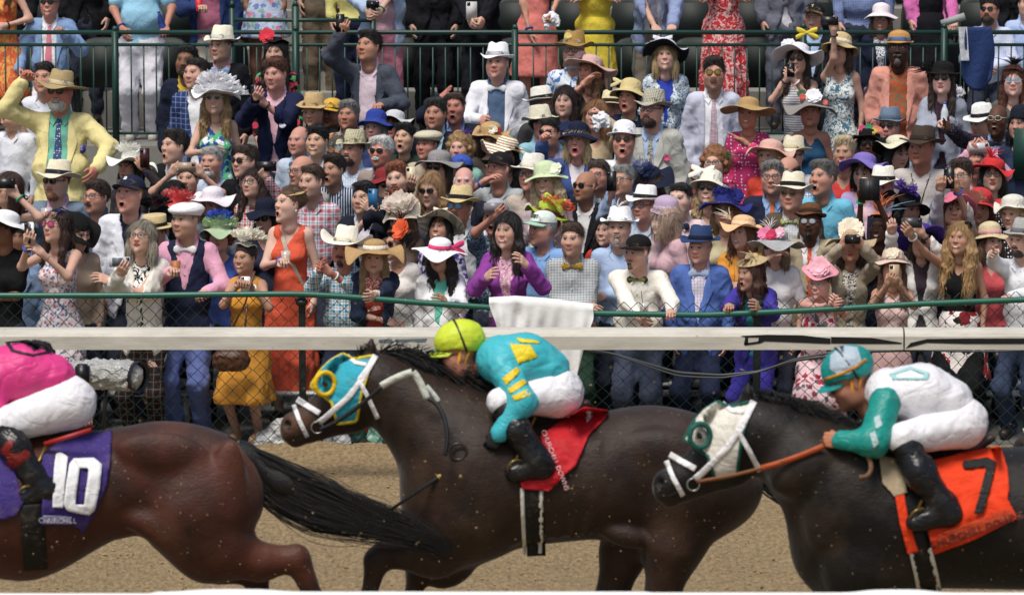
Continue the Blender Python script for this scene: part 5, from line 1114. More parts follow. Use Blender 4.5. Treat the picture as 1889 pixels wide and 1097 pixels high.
pp(392, 378, 'person in a white wide hat behind the green and blue hat', 1.9, None, sx='f', top='blouse', c='#9aa0a8', hr='bob', hc=G_, yaw=-20, pitch=-10, hat_=H('wide', '#e4dce4', br=.2))
pp(285, 432, 'person in a striped straw boater almost hidden behind the pink shirt', 1.0, None, top='shirt', c='#5a5a5a', hr='short', hc=B_, yaw=-30, pitch=-10, hat_=H('boater', '#d8c088', band='#1c1c1c'))
pp(300, 415, 'woman with a large black mesh fascinator behind the woman in dark glasses', 1.4, None, sx='f', top='blouse', c='#1c1c1e', hr='long', hc=K_, yaw=-20, pitch=-8, hat_=H('disc', '#121214', br=.12, deco=[('ruffle', '#141416', (-.05, -.06, .03), .02, .15, 9), ('feather', '#101010', (0, 0, .03), (-.4, 0, .8), .16, 12)]))
# --- second and third rows, left half
pp(241, 312, 'woman in a large white hat filming with a dark red phone', 3.6, ph('dark red phone held up by the woman in the large white hat', '#3a1418', side=1), sx='f', sk=3, top='blouse', c='#3a3236', hr='bob', hc=K_, yaw=-34, pitch=8, Rr=(268, 312, .22), hrr='hold', hat_=H('wide', '#e8e8dc', br=.21, wave=.035, deco=[('ruffle', '#f0efe6', (-.02, -.04, .06), .01, .11, 6)]))
pp(346, 333, 'dark haired person raising a gold phone with both bare arms', 2.4, ph('gold phone held level above the crowd with both hands', '#a8927c', side=0, land=True, up=.03), sx='m', sk=2, top='tee', c='#b83838', hr='side', hc='#241a14', yaw=-10, pitch=6, L=(315, 322, .22, -.9, -.2), Rr=(372, 322, .22, .9, -.2), hl='hold', hrr='hold')
pp(322, 272, 'open mouthed man with dark hair in a black suit', 4.4, None, top='jacket', c='#15161a', c2='#d8dce4', hr='side', hc='#241a14', mouth='o', yaw=-50, pitch=6)
pp(318, 362, 'black haired woman in tiny sunglasses behind the red hat', 2.2, None, sx='f', top='blouse', c='#5a2a30', hr='bob', hc=K_, gl='sun', yaw=-36)
pp(391, 300, 'grey haired man with a white beard in a pale blue shirt', 3.6, None, top='shirt', c='#b4c8e0', hr='short', hc='#a8a8a4', beard='beard:#c8c4bc', yaw=-22, pitch=2, sk='#c68f78', fat=1.1)
pp(452, 300, 'man in sunglasses holding a black phone out to the right', 3.5, None, top='jacket', c='#101216', c2='#20222a', hr='short', hc='#3a2a20', gl='sun', yaw=-40)
pp(469, 340, 'brunette woman in round glasses with long hair in a plaid top', 2.6, ph('black phone stretched out above the brunette in round glasses', side=1, land=True), sx='f', top='shirt', c='plaid:#e0d0d0:#b83838:#3a4a6a:.04', hr='long', hc='#3a2418', gl='clear', yaw=-34, pitch=8, Rr=(492, 328, .3, .8, -.4), hrr='hold')
pp(556, 318, 'balding older man in rimless glasses frowning', 3.2, None, top='shirt', c='#a8a89c', hr='bald', hc='#5a544c', gl='clear', yaw=-46, pitch=0, sk='#c48a72', fat=1.1)
pp(575, 338, 'young man with short brown hair in a red, white and blue madras shirt', 2.2, None, top='shirt', c='plaid:#dcd8dc:#c0606c:#5a84b0:.06', hr='crop', hc='#4a3424', stub=.15, yaw=-32, pitch=2, neck=0)
pp(615, 315, 'dark haired man with parted lips in a navy striped shirt', 3.3, None, top='shirt', c='stripe:#1c2844:#b8c4d8:.02', hr='side', hc='#2a1c14', yaw=-32, mouth='o', sk=3, stub=.15)
pp(733, 332, 'shouting man with a full red beard in navy blazer and pink bow tie', 2.6, None, top='jacket', c='#1a2034', c2='#e8d8dc', bowt='#d88aa0', hr='side', hc='#8a4a26', beard='full:#8a3a18', mouth='o', yaw=-14, pitch=0, roll=-6, sk=1)
pp(671, 368, 'black haired man in a navy blazer filming with a blue phone', 1.7, ph('blue phone held up by the black haired man in navy', '#2a6a9a', side=1, yaw=-20), top='jacket', c='#171c2c', c2='#d8d8e4', hr='side', hc='#12100f', stub=.15, yaw=-26, pitch=4, Rr=(688, 388, .28), hrr='hold', L=(680, 400, .28), hl='hold')
pp(795, 352, 'blonde woman with sunglasses behind a raised arm', 2.3, None, sx='f', top='blouse', c='#3a3a48', hr='wavy', hc='#9a7448', gl='sun', yaw=-20, pitch=-6)
pp(712, 345, 'person in a dark red hat with one bare arm raised holding a cream phone', 2.9, ph('cream phone held high beside the red bearded man', '#d8d0b0', side=1, up=.05), sx='f', top='tank', c='#b09a90', hr='bob', hc=N_, gl='sun', yaw=10, Rr=(758, 345, .35, .5, -.8), hrr='hold', hat_=H('bucket', '#8a2028', br=.15))
pp(740, 405, 'woman under a pale mesh hat with flowers and long curly hair', 1.5, None, sx='f', top='blouse', c='#5a4a40', hr='mass', hc='#5a3418', yaw=-30, pitch=-14, hat_=H('wide', '#cfc4b0', br=.16, tilt=-6, deco=[('ruffle', '#d8c8b8', (0, 0, .04), .02, .15, 5), ('flower', '#c86048', (-.05, -.08, .05), .03)]))
pp(809, 312, 'woman in a grey wide hat and large dark sunglasses with pearl earrings', 3.4, None, sx='f', top='blouse', c='#c8c0c4', hr='bob', hc='#281a14', gl='sun', lip='#a03038', yaw=-24, pitch=2, mouth='s', hat_=H('wide', '#8f8c8c', br=.19, droop=.5, wave=.02))
pp(849, 318, 'man in a blue, white and red cap behind the grey hat', 3.8, None, top='shirt', c='#e6e6ee', hr='short', hc=B_, yaw=-30, hat_=H('cap', '#2a50b0', band='#141414'))
pp(856, 340, 'old man with fluffy white hair and a stern face', 2.8, None, top='jacket', c='#1c2030', c2='#c8b8a8', hr='bald', hc='#dedbd4', yaw=-4, pitch=8, sk='#d0968a')
pp(920, 314, 'man in a black cap with grey sweater looking up', 3.2, None, top='polo', c='#a8b0b4', hr='crop', hc='#6a5a4a', yaw=-40, pitch=10, sk='#c48670', hat_=H('cap', '#16171c'), fat=1.15, L=(893, 335, .2), hl='relax')
pp(848, 384, 'mustached man in a straw fedora and mirrored blue sunglasses', 1.8, None, top='shirt', c='#e8e8ec', hr='crop', hc='#3a3028', beard='tache:#4a4038', gl='sun:#3a90c8:#8a7a60', yaw=-24, sk='#a86a50', hat_=H('fedora', '#d8c088', band='#1c1c1e', straw=True))
pp(812, 425, 'black haired woman in a cream and grey banded straw hat looking up', .8, None, sx='f', sk=3, top='blouse', c='floral:#e8e4ec:#4a3aa0:#8878c0:.04', hr='long', hc='#15100e', yaw=-20, pitch=16, mouth='s', hat_=H('wide', 'hoop:#d8d0b4:#a8a088:.014', br=.205, tilt=22, straw=True, deco=[('bow', '#e0d8c0', (0, -.09, .06), .06)]))
pp(914, 402, 'man with open mouth behind a grey phone in a blue print shirt', 1.2, ph('grey phone in a clear case beside the magenta cardigan', '#7a7880', side=-1, land=True, up=.04), top='tee', c='print:#2a4058:#88a0b0:.02', hr='short', hc='#7a6a5a', mouth='o', yaw=-20, pitch=4, L=(912, 400, .3, -1., -.4), hl='hold', fat=1.2, sk='#b87a60', hat_=H('cap', '#a8aab0'))
# --- middle
pp(1008, 338, 'laughing blonde woman in a pale green hat with a cream flower', 2.4, None, sx='f', top='tee', c='#e0c8cc', hr='mass', hc='#b8a078', mouth='s', yaw=-20, pitch=2, roll=-8, hat_=H('cloche', '#c8d8ac', br=.165, droop=1.0, wave=.01, deco=[('flower', '#e8ecd0', (.09, -.06, .03), .05)]))
pp(980, 325, 'man in glasses and a white fedora behind the pale green hat', 3.0, None, top='shirt', c='#c8b8a8', hr='short', hc=G_, gl='clear', yaw=-30, sk='#c88a74', hat_=H('panama', '#e8e4d8', band='#d8d0c0'))
pp(1013, 408, 'red haired woman in a lime green hat over an orange striped brim', 1.3, None, sx='f', top='blouse', c='floral:#e8e8d8:#88a860:#c89868:.03', hr='curly', hc='#7a2c14', yaw=150, pitch=-4, hat_=H('wide', '#a8c020', br=.19, tilt=-10, roll=-14, wave=.02, deco=[('bow', '#b8cc38', (-.04, .05, .10), .10, (0, 1, .3)), ('ruffle', '#e05a28', (-.06, .0, .06), .04, .14, 5)]))
pp(1080, 346, 'shaven headed man in black sunglasses', 2.5, None, top='jacket', c='#1c1d22', c2='#e0e0e0', hr=None, hc=B_, gl='sun', yaw=-40, sk='#a87458')
pp(1104, 326, 'man in black framed glasses and a dark blazer over a striped shirt', 2.7, 'card', top='jacket', c='#1a1c22', c2='stripe:#e8e8f0:#5a4a8a:.012', hr='short', hc='#4a3c30', gl='clear', yaw=-24, mouth='s', sk='#c88a74', fat=1.1, L=(1088, 405, .25), hl='grip')
pp(1150, 335, 'grey haired man filming with a black phone in a blue shirt', 2.2, ph('black phone held up in front of the grey haired man', side=-1, yaw=-10), top='shirt', c='#8aa0c0', hr='short', hc='#8a8a86', gl='clear', yaw=-34, L=(1128, 355, .25, -.3, -1), hl='hold', sk='#c08a70')
pp(1188, 382, 'man in black glasses and a white fedora with a black band', 1.7, None, top='shirt', c='#b8c8dc', hr='crop', hc='#6a4a34', gl='clear:#222222:#101010', yaw=-34, pitch=2, fat=1.2, sk='#cf957e', hat_=H('fedora', '#f2f2f2', band='#202020'))
pp(1254, 370, 'tall young man in a pale pink shirt with a navy bow tie', 1.5, None, top='shirt', c='#e8ccd2', bowt='#202c48', hr='crop', hc='#231812', stub=.1, yaw=-22, mouth='s', sk=1)
pp(1228, 402, 'person in a lilac round hat between the white fedora and pink shirt', 1.1, None, sx='f', top='blouse', c='#d0a8b0', hr='bob', hc='#c0a088', yaw=-150, pitch=-4, hat_=H('cloche', '#b8a0bc', br=.12, band='#c8b0cc'))
pp(1200, 342, 'person under a wide navy hat with a blue tulle frill', 2.4, None, sx='f', top='blouse', c='#303858', hr='bob', hc=N_, yaw=-20, pitch=-16, hat_=H('wide', '#151c34', br=.20, tilt=-8, deco=[('ruffle', '#2a3a68', (-.05, -.03, .07), .01, .10, 8)]))
pp(1309, 352, 'blonde woman in a cream hat with bow and dark wraparound sunglasses', 2.2, None, sx='f', top='blouse', c='#e0e0d8', hr='wavy', hc='#a88c60', gl='sun', yaw=-20, pitch=10, mouth='s', hat_=H('cloche', '#e4dfcc', br=.165, tilt=14, deco=[('bow', '#f0ece0', (-.05, -.08, .07), .09)]))
pp(1318, 304, 'curly haired woman in round glasses with a green feather fascinator', 3.5, None, sx='f', top='blouse', c='#b03a5a', hr='curly', hc='#9a6438', gl='clear:#222222:#303038', yaw=-16, mouth='s', hat_=H('disc', '#1a5a34', br=.05, size=.5, deco=[('feather', '#1a7a40', (.14, .0, -.02), (.8, 0, .4), .16, 30)]))
pp(1338, 392, 'woman in a royal blue mesh hat with a ruched crown and round sunglasses', 1.4, None, sx='f', top='blouse', c='#c0b890', hr='bob', hc='#9a7a50', gl='sun', yaw=-14, hat_=H('wide', '#232a7c', br=.205, wave=.03, deco=[('ruffle', '#2a3090', (0, 0, .05), .02, .11, 6), ('flower', '#1c2470', (.08, -.05, .06), .06, 11)]))
pp(1425, 330, 'heavy faced man in square glasses with combed grey hair', 2.8, None, top='jacket', c='#1d2440', c2='#8aa8d8', tie='#d86a28', hr='side', hc='#7a7874', gl='clear:#222222:#202020', yaw=-10, fat=1.25, sk='#c08670')
pp(1452, 320, 'balding man in silver sunglasses behind the old man in the fedora', 3.1, None, top='shirt', c='check:#d8e0ea:#5a7aa8:.02', hr='bald', hc='#3a2a20', gl='sun:#9aa4ac:#888888', yaw=-36, sk='#c48a72')
pp(1462, 290, 'bearded man in a cream straw fedora and black sunglasses', 3.9, None, top='shirt', c='#cfcfd8', hr='crop', hc='#5a3424', beard='beard:#6a4430', gl='sun', yaw=-20, sk='#d09a88', hat_=H('fedora', '#e0d6b8', band='#c8bc98', straw=True))
pp(1461, 360, 'old man in a cream fedora, tinted glasses, brown tweed jacket and pale bow tie', 1.8, None, top='jacket', c='#5a5040', c2='check:#e8eaec:#a0a8b0:.012', bowt='print:#d8dc98:#5a5a3a:.02', hr='bald', hc='#8a8680', gl='sun:#4a3426:#8a7a60', yaw=-20, sk='#cf957e', hat_=H('fedora', '#ece4c8', band='#181818', straw=True))
pp(1518, 330, 'laughing grey haired man in a sky blue polo shirt', 2.4, None, top='polo', c='#62bcdc', hr='side', hc='#6a6864', mouth='o', yaw=-38, pitch=8, sk='#c48a72', fat=1.1)
pp(1557, 284, 'laughing woman with cropped bleached hair and red tassel earrings', 3.6, None, sx='f', sk=3, top='halter', c='#c82820', hr='side', hc='#c8b488', mouth='s', lip='#c01820', yaw=-16, pitch=4)
pp(1628, 348, 'pink shirted man in a panama hat and navy braces', 2.0, None, top='shirt', c='#e4b8c4', hr='crop', hc='#8a6a58', fat=1.35, yaw=-20, pitch=-2, sk='#c87a66', extra='braces:#1c2440', hat_=H('panama', '#f0ece0', band='#151515'))
pp(1594, 318, 'woman in a pale lilac mesh hat behind the panama hat', 2.7, None, sx='f', top='blouse', c='#c0a8d8', hr='bob', hc=B_, yaw=-20, pitch=-14, hat_=H('wide', '#7a68b8', br=.19, tilt=30))
pp(1675, 385, 'person in a glossy black wide hat with purple ruffles', 1.9, None, sx='f', top='blouse', c='#2a2430', hr='bob', hc=K_, yaw=30, pitch=-10, hat_=H('wide', '#0e0e12', br=.2, roll=24, deco=[('ruffle', '#5a30a8', (-.08, -.03, .04), .01, .10, 8)]))
pp(1700, 275, 'man in a dark brown fedora and pale grey shirt with a black lanyard', 3.3, 'lanyard', top='shirt', c='#c4bcb6', hr='crop', hc='#5a4a3c', yaw=-30, pitch=2, fat=1.3, sk='#b07258', hat_=H('fedora', '#43362c', band='#2c221c', br=.17))
pp(1772, 328, 'bearded man in glasses wearing a blue blazer, half hidden by a phone', 2.3, None, top='jacket', c='#7088b4', c2='#e8e8ec', hr='side', hc='#3c2c20', beard='beard:#5a4434', gl='clear', yaw=-24)
pp(1762, 392, 'woman with both arms raised in pale grey sleeves filming with a black phone', 1.6, ph('black phone held up by two arms in pale grey sleeves', side=0, yaw=-20, w=.08, h=.16), sx='f', sk=3, top='blouse', c='#b8b0ae', hr='long', hc=N_, yaw=-10, pitch=10, L=(1734, 352, .25, -.8, -.5), Rr=(1765, 348, .25, .8, -.5), hl='hold', hrr='hold', hat_=H('wide', '#d86a88', br=.17, tilt=20, deco=[('ruffle', '#c0a888', (.08, 0, .03), .02, .14, 4)]))
pp(1831, 325, 'woman in dark glasses and a scarlet hat topped with red feathers', 2.6, None, sx='f', top='blouse', c='dots:#141418:#e8e8e8:.02', hr='bob', hc='#15100e', gl='clear:#222222:#101010', yaw=-6, pitch=4, lip='#a01820', hat_=H('wide', '#d01c20', br=.17, roll=10, deco=[('feather', '#e01820', (-.03, -.06, .06), (0, -.2, .9), .12, 40)]))
pp(1808, 382, 'person in a bright red felt hat tilted down', 1.8, None, sx='f', top='blouse', c='#c02028', hr='bob', hc='#5a2a24', yaw=-10, pitch=-12, hat_=H('wide', '#c8202a', br=.175, roll=12))
pp(1868, 395, 'blonde person in a pale hat at the right edge', 1.6, None, sx='f', top='blouse', c='dots:#1a1a22:#e0e0e0:.02', hr='curly', hc='#c0a070', yaw=-30, pitch=-6, hat_=H('wide', '#d8d4c8', br=.15))
pp(1420, 292, 'blonde woman in a pale pink wide hat behind the fedoras', 3.9, None, sx='f', sk=2, top='blouse', c='#d83a1c', hr='curly', hc='#c8a070', yaw=-30, pitch=6, hat_=H('wide', '#d8a898', br=.19))
# --- upper rows left
pp(110, 172, 'large bearded man in a yellow blazer, mint shirt and straw hat raising his fist', 7.0, 'badge', top='jacket', c='#e6d790', c2='#6cbca4', tie='dots:#34507c:#e8d8e0:.02', hr='crop', hc=G_, beard='full:#b8b4ac', gl='sun', mouth='o', yaw=-12, pitch=2, fat=1.42, sc_=1.1, L=(42, 150, .1, -1, -.6), hl='fist', Rr=(178, 312, .3, .8, -.5), hrr='relax', sk='#c0755c', open_=1, hat_=H('fedora', '#b09868', br=.185, band='#c8b890', straw=True, roll=8))
pp(82, 146, 'dark haired man behind the raised fist', 8.0, None, top='shirt', c='#d8dce8', hr='short', hc='#1c1614', yaw=-14, sk='#c48a70', L='dn')
pp(22, 215, 'person in a white shirt with a blue stripe beside the yellow blazer', 7.6, None, top='shirt', c='#dfe2ec', hr='short', hc='#3a2a20', yaw=-60, pitch=-20)
pp(345, 115, 'bearded man in a navy and yellow track jacket', 8.6, None, sk=4, top='jacket', lapel=False, c='#171e34', c2='#d8b020', hr='crop', hc=K_, beard='beard:' + K_, yaw=-14)
pp(362, 138, 'young man with cropped dark hair in a blue windowpane blazer', 7.7, None, top='jacket', c='pane:#1f3468:#8a9cc8:.045', c2='#e8e8ec', hr='crop', hc='#2a1e18', yaw=-34, sk='#cf9a84', stub=.15)
pp(408, 86, 'young man in a cream fedora, dark blazer and pale blue bow tie', 9.2, None, top='jacket', c='#14161e', c2='#e8b0b8', bowt='#88b0e0', hr='short', hc='#2e2018', yaw=-30, pitch=0, hat_=H('fedora', '#ece6cc', band='#c8c8c0', br=.145))
pp(398, 184, 'smiling blonde woman in a huge white tulle hat, round sunglasses and floral dress', 6.2, None, sx='f', top='dress', c='floral:#58c088:#2a4aa0:#e8eef0:.05', hr='wavy', hc='#9a7a4c', gl='sun:#15171a:#c0b8a8', mouth='s', yaw=-8, pitch=4, L='clap', hat_=H('wide', '#f0f0f4', br=.20, wave=.03, deco=[('ruffle', '#f4f4f8', (0, .02, .06), .01, .17, 9), ('ruffle', '#f4f4f8', (-.02, -.03, .08), .01, .12, 8), ('ruffle', '#f4f4f8', (.02, .02, -.02), .10, .22, 11)]))
pp(509, 138, 'auburn haired man in a navy blazer and pink shirt looking at his phone', 7.2, ph('black phone held by the auburn haired man in navy', side=0, up=.04, dx=-.03), top='jacket', c='#171f44', c2='#e8b4c4', hr='side', hc='#5a3018', yaw=-24, pitch=-4, sk='#cf9280', L=(470, 186, .3), Rr=(486, 190, .3), hl='hold', hrr='hold', fat=1.05, extra='square:#c8c8dc')
pp(509, 100, 'woman with a black pillbox hat and red rose beneath the handrail', 8.9, None, sx='f', top='blouse', c='floral:#181818:#d02850:#58a060:.06', hr='long', hc='#1c1410', yaw=-12, hat_=H('disc', '#141416', br=.11, deco=[('flower', '#d81c38', (-.07, -.05, .03), .065, 11)]))
pp(680, 88, 'tall man in a grey blazer and pink shirt filming with one arm raised high', 8.6, ph('black phone held high by the man in the grey blazer', side=-1), top='jacket', open_=1, c='#474e5c', c2='#e4ccd8', hr='side', hc='#231a14', yaw=-32, pitch=10, sk='#bc8468', L=(628, 62, .2, -.9, -.3), hl='hold', Rr=(703, 195, .25), hrr='grip', by=-8)
pp(917, 118, 'man in a white blazer, white fedora and white bow tie over a denim shirt', 8.4, None, top='jacket', open_=1, c='#e8e8f0', c2='#4a6484', bowt='#f0f0f0', hr='crop', hc='#5a4a40', yaw=-14, pitch=4, fat=1.18, sk='#cf9280', L=(885, 222, .25), hl='fist', hat_=H('fedora', '#f2f2f4', band='#b8b8c0', br=.14))
pp(643, 214, 'lean man with thick grey hair and tanned face', 6.0, None, top='shirt', c='floral:#5a5048:#c88850:#8a9aa0:.05', hr='side', hc='#7c7a76', yaw=-18, sk='#b87a60')
pp(585, 262, 'smiling man with black hair, grey vest and white shirt', 4.9, None, top='jacket', lapel=False, c='#8c8c80', c2='#e8e8ee', hr='side', hc='#0f0d0c', mouth='s', yaw=-20, sk='#d0a080')
pp(552, 262, 'pink faced older man in a bow tie behind the smiling man', 5.4, None, top='shirt', c='#b8c8dc', bowt='#5a6a80', hr='bald', hc=G_, yaw=-30, sk='#c88a78')
pp(578, 208, 'person in a tan hat beside a yellow hood', 6.4, None, top='jacket', c='#15171c', hr='short', hc=N_, yaw=-20, pitch=-6, hat_=H('fedora', '#c8a870', straw=True), sk='#c08a70')
pp(612, 212, 'man with a yellow cap pushed back, face half hidden', 6.9, None, top='jacket', c='#14161c', hr='short', hc=K_, yaw=-30, pitch=0, hat_=H('cap', '#d8a820'), sk=4)
pp(692, 238, 'woman in a bright blue felt hat', 5.8, None, sx='f', top='blouse', c='#2a3a68', hr='bob', hc=G_, yaw=-20, sk='#c08e7c', hat_=H('cloche', '#1c3a98', br=.155, tilt=12))
pp(727, 234, 'woman in sunglasses under a grey and white wide hat', 6.2, None, sx='f', top='blouse', c='#1c2028', hr='bob', hc=N_, gl='sun', yaw=-20, sk='#c07a68', hat_=H('wide', '#c8c8cc', under='#33343a', br=.185, tilt=10))
pp(746, 256, 'laughing black haired man in a dark green shirt', 5.2, None, top='shirt', c='#24382c', hr='side', hc='#0f0d0c', mouth='o', yaw=-20, pitch=8, sk='#cfa080')
pp(803, 212, 'dark grey haired man in a navy suit and pale blue shirt', 6.1, None, top='jacket', c='#141a2c', c2='#a8d0e0', hr='side', hc='#2c2a2a', yaw=-16, sk='#b87e66')
pp(840, 200, 'man shading his eyes with one hand beside the white blazer', 7.0, None, top='jacket', c='#141c30', c2='#88a0d8', hr='crop', hc='#4a3428', yaw=-14, sk='#c27a68', mouth='o', L=(812, 182, .22, -1, -.1), hl='flat')
pp(651, 278, 'bearded man in a checked straw fedora and pale blue shirt', 4.3, None, top='shirt', c='pane:#d4e0f0:#88a0d0:.02', hr='short', hc='#3a281e', beard='beard:#3a261a', yaw=-30, mouth='s', sk='#c88e76', hat_=H('fedora', 'check:#d8d0ac:#8c8664:.012', br=.15, tilt=2), fat=1.1)
pp(704, 282, 'white haired man with white mustache and dark sunglasses', 4.2, None, top='shirt', c='#9a8a80', hr='side', hc='#dcd9d2', beard='tache:#e0ddd6', gl='sun', yaw=-26, sk='#bc7460')
pp(789, 270, 'man in a beige flat cap glancing sideways', 4.5, None, top='tee', c='#b8a890', hr='crop', hc='#3a2a20', yaw=-34, sk='#c07c68', hat_=H('flatcap', '#c8bfa4'))
pp(848, 276, 'woman with curly blonde hair and a purple feather fascinator', 4.4, None, sx='f', top='blouse', c='#8ac0b0', hr='curly', hc='#a8824e', yaw=-16, sk='#cf9a88', hat_=H('disc', '#4a2c88', br=.05, size=.6, deco=[('feather', '#5a30a8', (.07, -.05, .04), (.3, -.2, .8), .15, 26)]))
pp(905, 258, 'woman in a tan straw hat trimmed with cream and red flowers', 5.3, None, sx='f', top='blouse', c='#4a4038', hr='bob', hc=N_, yaw=-10, pitch=-12, hat_=H('wide', '#c09a62', br=.175, straw=True, deco=[('flower', '#ece4cc', (.03, -.09, .04), .04), ('flower', '#b02028', (.08, -.07, .03), .025)]))
pp(934, 286, 'dark haired woman in a white and tan spiral striped hat', 3.9, None, sx='f', sk=3, top='blouse', c='#15151a', hr='long', hc='#150f0d', yaw=-14, pitch=0, hat_=H('wide', 'hoop:#efe9dc:#b08a50:.020', br=.215, tilt=6, roll=14))
# --- upper rows middle
pp(1058, 96, 'white bearded man in a straw hat and a white and blue print shirt', 8.9, None, top='shirt', c='print:#e4eaf4:#3a80c8:.10', hr='crop', hc='#c8c8c4', beard='full:#b8b8b4', gl='clear', yaw=-14, sk='#c08a74', fat=1.15, hat_=H('fedora', '#a8823c', straw=True, br=.165, deco=[('flower', '#d8c070', (-.03, -.09, .06), .03)]))
pp(1088, 134, 'woman in a wide dusty pink hat with her hand at her mouth', 7.9, None, sx='f', top='blouse', c='#141416', hr='wavy', hc='#7a5432', yaw=-40, pitch=4, sk='#c88a74', L=(1080, 152, .14, -.8, -.7), hl='relax', hat_=H('wide', '#cfa8a0', br=.225, tilt=16, wave=.02, deco=[('flower', '#7a5c60', (-.07, -.08, .05), .05)]))
pp(1042, 190, 'brunette woman with sunglasses pushed up on her head', 6.8, None, sx='f', top='blouse', c='#2a3040', hr='long', hc='#2c1a14', yaw=-14, sk='#d0a08c')
pp(1003, 196, 'man in a white panama hat with a black band seen from the side', 7.4, None, top='shirt', c='#3a3a3c', hr='short', hc=G_, yaw=60, sk='#c07864', hat_=H('panama', '#ece8dc', band='#161616'))
pp(1000, 232, 'person in a cream straw fedora below the panama hat', 5.8, None, top='shirt', c='#88c0d0', hr='short', hc=B_, yaw=50, sk='#c07864', hat_=H('fedora', '#dcd6bc', straw=True))
pp(1228, 106, 'blonde woman in a black and white hat with ribbons and a royal blue top', 8.7, None, sx='f', top='cardigan', c='print:#d8e4ec:#5a7894:.03', c2='#1f3ab0', hr='bob', hc='#b89c68', yaw=-6, pitch=10, mouth='s', sk='#d0a08c', hat_=H('wide', '#ccccd8', under='#1a1c24', br=.195, tilt=22, deco=[('bow', '#d8d8e4', (-.03, -.03, .09), .08), ('feather', '#d0d0dc', (-.08, -.05, .04), (-.7, 0, .5), .12, 8)]))
pp(1317, 138, 'man in gold mirrored sunglasses, pale seersucker jacket and checked tie', 7.6, None, top='jacket', open_=1, c='#c4c8dc', c2='#eceef4', tie='check:#ecdfe8:#8a3a60:.012', hr='side', hc='#2a1d15', beard='tache:#6a4c3a', gl='sun:#8a7428:#1a1a1a', yaw=-4, stub=.2, sk='#c08a72')
pp(1380, 212, 'woman in an enormous tan straw hat and hot pink dotted dress, hand on her chest', 6.4, None, sx='f', top='blouse', c='dots:#d81c70:#f0e0e8:.028', hr='updo', hc='#8a5c38', mouth='s', yaw=-14, sk='#c08064', Rr=(1372, 262, .16, .9, -.6), hrr='flat', hat_=H('wide', '#b8955a', br=.235, straw=True, tilt=8, wave=.015))
pp(1161, 182, 'shouting woman in a yellow straw hat with a ribbon and navy blazer', 6.9, None, sx='f', top='jacket', c='#171d3c', c2='floral:#14141c:#d8b8a8:#5a9a80:.06', hr='curly', hc='#2a1710', mouth='o', yaw=-26, pitch=8, lip='#a83038', sk='#c88c70', hat_=H('cloche', '#d0bb80', br=.165, tilt=12, deco=[('bow', '#d8c890', (-.07, -.06, .06), .07)]))
pp(1203, 205, 'bearded man in round glasses, woven straw hat and pale grey jacket with a pink flower', 5.9, None, top='jacket', c='#b8b8ae', c2='#a8c0e4', tie='print:#6a6a64:#c8c4b4:.02', hr='short', hc='#3a281c', beard='full:#3a261a', gl='clear:#222222:#1a1a1a', yaw=-30, mouth='c', fat=1.15, sk='#cf957e', extra='boutonniere:#e85a88', hat_=H('fedora', 'check:#d0ccb4:#6a675c:.012', br=.15))
pp(1127, 204, 'bespectacled man in a straw hat with a black scarf band behind the shouting woman', 7.3, None, top='shirt', c='#c8c4ac', hr='short', hc='#8a5a38', beard='tache:#9a6a48', gl='clear', yaw=-12, sk='#c88472', hat_=H('panama', '#e4d4a4', band='#1c1c20'))
pp(1100, 215, 'woman raising a crumpled white handkerchief', 6.2, 'hanky', sx='f', top='blouse', c='#c8b088', hr='bob', hc='#9a6a40', yaw=-20, sk='#cf9a84', Rr=(1108, 215, .2), hrr='fist')
pp(1065, 262, 'shouting blonde woman in a navy hat and blue jacket stretching out her arm', 4.9, None, sx='f', top='jacket', c='#3c5694', c2='#e0d8e0', hr='bob', hc='#c4ab78', mouth='o', yaw=-12, pitch=8, lip='#b02430', sk='#cf8e7c', L=(1002, 262, .25, -.8, -.7), hl='fist', hat_=H('cloche', '#131c38', br=.165, deco=[('flower', '#1c2a50', (-.09, -.04, .05), .055)]))
pp(1151, 262, 'shouting man in a white bowler hat, sunglasses and white shirt', 4.8, None, top='shirt', c='#eceef2', hr='short', hc='#3a2a20', mouth='o', yaw=-8, pitch=6, gl='sun:#2a1c18:#5a3a28', sk='#cf8e78', hat_=H('bowler', '#eeeef4', band='#e4e4ec', br=.14))
pp(1015, 248, 'man in black sunglasses next to the outstretched blue arm', 5.3, None, top='shirt', c='#9a94b4', hr='short', hc='#1f1712', gl='sun', yaw=-28, sk='#c48a72', hat_=None)
# --- upper rows right
pp(1472, 112, 'dark haired woman in a huge white hat filming with a dark phone', 8.5, ph('small dark phone held by the woman in the huge white hat', side=0, up=.05, w=.065, h=.12), sx='f', sk=2, top='tank', c='hoop:#8a8a90:#d0d0d4:.02', hr='long', hc='#2c1a14', gl='sun', yaw=-14, pitch=4, L=(1452, 145, .25), Rr=(1464, 147, .25), hl='hold', hrr='hold', hat_=H('wide', '#dadae2', br=.215, tilt=20, deco=[('flower', '#e0e0e8', (-.08, -.07, .06), .05)]))
pp(1549, 96, 'woman in a tan cloche and white and blue print dress with one arm raised', 8.7, ph('black phone held high by the woman in the tan cloche', side=-1, land=True, dx=-.04), sx='f', sk=2, top='dress', c='print:#e4e8e4:#3f7890:.035', hr='bob', hc='#3a241a', yaw=-26, L=(1538, 58, .2, .3, -.9), hl='hold', hat_=H('cloche', '#cbb27c', br=.165, band='#e0d8c0', tilt=16))
pp(1658, 92, 'grey goateed man in a peach linen blazer, orange print shirt and amber straw hat', 8.3, None, sk=6, top='jacket', open_=1, c='#dc9482', c2='print:#b84a14:#7a6a4a:.03', hr='crop', hc='#2a2624', beard='goatee:#5a5450', yaw=-12, fat=1.12, hat_=H('small', '#c89048', band='#4a6a94', straw=True, br=.118))
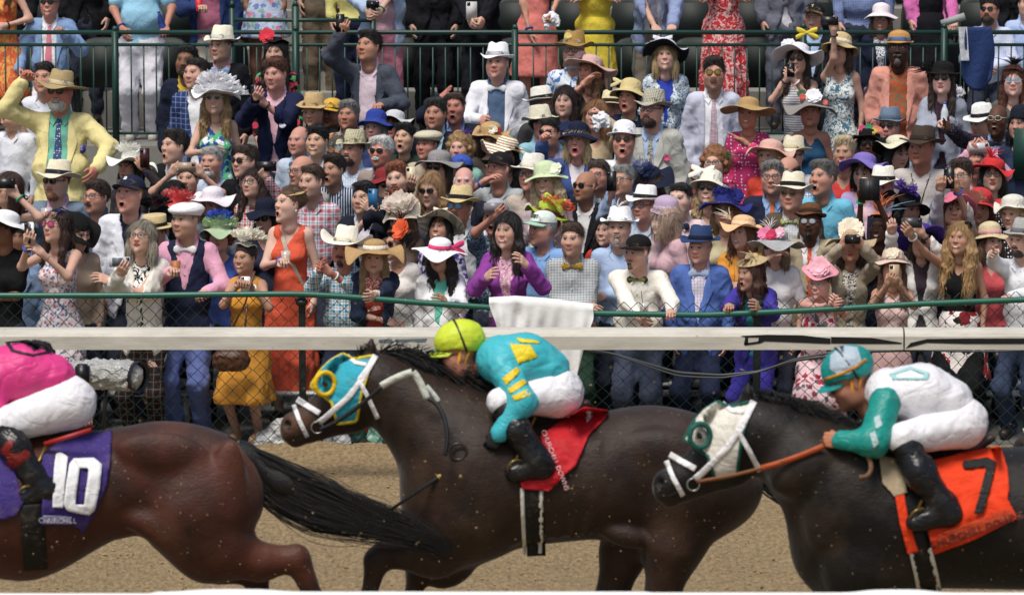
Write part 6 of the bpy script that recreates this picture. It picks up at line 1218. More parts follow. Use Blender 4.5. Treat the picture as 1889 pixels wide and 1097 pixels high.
pp(1739, 148, 'woman in a black feathered hat, dark sunglasses and grey cardigan holding water', 7.5, (lambda A: bottle(A['hands'][-1] + np.array((.03, -.03, -.04)), 'clear water bottle with blue cap held by the woman in the black hat', '#cfd8dc', capc='#2a68d8')), sx='f', top='cardigan', c='#9aa0b0', c2='plaid:#3a1820:#16203c:#5a2a30:.04', hr='long', hc='#33201a', gl='sun', lip='#b04850', yaw=-16, pitch=4, fat=1.1, sk='#dba898', L=(1735, 228, .28), hl='grip', hat_=H('small', '#111114', br=.15, deco=[('feather', '#0e0e12', (-.10, .0, .02), (-.8, 0, .3), .16, 40), ('feather', '#0e0e12', (-.08, .0, .04), (-.2, 0, .9), .1, 20)]))
pp(1870, 152, 'woman in pale blue framed sunglasses with a black feather headpiece', 7.8, None, sx='f', top='blouse', c='#5a5a54', hr='long', hc='#5a2c1c', gl='sun:#8aa0b4:#b8c8d8', yaw=-10, pitch=4, sk='#dba898', hat_=H('disc', '#141414', br=.1, deco=[('feather', '#0e0e10', (0, 0, .02), (.1, 0, 1), .13, 50)]))
pp(1495, 208, 'woman in a grey wavy hat with white and red flowers and a teal halter top', 6.5, None, sx='f', sk='#bc7c62', top='halter', c='#14486c', hr='updo', hc='#4a2c1c', yaw=-8, hat_=H('floppy', '#8c8680', br=.225, droop=.7, wave=.035, deco=[('flower', '#ececf0', (.03, -.08, .07), .06, 12), ('flower', '#c85848', (-.06, -.08, .06), .03), ('flower', '#3a6a4a', (-.07, -.06, .09), .035), ('flower', '#d86858', (.12, -.05, .02), .025)]))
pp(1640, 236, 'man in a slate blue fedora and dark sunglasses', 5.8, None, top='shirt', c='check:#d8dfe8:#6888b8:.02', hr='crop', hc='#5a5048', gl='sun', yaw=-20, sk='#c4867a', hat_=H('fedora', '#62788e', band='#4c6074', br=.14))
pp(1603, 268, 'woman in sunglasses and a black hat with multicoloured butterflies', 4.9, None, sx='f', sk=5, top='blouse', c='#1c1c3c', hr='bob', hc=K_, gl='sun', yaw=-10, pitch=4, hat_=H('wide', '#121216', br=.16, deco=[('flower', '#c83a70', (-.05, -.06, .07), .03), ('flower', '#c8b040', (.04, -.08, .05), .03), ('flower', '#3a8a60', (0, -.07, .08), .03), ('flower', '#d87860', (.08, -.05, .06), .03), ('feather', '#121212', (0, 0, .06), (0, 0, 1), .12, 16)]))
pp(1655, 284, 'person hidden behind a cream hat lined with black', 4.4, None, sx='f', top='blouse', c='#d8c840', hr='bob', hc=K_, yaw=30, pitch=-10, hat_=H('wide', '#d8d4b8', under='#101010', br=.2, tilt=24, roll=10))
pp(1840, 222, 'man in white framed sunglasses and a dark dotted jacket stretching out his hand', 6.0, None, sk=5, top='jacket', c='dots:#241f30:#6a6480:.02', c2='#a8c4e8', bowt='#2c3040', hr=None, hc=K_, gl='sun:#3a3a38:#d8d0b8', mouth='o', yaw=-22, pitch=4, L=(1752, 238, .35, -.5, -.8), hl='flat')
pp(1812, 228, 'person in a white hat with a black band behind the outstretched hand', 7.1, None, top='shirt', c='#5a5a66', hr='short', hc=N_, yaw=-60, pitch=-14, sk='#c08a74', hat_=H('panama', '#ecece8', band='#15151a'))
pp(1882, 232, 'woman in a navy sequined cap at the right edge', 5.6, None, sx='f', top='blouse', c='#24304c', hr='bob', hc=K_, yaw=-30, sk='#c08a78', hat_=H('cloche', '#141c2c', br=.11))
pp(1800, 300, 'person with a pale pink sleeve holding up a silver phone with both hands', 3.7, ph('silver phone held flat with both hands above the red feathers', '#c8ccd0', side=0, land=True, up=.01), top='shirt', c='#e0a0c0', hr='crop', hc='#4a3a30', yaw=-14, pitch=-10, L=(1788, 282, .25), Rr=(1822, 280, .25), hl='hold', hrr='hold', sk='#c48a74')
pp(1760, 205, 'person in a rose scarf with a ruffled white headpiece', 8.5, None, sx='f', top='blouse', c='#c03040', hr='updo', hc=B_, yaw=-30, pitch=-10, hat_=H('disc', '#d8d8e0', br=.1, deco=[('ruffle', '#e0e0e8', (0, 0, .02), .02, .10, 10)]))
ROWS.sort(key=lambda q: -q[1])
# spread people in depth so that no two stand inside each other
W3 = []
for x, y, lab, r, aft, k in ROWS:
    r = (415 - y) / 32 if r is None else r; W3.append([x, 30.42 + .66 * r])
W3 = np.array(W3); front = np.array([q[3] is not None and q[3] <= .35 for q in ROWS])
for it in range(160):
    X = (W3[:, 0] - 944.5) / FP * W3[:, 1]; dx = X[:, None] - X[None]; dy = W3[:, 1][:, None] - W3[:, 1][None]
    q = (np.abs(dx) < .40) & (np.abs(dy) < .40 - np.abs(dx) * .35); np.fill_diagonal(q, False)
    push = np.where(q, np.sign(dy + 1e-4 * (np.arange(len(W3))[:, None] - np.arange(len(W3))[None])) * (.42 - np.abs(dx) * .35 - np.abs(dy)) * .25, 0).sum(1)
    push[front] *= .12; W3[:, 1] = np.clip(W3[:, 1] + np.clip(push, -.1, .1), 30.32, 36.8)
for (x, y, lab, r, aft, k), (_, D) in zip(ROWS, W3):
    fz = flz(D); k = dict(k); e = k.pop('extra', None)
    if D > 31.6: k.setdefault('lod', 1)
    if e and e.startswith('vest'): k['vest'] = NV
    if e and e.startswith('skirt:'): k['overskirt'] = e[6:]; e = None
    A = person(lab, x, y, D, fz, **k)
    if e and e != 'vest': extra(A, e)
    if aft:
        if isinstance(aft, str): EXTRAS[aft](A)
        else: aft(A)
# ------------------------------------------------------------------ horses and jockeys
def coatmat():
    if 'coat' in MC: return MC['coat']
    m = NT('horse_coat', .58, .32); a = m.n('ShaderNodeVertexColor'); a.layer_name = 'Col'
    sh = m.n('ShaderNodeMapRange'); m.t.links.new(m.noise(2.1, 4, .6, .6), sh.inputs[0]); sh.inputs[1].default_value = .35; sh.inputs[2].default_value = .68; sh.inputs[4].default_value = .8; c = m.mix(sh.outputs[0], a.outputs[0], lin('#0c0807')); v1 = m.vor(24); d = m.ma('LESS_THAN', v1[0], m.ma('MULTIPLY', m.noise(31, 1), .2)); n2 = m.ma('GREATER_THAN', m.noise(4, 2), .47)
    f = m.ma('MULTIPLY', d, n2); c = m.mix(m.ma('MULTIPLY', f, .6), c, lin('#8f7858')); dust = m.n('ShaderNodeMapRange'); m.t.links.new(m.noise(2.3, 5, .65), dust.inputs[0]); dust.inputs[1].default_value = .5; dust.inputs[2].default_value = .8; dust.inputs[4].default_value = .28
    c = m.mix(dust.outputs[0], c, lin('#6a5541')); m.bump(m.ma('ADD', m.ma('MULTIPLY', f, 1.2), m.ma('ADD', m.ma('MULTIPLY', m.noise(7, 3), 1.2), m.ma('MULTIPLY', m.noise(90, 3, .6, co=m.scaled((.5, 1, 1))), .35))), .7, .014)
    m.b.inputs['Sheen Weight'].default_value = .2; m.b.inputs['Sheen Roughness'].default_value = .35; m.b.inputs['Anisotropic'].default_value = .4
    MC['coat'] = m.done(c); return MC['coat']
def muddy(col, rough=.7, amt=.5, nm='mudcloth'):
    key = nm + col
    if key in MC: return MC[key]
    m = NT(nm, rough, .35); r = m.n('ShaderNodeMapRange'); m.t.links.new(m.noise(9, 5, .7), r.inputs[0]); r.inputs[1].default_value = .55; r.inputs[2].default_value = .75; r.inputs[4].default_value = amt
    v1 = m.vor(45); d = m.ma('MULTIPLY', m.ma('LESS_THAN', v1[0], .12), m.ma('GREATER_THAN', m.noise(5, 2), .5)); c = m.mix(r.outputs[0], lin(col), lin('#7c6a50')); c = m.mix(d, c, lin('#8a7350'))
    m.bump(m.ma('ADD', m.ma('ADD', m.noise(9, 2, .4, 1.2), m.ma('MULTIPLY', m.crease(7, (.6, 1, 1)), .7)), m.ma('MULTIPLY', m.noise(220, 1), .05)), .5, .02); MC[key] = m.done(c); return MC[key]
def onto(fld, X, pts, lift=.004, start=-.75, reach=1.4):     # points of the picture laid on the near side of a solid
    p = np.array([X.p(q[0], q[1], start) for q in pts]); d = np.array((0, 1., 0)); F, o, h, _ = fld; hit = np.zeros(len(p), bool); p0 = p.copy()
    cen = np.array((0, 0, HC)); dirs = p - cen; dirs /= np.linalg.norm(dirs, axis=1)[:, None]
    for _i in range(int(reach / .006)):
        hit |= sample(F, o, h, p) < 0
        if hit.all(): break
        p[~hit] += dirs[~hit] * .006
    miss = ~hit
    if miss.any() and hit.any():
        for i in np.where(miss)[0]: j = np.where(hit)[0][np.argmin(np.abs(np.where(hit)[0] - i))]; p[i] = p0[i] + dirs[i] * ((p[j] - p0[i]) @ dirs[i])
    return p - dirs * lift
def ribbon(name, fld, X, path, w_, mat, par, lift=.006, n=24, loc=None, thick=.004, miss=None):
    path = np.array(path, float); t = np.concatenate([[0], np.cumsum(np.linalg.norm(np.diff(path, axis=0), axis=1))]); tt = np.linspace(0, t[-1], n)
    q = np.stack([np.interp(tt, t, path[:, i]) for i in (0, 1)], 1); d = np.gradient(q, axis=0); d /= np.linalg.norm(d, axis=1)[:, None]; nn = np.stack([-d[:, 1], d[:, 0]], 1) * w_ / 2
    rows = [onto(fld, X, q + nn * s_, lift + (.004 if s_ == 0 else 0)) for s_ in (-1, -.5, 0, .5, 1)]; v, f = strip(rows); o = ob(name, mesh(name, v - par_org(par), f, mat), par); md = o.modifiers.new('t', 'SOLIDIFY'); md.thickness = thick; md.offset = 0; return o
def par_org(o):
    q = np.zeros(3)
    while o is not None: q = q + np.array(o.location); o = o.parent
    return q
def patch(name, fld, X, poly, mat, par, lift=.008, step=4.0, thick=.004, wob_=0, trim=None):
    poly = np.array(poly, float); x0, y0 = poly.min(0); x1, y1 = poly.max(0); nx, ny = int((x1 - x0) / step) + 2, int((y1 - y0) / step) + 2
    gx, gy = np.meshgrid(x0 + step * np.arange(nx), y0 + step * np.arange(ny), indexing='ij'); Pp = np.stack([gx.ravel(), gy.ravel()], 1)
    def inside(q):
        c = np.zeros(len(q), bool); j = len(poly) - 1
        for i in range(len(poly)):
            a, b = poly[i], poly[j]; cnd = ((a[1] > q[:, 1]) != (b[1] > q[:, 1])) & (q[:, 0] < (b[0] - a[0]) * (q[:, 1] - a[1]) / (b[1] - a[1] + 1e-9) + a[0]); c ^= cnd; j = i
        return c
    ins = inside(Pp).reshape(nx, ny); quad = ins[:-1, :-1].astype(int) + ins[1:, :-1] + ins[1:, 1:] + ins[:-1, 1:]; I = np.arange(nx * ny).reshape(nx, ny); sel = quad >= 1
    F4 = np.stack([I[:-1, :-1], I[:-1, 1:], I[1:, 1:], I[1:, :-1]], 2)[sel]; used = np.unique(F4); Pq = Pp[used].copy()
    out = ~inside(Pq)                                          # snap outer points to the outline
    for k in np.where(out)[0]:
        best = None
        for i in range(len(poly)):
            a, b = poly[i], poly[(i + 1) % len(poly)]; t = np.clip(((Pq[k] - a) @ (b - a)) / ((b - a) @ (b - a) + 1e-9), 0, 1); c = a + t * (b - a); dd = np.linalg.norm(c - Pq[k])
            if best is None or dd < best[0]: best = (dd, c)
        Pq[k] = best[1]
    v = onto(fld, X, Pq, lift); 
    if wob_: v[:, 1] += np.abs(wob(v, wob_, 14, 3)) * -1
    f = np.searchsorted(used, F4); o = ob(name, mesh(name, v - par_org(par), f, mat), par); md = o.modifiers.new('t', 'SOLIDIFY'); md.thickness = thick; md.offset = 0; return o
def strands(name, paths, mat, par, r=.0035, sides=3):
    m = MB(); n = len(paths[0]); prof = np.interp(np.linspace(0, 1, n), (0, .2, .8, 1), (1, 1.1, .7, .15)) * r
    V_, F_ = [], []; th = np.arange(sides) * 2 * math.pi / sides; base = 0
    for p in paths:
        p = np.asarray(p); t = np.gradient(p, axis=0); t /= np.linalg.norm(t, axis=1)[:, None] + 1e-9; a = np.cross(t, (0, 1., .1)); a /= np.linalg.norm(a, axis=1)[:, None] + 1e-9; b = np.cross(a, t)
        V_.append((p[:, None] + prof[:, None, None] * (np.cos(th)[None, :, None] * a[:, None] + np.sin(th)[None, :, None] * b[:, None])).reshape(-1, 3))
        i = np.arange(n - 1)[:, None] * sides; j = np.arange(sides)[None]; F_.append((np.stack([i + j, i + (j + 1) % sides, i + sides + (j + 1) % sides, i + sides + j], 2) + base).reshape(-1, 4)); base += n * sides
    return ob(name, mesh(name, np.concatenate(V_) - par_org(par), np.concatenate(F_), mat), par)
def spline(pts, n):
    pts = np.array(pts, float); t = np.linspace(0, 1, len(pts)); tt = np.linspace(0, 1, n); out = []
    for d in range(pts.shape[1]):
        c = np.polyfit(t, pts[:, d], min(3, len(pts) - 1)); out.append(np.polyval(c, tt))
    return np.stack(out, 1)
def horse(label, D, coat, legs_, body, head_=None, ymul=.80, points='#0a0807', group='racehorses galloping past', headT=None, far=None, muzz='#0e0b0a', name='racehorse', h=.014):
    X = PX(D); S = Solid(); body(X, S); tf_ = None
    if headT:
        (ax_, ay), (bx, by_) = headT; z0 = complex(672, 665); z1 = complex(530, 785); w0, w1 = complex(ax_, ay), complex(bx, by_); sc_ = (w1 - w0) / (z1 - z0); R_ = abs(sc_)
        tf_ = lambda x, y: ((w0 + (complex(x, y) - z0) * sc_).real, (w0 + (complex(x, y) - z0) * sc_).imag)
        c3 = lambda x, y, r: (*tf_(x, y), r * R_)
        HSd = Solid()
        X.cap(HSd, c3(668, 700, 44), c3(640, 742, 42), 30); X.cap(HSd, c3(648, 722, 42), c3(578, 772, 26), 30); X.cap(HSd, c3(578, 772, 27), c3(545, 786, 28), 20)
        X.ell(HSd, tf_(655, 745), (44 * R_, 44 * R_), ry=30 * R_, k=20); X.cap(HSd, c3(650, 775, 20), c3(570, 803, 13), 20); X.cap(HSd, c3(540, 800, 20), c3(545, 808, 17), 12)
        for s_ in (-1, 1):
            X.cap(HSd, c3(676, 668, 13), c3(684, 640, 9), 10, dy=s_ * .055); X.cap(HSd, c3(684, 640, 9), c3(686, 623, 2.5), 6, dy=s_ * .06)
        p_ = X.p(*tf_(531, 783), -.055); HSd.ell(p_, .022, k=.015, op=-1); HSd.ell(X.p(*tf_(603, 705), -.085), .03, k=.01); 
        S.p += HSd.p
    F, o_, hh, ax = S.field(h); v, f = nets(F, o_, hh); yc = D; col = np.tile(lin(coat), (len(v), 1))
    v2 = v.copy()
    d = np.abs(v[:, 2] - o_[2]); lz = v[:, 2]; bl = np.array(lin(points)); t = np.clip((legs_ - lz) / .16, 0, 1)[:, None]; col = col * (1 - t) + bl * t
    if tf_:
        m_ = X.p(*tf_(545, 790)); dist = np.linalg.norm((v - m_)[:, [0, 2]], axis=1); t = np.clip((.16 - dist) / .08, 0, 1)[:, None] * .8; col = col * (1 - t) + np.array(lin(muzz)) * t
    org = np.array((v[:, 0].mean(), D, 0)); o = ob(name, mesh(name, v - org, f, coatmat(), col), None, org, label, 'horse', group)
    return o, X, (F, o_, hh, ax), tf_
def mane(par, X, path, L=34, n=420, ang=(.5, -.5), seed=1, col='#0b0908', fall=0.):
    rr = random.Random(seed); ps = []; pa = np.array(path, float)
    for i in range(n):
        t = rr.random() * (len(pa) - 1); k = int(t); q = pa[k] + (pa[min(k + 1, len(pa) - 1)] - pa[k]) * (t - k); l_ = L * rr.uniform(.5, 1.3); a = math.atan2(ang[1], ang[0]) + rr.gauss(0, .5); dy = rr.uniform(-.05, .03); w_ = []
        for s_ in np.linspace(0, 1, 7): w_.append(X.p(q[0] + math.cos(a) * l_ * s_ + rr.uniform(-2, 2) * s_, q[1] + math.sin(a) * l_ * s_ + fall * l_ * s_ * s_ + rr.uniform(-2, 2) * s_, dy - .05 * s_))
        ps.append(w_)
    return strands('mane', ps, hairmat(col), par, .0032)
def tail(par, X, path, W, n=520, seed=2, col='#0d0a09', r=.0036):
    rr = random.Random(seed); ps = []; c = spline(path, 22); T_ = np.gradient(c, axis=0); N_ = np.stack([-T_[:, 1], T_[:, 0]], 1); N_ /= np.linalg.norm(N_, axis=1)[:, None]; wv = np.interp(np.linspace(0, 1, 22), np.linspace(0, 1, len(W)), W)
    for i in range(n):
        u = max(-1.3, min(1.3, rr.gauss(0, .5))); u2 = u + rr.gauss(0, .2); L = rr.uniform(.55, 1.02); m_ = max(8, int(22 * L)); m_ = 22; s_ = np.linspace(0, L * 21, m_); ph = rr.random() * 6; am = rr.uniform(2, 10) if i % 9 else rr.uniform(8, 30)
        cc = np.stack([np.interp(s_, np.arange(22), c[:, k]) for k in (0, 1)], 1); nn = np.stack([np.interp(s_, np.arange(22), N_[:, k]) for k in (0, 1)], 1); ww = np.interp(s_, np.arange(22), wv)
        off = (u + (u2 - u) * s_ / 21) * ww + am * np.sin(s_ * .5 + ph) * s_ / 21; q = cc + nn * off[:, None]; dy = rr.uniform(-1, 1)
        ps.append([X.p(a[0], a[1], dy * w_ / X.k * .7) for a, w_ in zip(q, ww)])
    return strands('tail', ps, hairmat(col), par, r)
def bridle(o, X, fld, tf_, white='#e6e4e4', hood=None, trimc=None, cupc=None, noseband=True):
    g = lambda pts: [tf_(*q) for q in pts]; k_ = abs(complex(*tf_(530, 785)) - complex(*tf_(672, 665))) / abs(complex(530, 785) - complex(672, 665)); WM = muddy(white, .6, .25, 'webbing')
    if hood:
        poly = g([(632, 652), (652, 662), (690, 655), (668, 720), (658, 777), (622, 782), (612, 742), (572, 712), (590, 684), (610, 664)]); ho = patch('hood', fld, X, poly, muddy(hood, .8, .45), o, .008, 4)
        ribbon('hood_trim', fld, X, poly + [poly[0]], 5 * k_, muddy(trimc, .7, .3), ho, .012, 60)
        c = X.p(*tf_(600, 706), 0); e = onto(fld, X, [tf_(600, 706)], .0)[0]; th = np.linspace(0, 2 * math.pi, 25)
        for rr_, w_, mt in ((.062, .014, cupc),): m = MB(); m.tube(np.stack([e[0] + rr_ * np.cos(th) * .85, e[1] - .030 + .02 * np.cos(th), e[2] + rr_ * np.sin(th)], 1) - par_org(ho), w_, 8, False); m.build('eye_cup_rim', muddy(cupc, .5, .3), ho)
        rows = [[(e[0] + r_ * .85 * math.cos(t), e[1] - .030 + z_ + .02 * math.cos(t), e[2] + r_ * math.sin(t)) for t in th] for r_, z_ in ((.062, 0), (.066, .02), (.07, .04))]; v, f = strip(rows); ob('eye_cup', mesh('eye_cup', v - par_org(ho), f, muddy(cupc, .5, .4)), ho)
    patch('nostril', fld, X, g([(522, 780), (530, 774), (538, 780), (536, 790), (527, 792)]), plain('nostril', '#060404', .6), o, .003, 2.5, .001); ribbon('mouth_line', fld, X, g([(536, 806), (552, 802), (572, 797)]), 2.2 * k_, plain('nostril', '#060404', .6), o, .002)
    e = onto(fld, X, [tf_(601, 707)], .0)[0]; m = Solid().ell(e + (0, .008, 0), .021); v, f = nets(*m.field(.006)[:3]); ob('eye', mesh('eye', v - par_org(o), f, plain('horse_eye', '#0a0706', .08, spec=.9)), o)
    ribbon('cheek_strap', fld, X, g([(693, 655), (668, 700), (640, 735), (600, 770), (588, 779)]), 11 * k_, WM, o, .016)
    ribbon('throat_lash', fld, X, g([(686, 668), (662, 700), (680, 735), (697, 772)]), 8 * k_, WM, o, .016)
    ribbon('brow_band', fld, X, g([(640, 655), (655, 668), (676, 672)]), 7 * k_, WM, o, .016)
    if noseband:
        ribbon('nose_band', fld, X, g([(548, 736), (570, 750), (590, 762)]), 10 * k_, WM, o, .014); ribbon('shadow_roll', fld, X, g([(542, 746), (552, 775), (567, 806)]), 8 * k_, WM, o, .014)
    b = onto(fld, X, [tf_(585, 788)], .02)[0]; th = np.linspace(0, 2 * math.pi, 25); m = MB(); m.tube(np.stack([b[0] + .032 * np.cos(th), b[1] + 0 * th, b[2] + .032 * np.sin(th)], 1) - par_org(o), .0045, 6, False); m.build('bit_ring', plain('steel', '#9a9c9a', .3, .8), o)
    return b
def musc(X, S, L):
    for c_, r_, a_ in L: X.ell(S, c_, r_, a_, 11, dy=-.205, ry=26)
# ---- the bay horse passing in the middle
def body_mid(X, S):
    X.ell(S, (862, 885), (108, 138), 12, 60, ry=88); X.cap(S, (905, 885, 128), (1090, 882, 112), 60); X.ell(S, (905, 800), (60, 56), 0, 50, ry=34); X.ell(S, (1235, 880), (150, 114), 8, 70, ry=88)
    X.ell(S, (1312, 882), (90, 80), 30, 60, ry=84); X.ell(S, (1200, 825), (95, 62), 0, 60, ry=60)
    X.cap(S, (1288, 900, 84), (1240, 1000, 50), 40, -.10); X.cap(S, (1240, 1010, 56), (1222, 1095, 30), 30, -.12); X.cap(S, (1222, 1095, 29), (1228, 1130, 24), 20, -.12); X.cap(S, (1228, 1130, 22), (1210, 1180, 15), 12, -.12); X.cap(S, (1210, 1182, 17), (1196, 1204, 22), 10, -.12)
    X.cap(S, (1200, 940, 70), (1150, 1020, 42), 40, .12); X.cap(S, (1150, 1020, 40), (1128, 1100, 30), 20, .14); X.cap(S, (1128, 1100, 27), (1080, 1150, 15), 14, .14); X.cap(S, (1080, 1150, 16), (1050, 1172, 20), 10, .14)
    X.cap(S, (860, 960, 78), (800, 1018, 44), 40, -.11); X.cap(S, (805, 1016, 44), (712, 1022, 25), 26, -.11); X.cap(S, (712, 1022, 26), (697, 1032, 25), 10, -.11); X.cap(S, (694, 1036, 21), (680, 1100, 14), 12, -.11); X.cap(S, (680, 1100, 16), (688, 1112, 17), 8, -.11); X.cap(S, (688, 1114, 13), (722, 1132, 19), 8, -.11)
    X.cap(S, (860, 980, 66), (815, 1050, 34), 40, .11); X.cap(S, (835, 1040, 36), (775, 1050, 24), 20, .12); X.cap(S, (772, 1050, 24), (762, 1100, 15), 12, .12); X.cap(S, (762, 1100, 16), (775, 1135, 18), 10, .12)
    X.cap(S, (712, 722, 60), (850, 832, 104), 50); X.cap(S, (705, 700, 44), (880, 775, 46), 40); X.cap(S, (690, 705, 42), (670, 718, 40), 26); X.ell(S, (800, 915), (52, 70), 20, 40, dy=-.08, ry=45); musc(X, S, [((828, 850), (50, 92), 24), ((890, 955), (66, 44), -20), ((850, 990), (34, 40), 0), ((1225, 835), (74, 44), 8), ((1312, 895), (38, 76), 14), ((1262, 925), (36, 80), 20), ((1150, 985), (46, 22), 20)]); [X.ell(S, (960 + i * 26, 915 - i), (7, 84), 6, 16, dy=-.245, ry=14) for i in range(6)]
H1, X1, F1, T1 = horse('dark bay racehorse in a turquoise hood galloping left in the middle of the picture', 23.0, '#35241b', .30, body_mid, muzz='#5f4230', headT=((672, 665), (530, 785)))
bit1 = bridle(H1, X1, F1, T1, hood='#2fa3b8', trimc='#d8c030', cupc='#e0b818')
mane(H1, X1, [(700, 650), (780, 668), (860, 705), (930, 755)], 54, 900, (.8, -.35), 3, fall=.5)
mane(H1, X1, [(662, 660), (690, 650)], 20, 60, (-.3, -.5), 5)
tail(H1, X1, [(1395, 850), (1440, 890), (1520, 905), (1600, 930), (1690, 970)], [18, 30, 38, 40, 20], 300, 7)
def crease(o, X, F, pts, w_, mat, nm): return ribbon(nm, F, X, pts, w_, mat, o, .010)
GT = muddy('#d8d6cc', .7, .35, 'girthw'); GB = muddy('#141412', .7, .4, 'girthb')
crease(H1, X1, F1, [(983, 885), (986, 950), (990, 1025)], 34, GB, 'girth'); crease(H1, X1, F1, [(963, 900), (965, 960), (968, 1022)], 7, GT, 'girth_edge'); crease(H1, X1, F1, [(998, 905), (998, 960), (997, 1020)], 8, GT, 'girth_edge')
# ---- leading bay horse leaving at the left
def body_left(X, S):
    X.cap(S, (-120, 915, 128), (40, 925, 132), 60); X.cap(S, (40, 925, 130), (190, 895, 102), 60); X.ell(S, (340, 890), (135, 100), 6, 60, ry=88); X.ell(S, (395, 905), (80, 92), 0, 50, ry=76); X.ell(S, (300, 850), (90, 62), 0, 50, ry=58); musc(X, S, [((300, 835), (86, 40), 6), ((415, 895), (36, 86), 8), ((355, 915), (36, 84), 14), ((265, 960), (44, 24), 24), ((400, 985), (50, 26), 30)])
    X.cap(S, (385, 935, 84), (375, 985, 72), 40, -.08); X.cap(S, (350, 960, 75), (390, 1015, 52), 40, -.10); X.cap(S, (390, 1010, 55), (480, 1036, 34), 30, -.11); X.cap(S, (480, 1036, 33), (543, 1030, 25), 16, -.11); X.cap(S, (548, 1030, 25), (580, 1102, 16), 14, -.11); X.cap(S, (580, 1102, 17), (590, 1118, 19), 8, -.11); X.cap(S, (590, 1120, 15), (572, 1150, 23), 8, -.11)
    X.cap(S, (330, 950, 70), (400, 1030, 44), 30, .12); X.cap(S, (400, 1030, 42), (470, 1056, 26), 20, .14); X.cap(S, (470, 1056, 24), (486, 1130, 16), 12, .14); X.cap(S, (486, 1130, 16), (470, 1165, 22), 10, .14)
    X.ell(S, (-150, 900), (110, 135), 0, 60, ry=86); X.cap(S, (-170, 860, 108), (-310, 740, 60), 50); X.cap(S, (-120, 960, 70), (-160, 1060, 36), 30, -.11); X.cap(S, (-160, 1060, 32), (-130, 1190, 16), 12, -.11); X.cap(S, (-130, 980, 64), (-250, 1070, 30), 30, .11); X.cap(S, (-250, 1070, 26), (-240, 1180, 16), 12, .11)
H2, X2, F2, T2 = horse('reddish bay racehorse leaving at the left with its tail streaming and purple number cloth', 22.7, '#50291c', .56, body_left, headT=((-330, 665), (-480, 775)))
tail(H2, X2, [(412, 812), (470, 862), (535, 906), (593, 934), (634, 947), (702, 960), (743, 977), (800, 1004), (828, 1018)], [10, 30, 38, 40, 32, 27, 22, 16, 9], 1800, 2, r=.0021)
TS = Solid(); TX = PX(22.7)
for a, b in (((405, 812, 14), (450, 842, 24)), ((450, 842, 24), (520, 890, 27)), ((520, 890, 27), (600, 932, 22)), ((600, 932, 22), (660, 952, 10))): TX.cap(TS, a, b, 20)
v, f = nets(*TS.field(.014)[:3]); ob('tail_core', mesh('tail_core', v - par_org(H2), f, hairmat('#0d0a09')), H2)
mane(H2, X2, [(-330, 650), (-240, 690), (-150, 760)], 50, 200, (.9, -.1), 9)
cloth2 = patch('number_cloth', F2, X2, [(78, 838), (110, 812), (160, 800), (206, 793), (204, 850), (196, 895), (180, 935), (166, 962), (152, 984), (140, 968), (76, 968), (80, 900)], muddy('#3a2a70', .8, .35), H2, .018, 5, .005, .01)
NW = muddy('#e8e8ea', .7, .2, 'numwhite')
patch('numeral', F2, X2, [(104, 836), (113, 834), (125, 842), (119, 900), (116, 936), (97, 935), (98, 890), (101, 850)], NW, cloth2, .040, 3)
def ringpoly(name, out, inn, mat, par, X, F, lift):
    a, b = np.array(out, float), np.array(inn, float); n = 48
    def rs(p): q = np.vstack([p, p[:1]]); t = np.concatenate([[0], np.cumsum(np.linalg.norm(np.diff(q, axis=0), axis=1))]); tt = np.linspace(0, t[-1], n + 1)[:-1]; return np.stack([np.interp(tt, t, q[:, i]) for i in (0, 1)], 1)
    A_, B_ = rs(a), rs(b); rows = [onto(F, X, A_ + (B_ - A_) * t, lift) for t in (0, .25, .5, .75, 1)]; rows = [np.vstack([r, r[:1]]) for r in rows]; v, f = strip(rows); o = ob(name, mesh(name, v - par_org(par), f, mat), par); md = o.modifiers.new('t', 'SOLIDIFY'); md.thickness = .003; return o
ringpoly('numeral', [(136, 845), (174, 844), (188, 856), (184, 900), (175, 940), (164, 950), (124, 942), (117, 930), (122, 890), (128, 855)], [(147, 863), (163, 863), (162, 880), (158, 905), (155, 930), (139, 930), (141, 905), (144, 885)], NW, cloth2, X2, F2, .040)
patch('white_band', F2, X2, [(80, 950), (110, 951), (132, 953), (131, 966), (79, 965)], muddy('#8a88a0', .8, .5), cloth2, .038, 3)
def lettering(par, X, F, body, c, size_px, ang, col, lift=.03, bold=0):
    me = text_mesh('lettering', body, size_px, plain('let' + col, col, .7), ext=0, bold=bold); n = len(me.vertices); q = np.zeros(n * 3); me.vertices.foreach_get('co', q); q = q.reshape(-1, 3); a = math.radians(ang)
    px = c[0] + q[:, 0] * math.cos(a) + q[:, 2] * math.sin(a); py = c[1] - q[:, 2] * math.cos(a) + q[:, 0] * math.sin(a); v = onto(F, X, np.stack([px, py], 1), lift) - par_org(par); me.vertices.foreach_set('co', v.astype(np.float32).ravel()); me.update(); return ob('lettering', me, par)
lettering(cloth2, X2, F2, 'CHURCHILL', (106, 960), 13, 1, '#d0d0dc', .044)
crease(H2, X2, F2, [(58, 930), (62, 990), (66, 1050)], 44, GB, 'girth'); patch('number_cloth_front', F2, X2, [(-20, 815), (4, 820), (24, 860), (44, 925), (30, 950), (-10, 962), (-40, 900)], muddy('#3a2a70', .8, .5), H2, .018, 5)
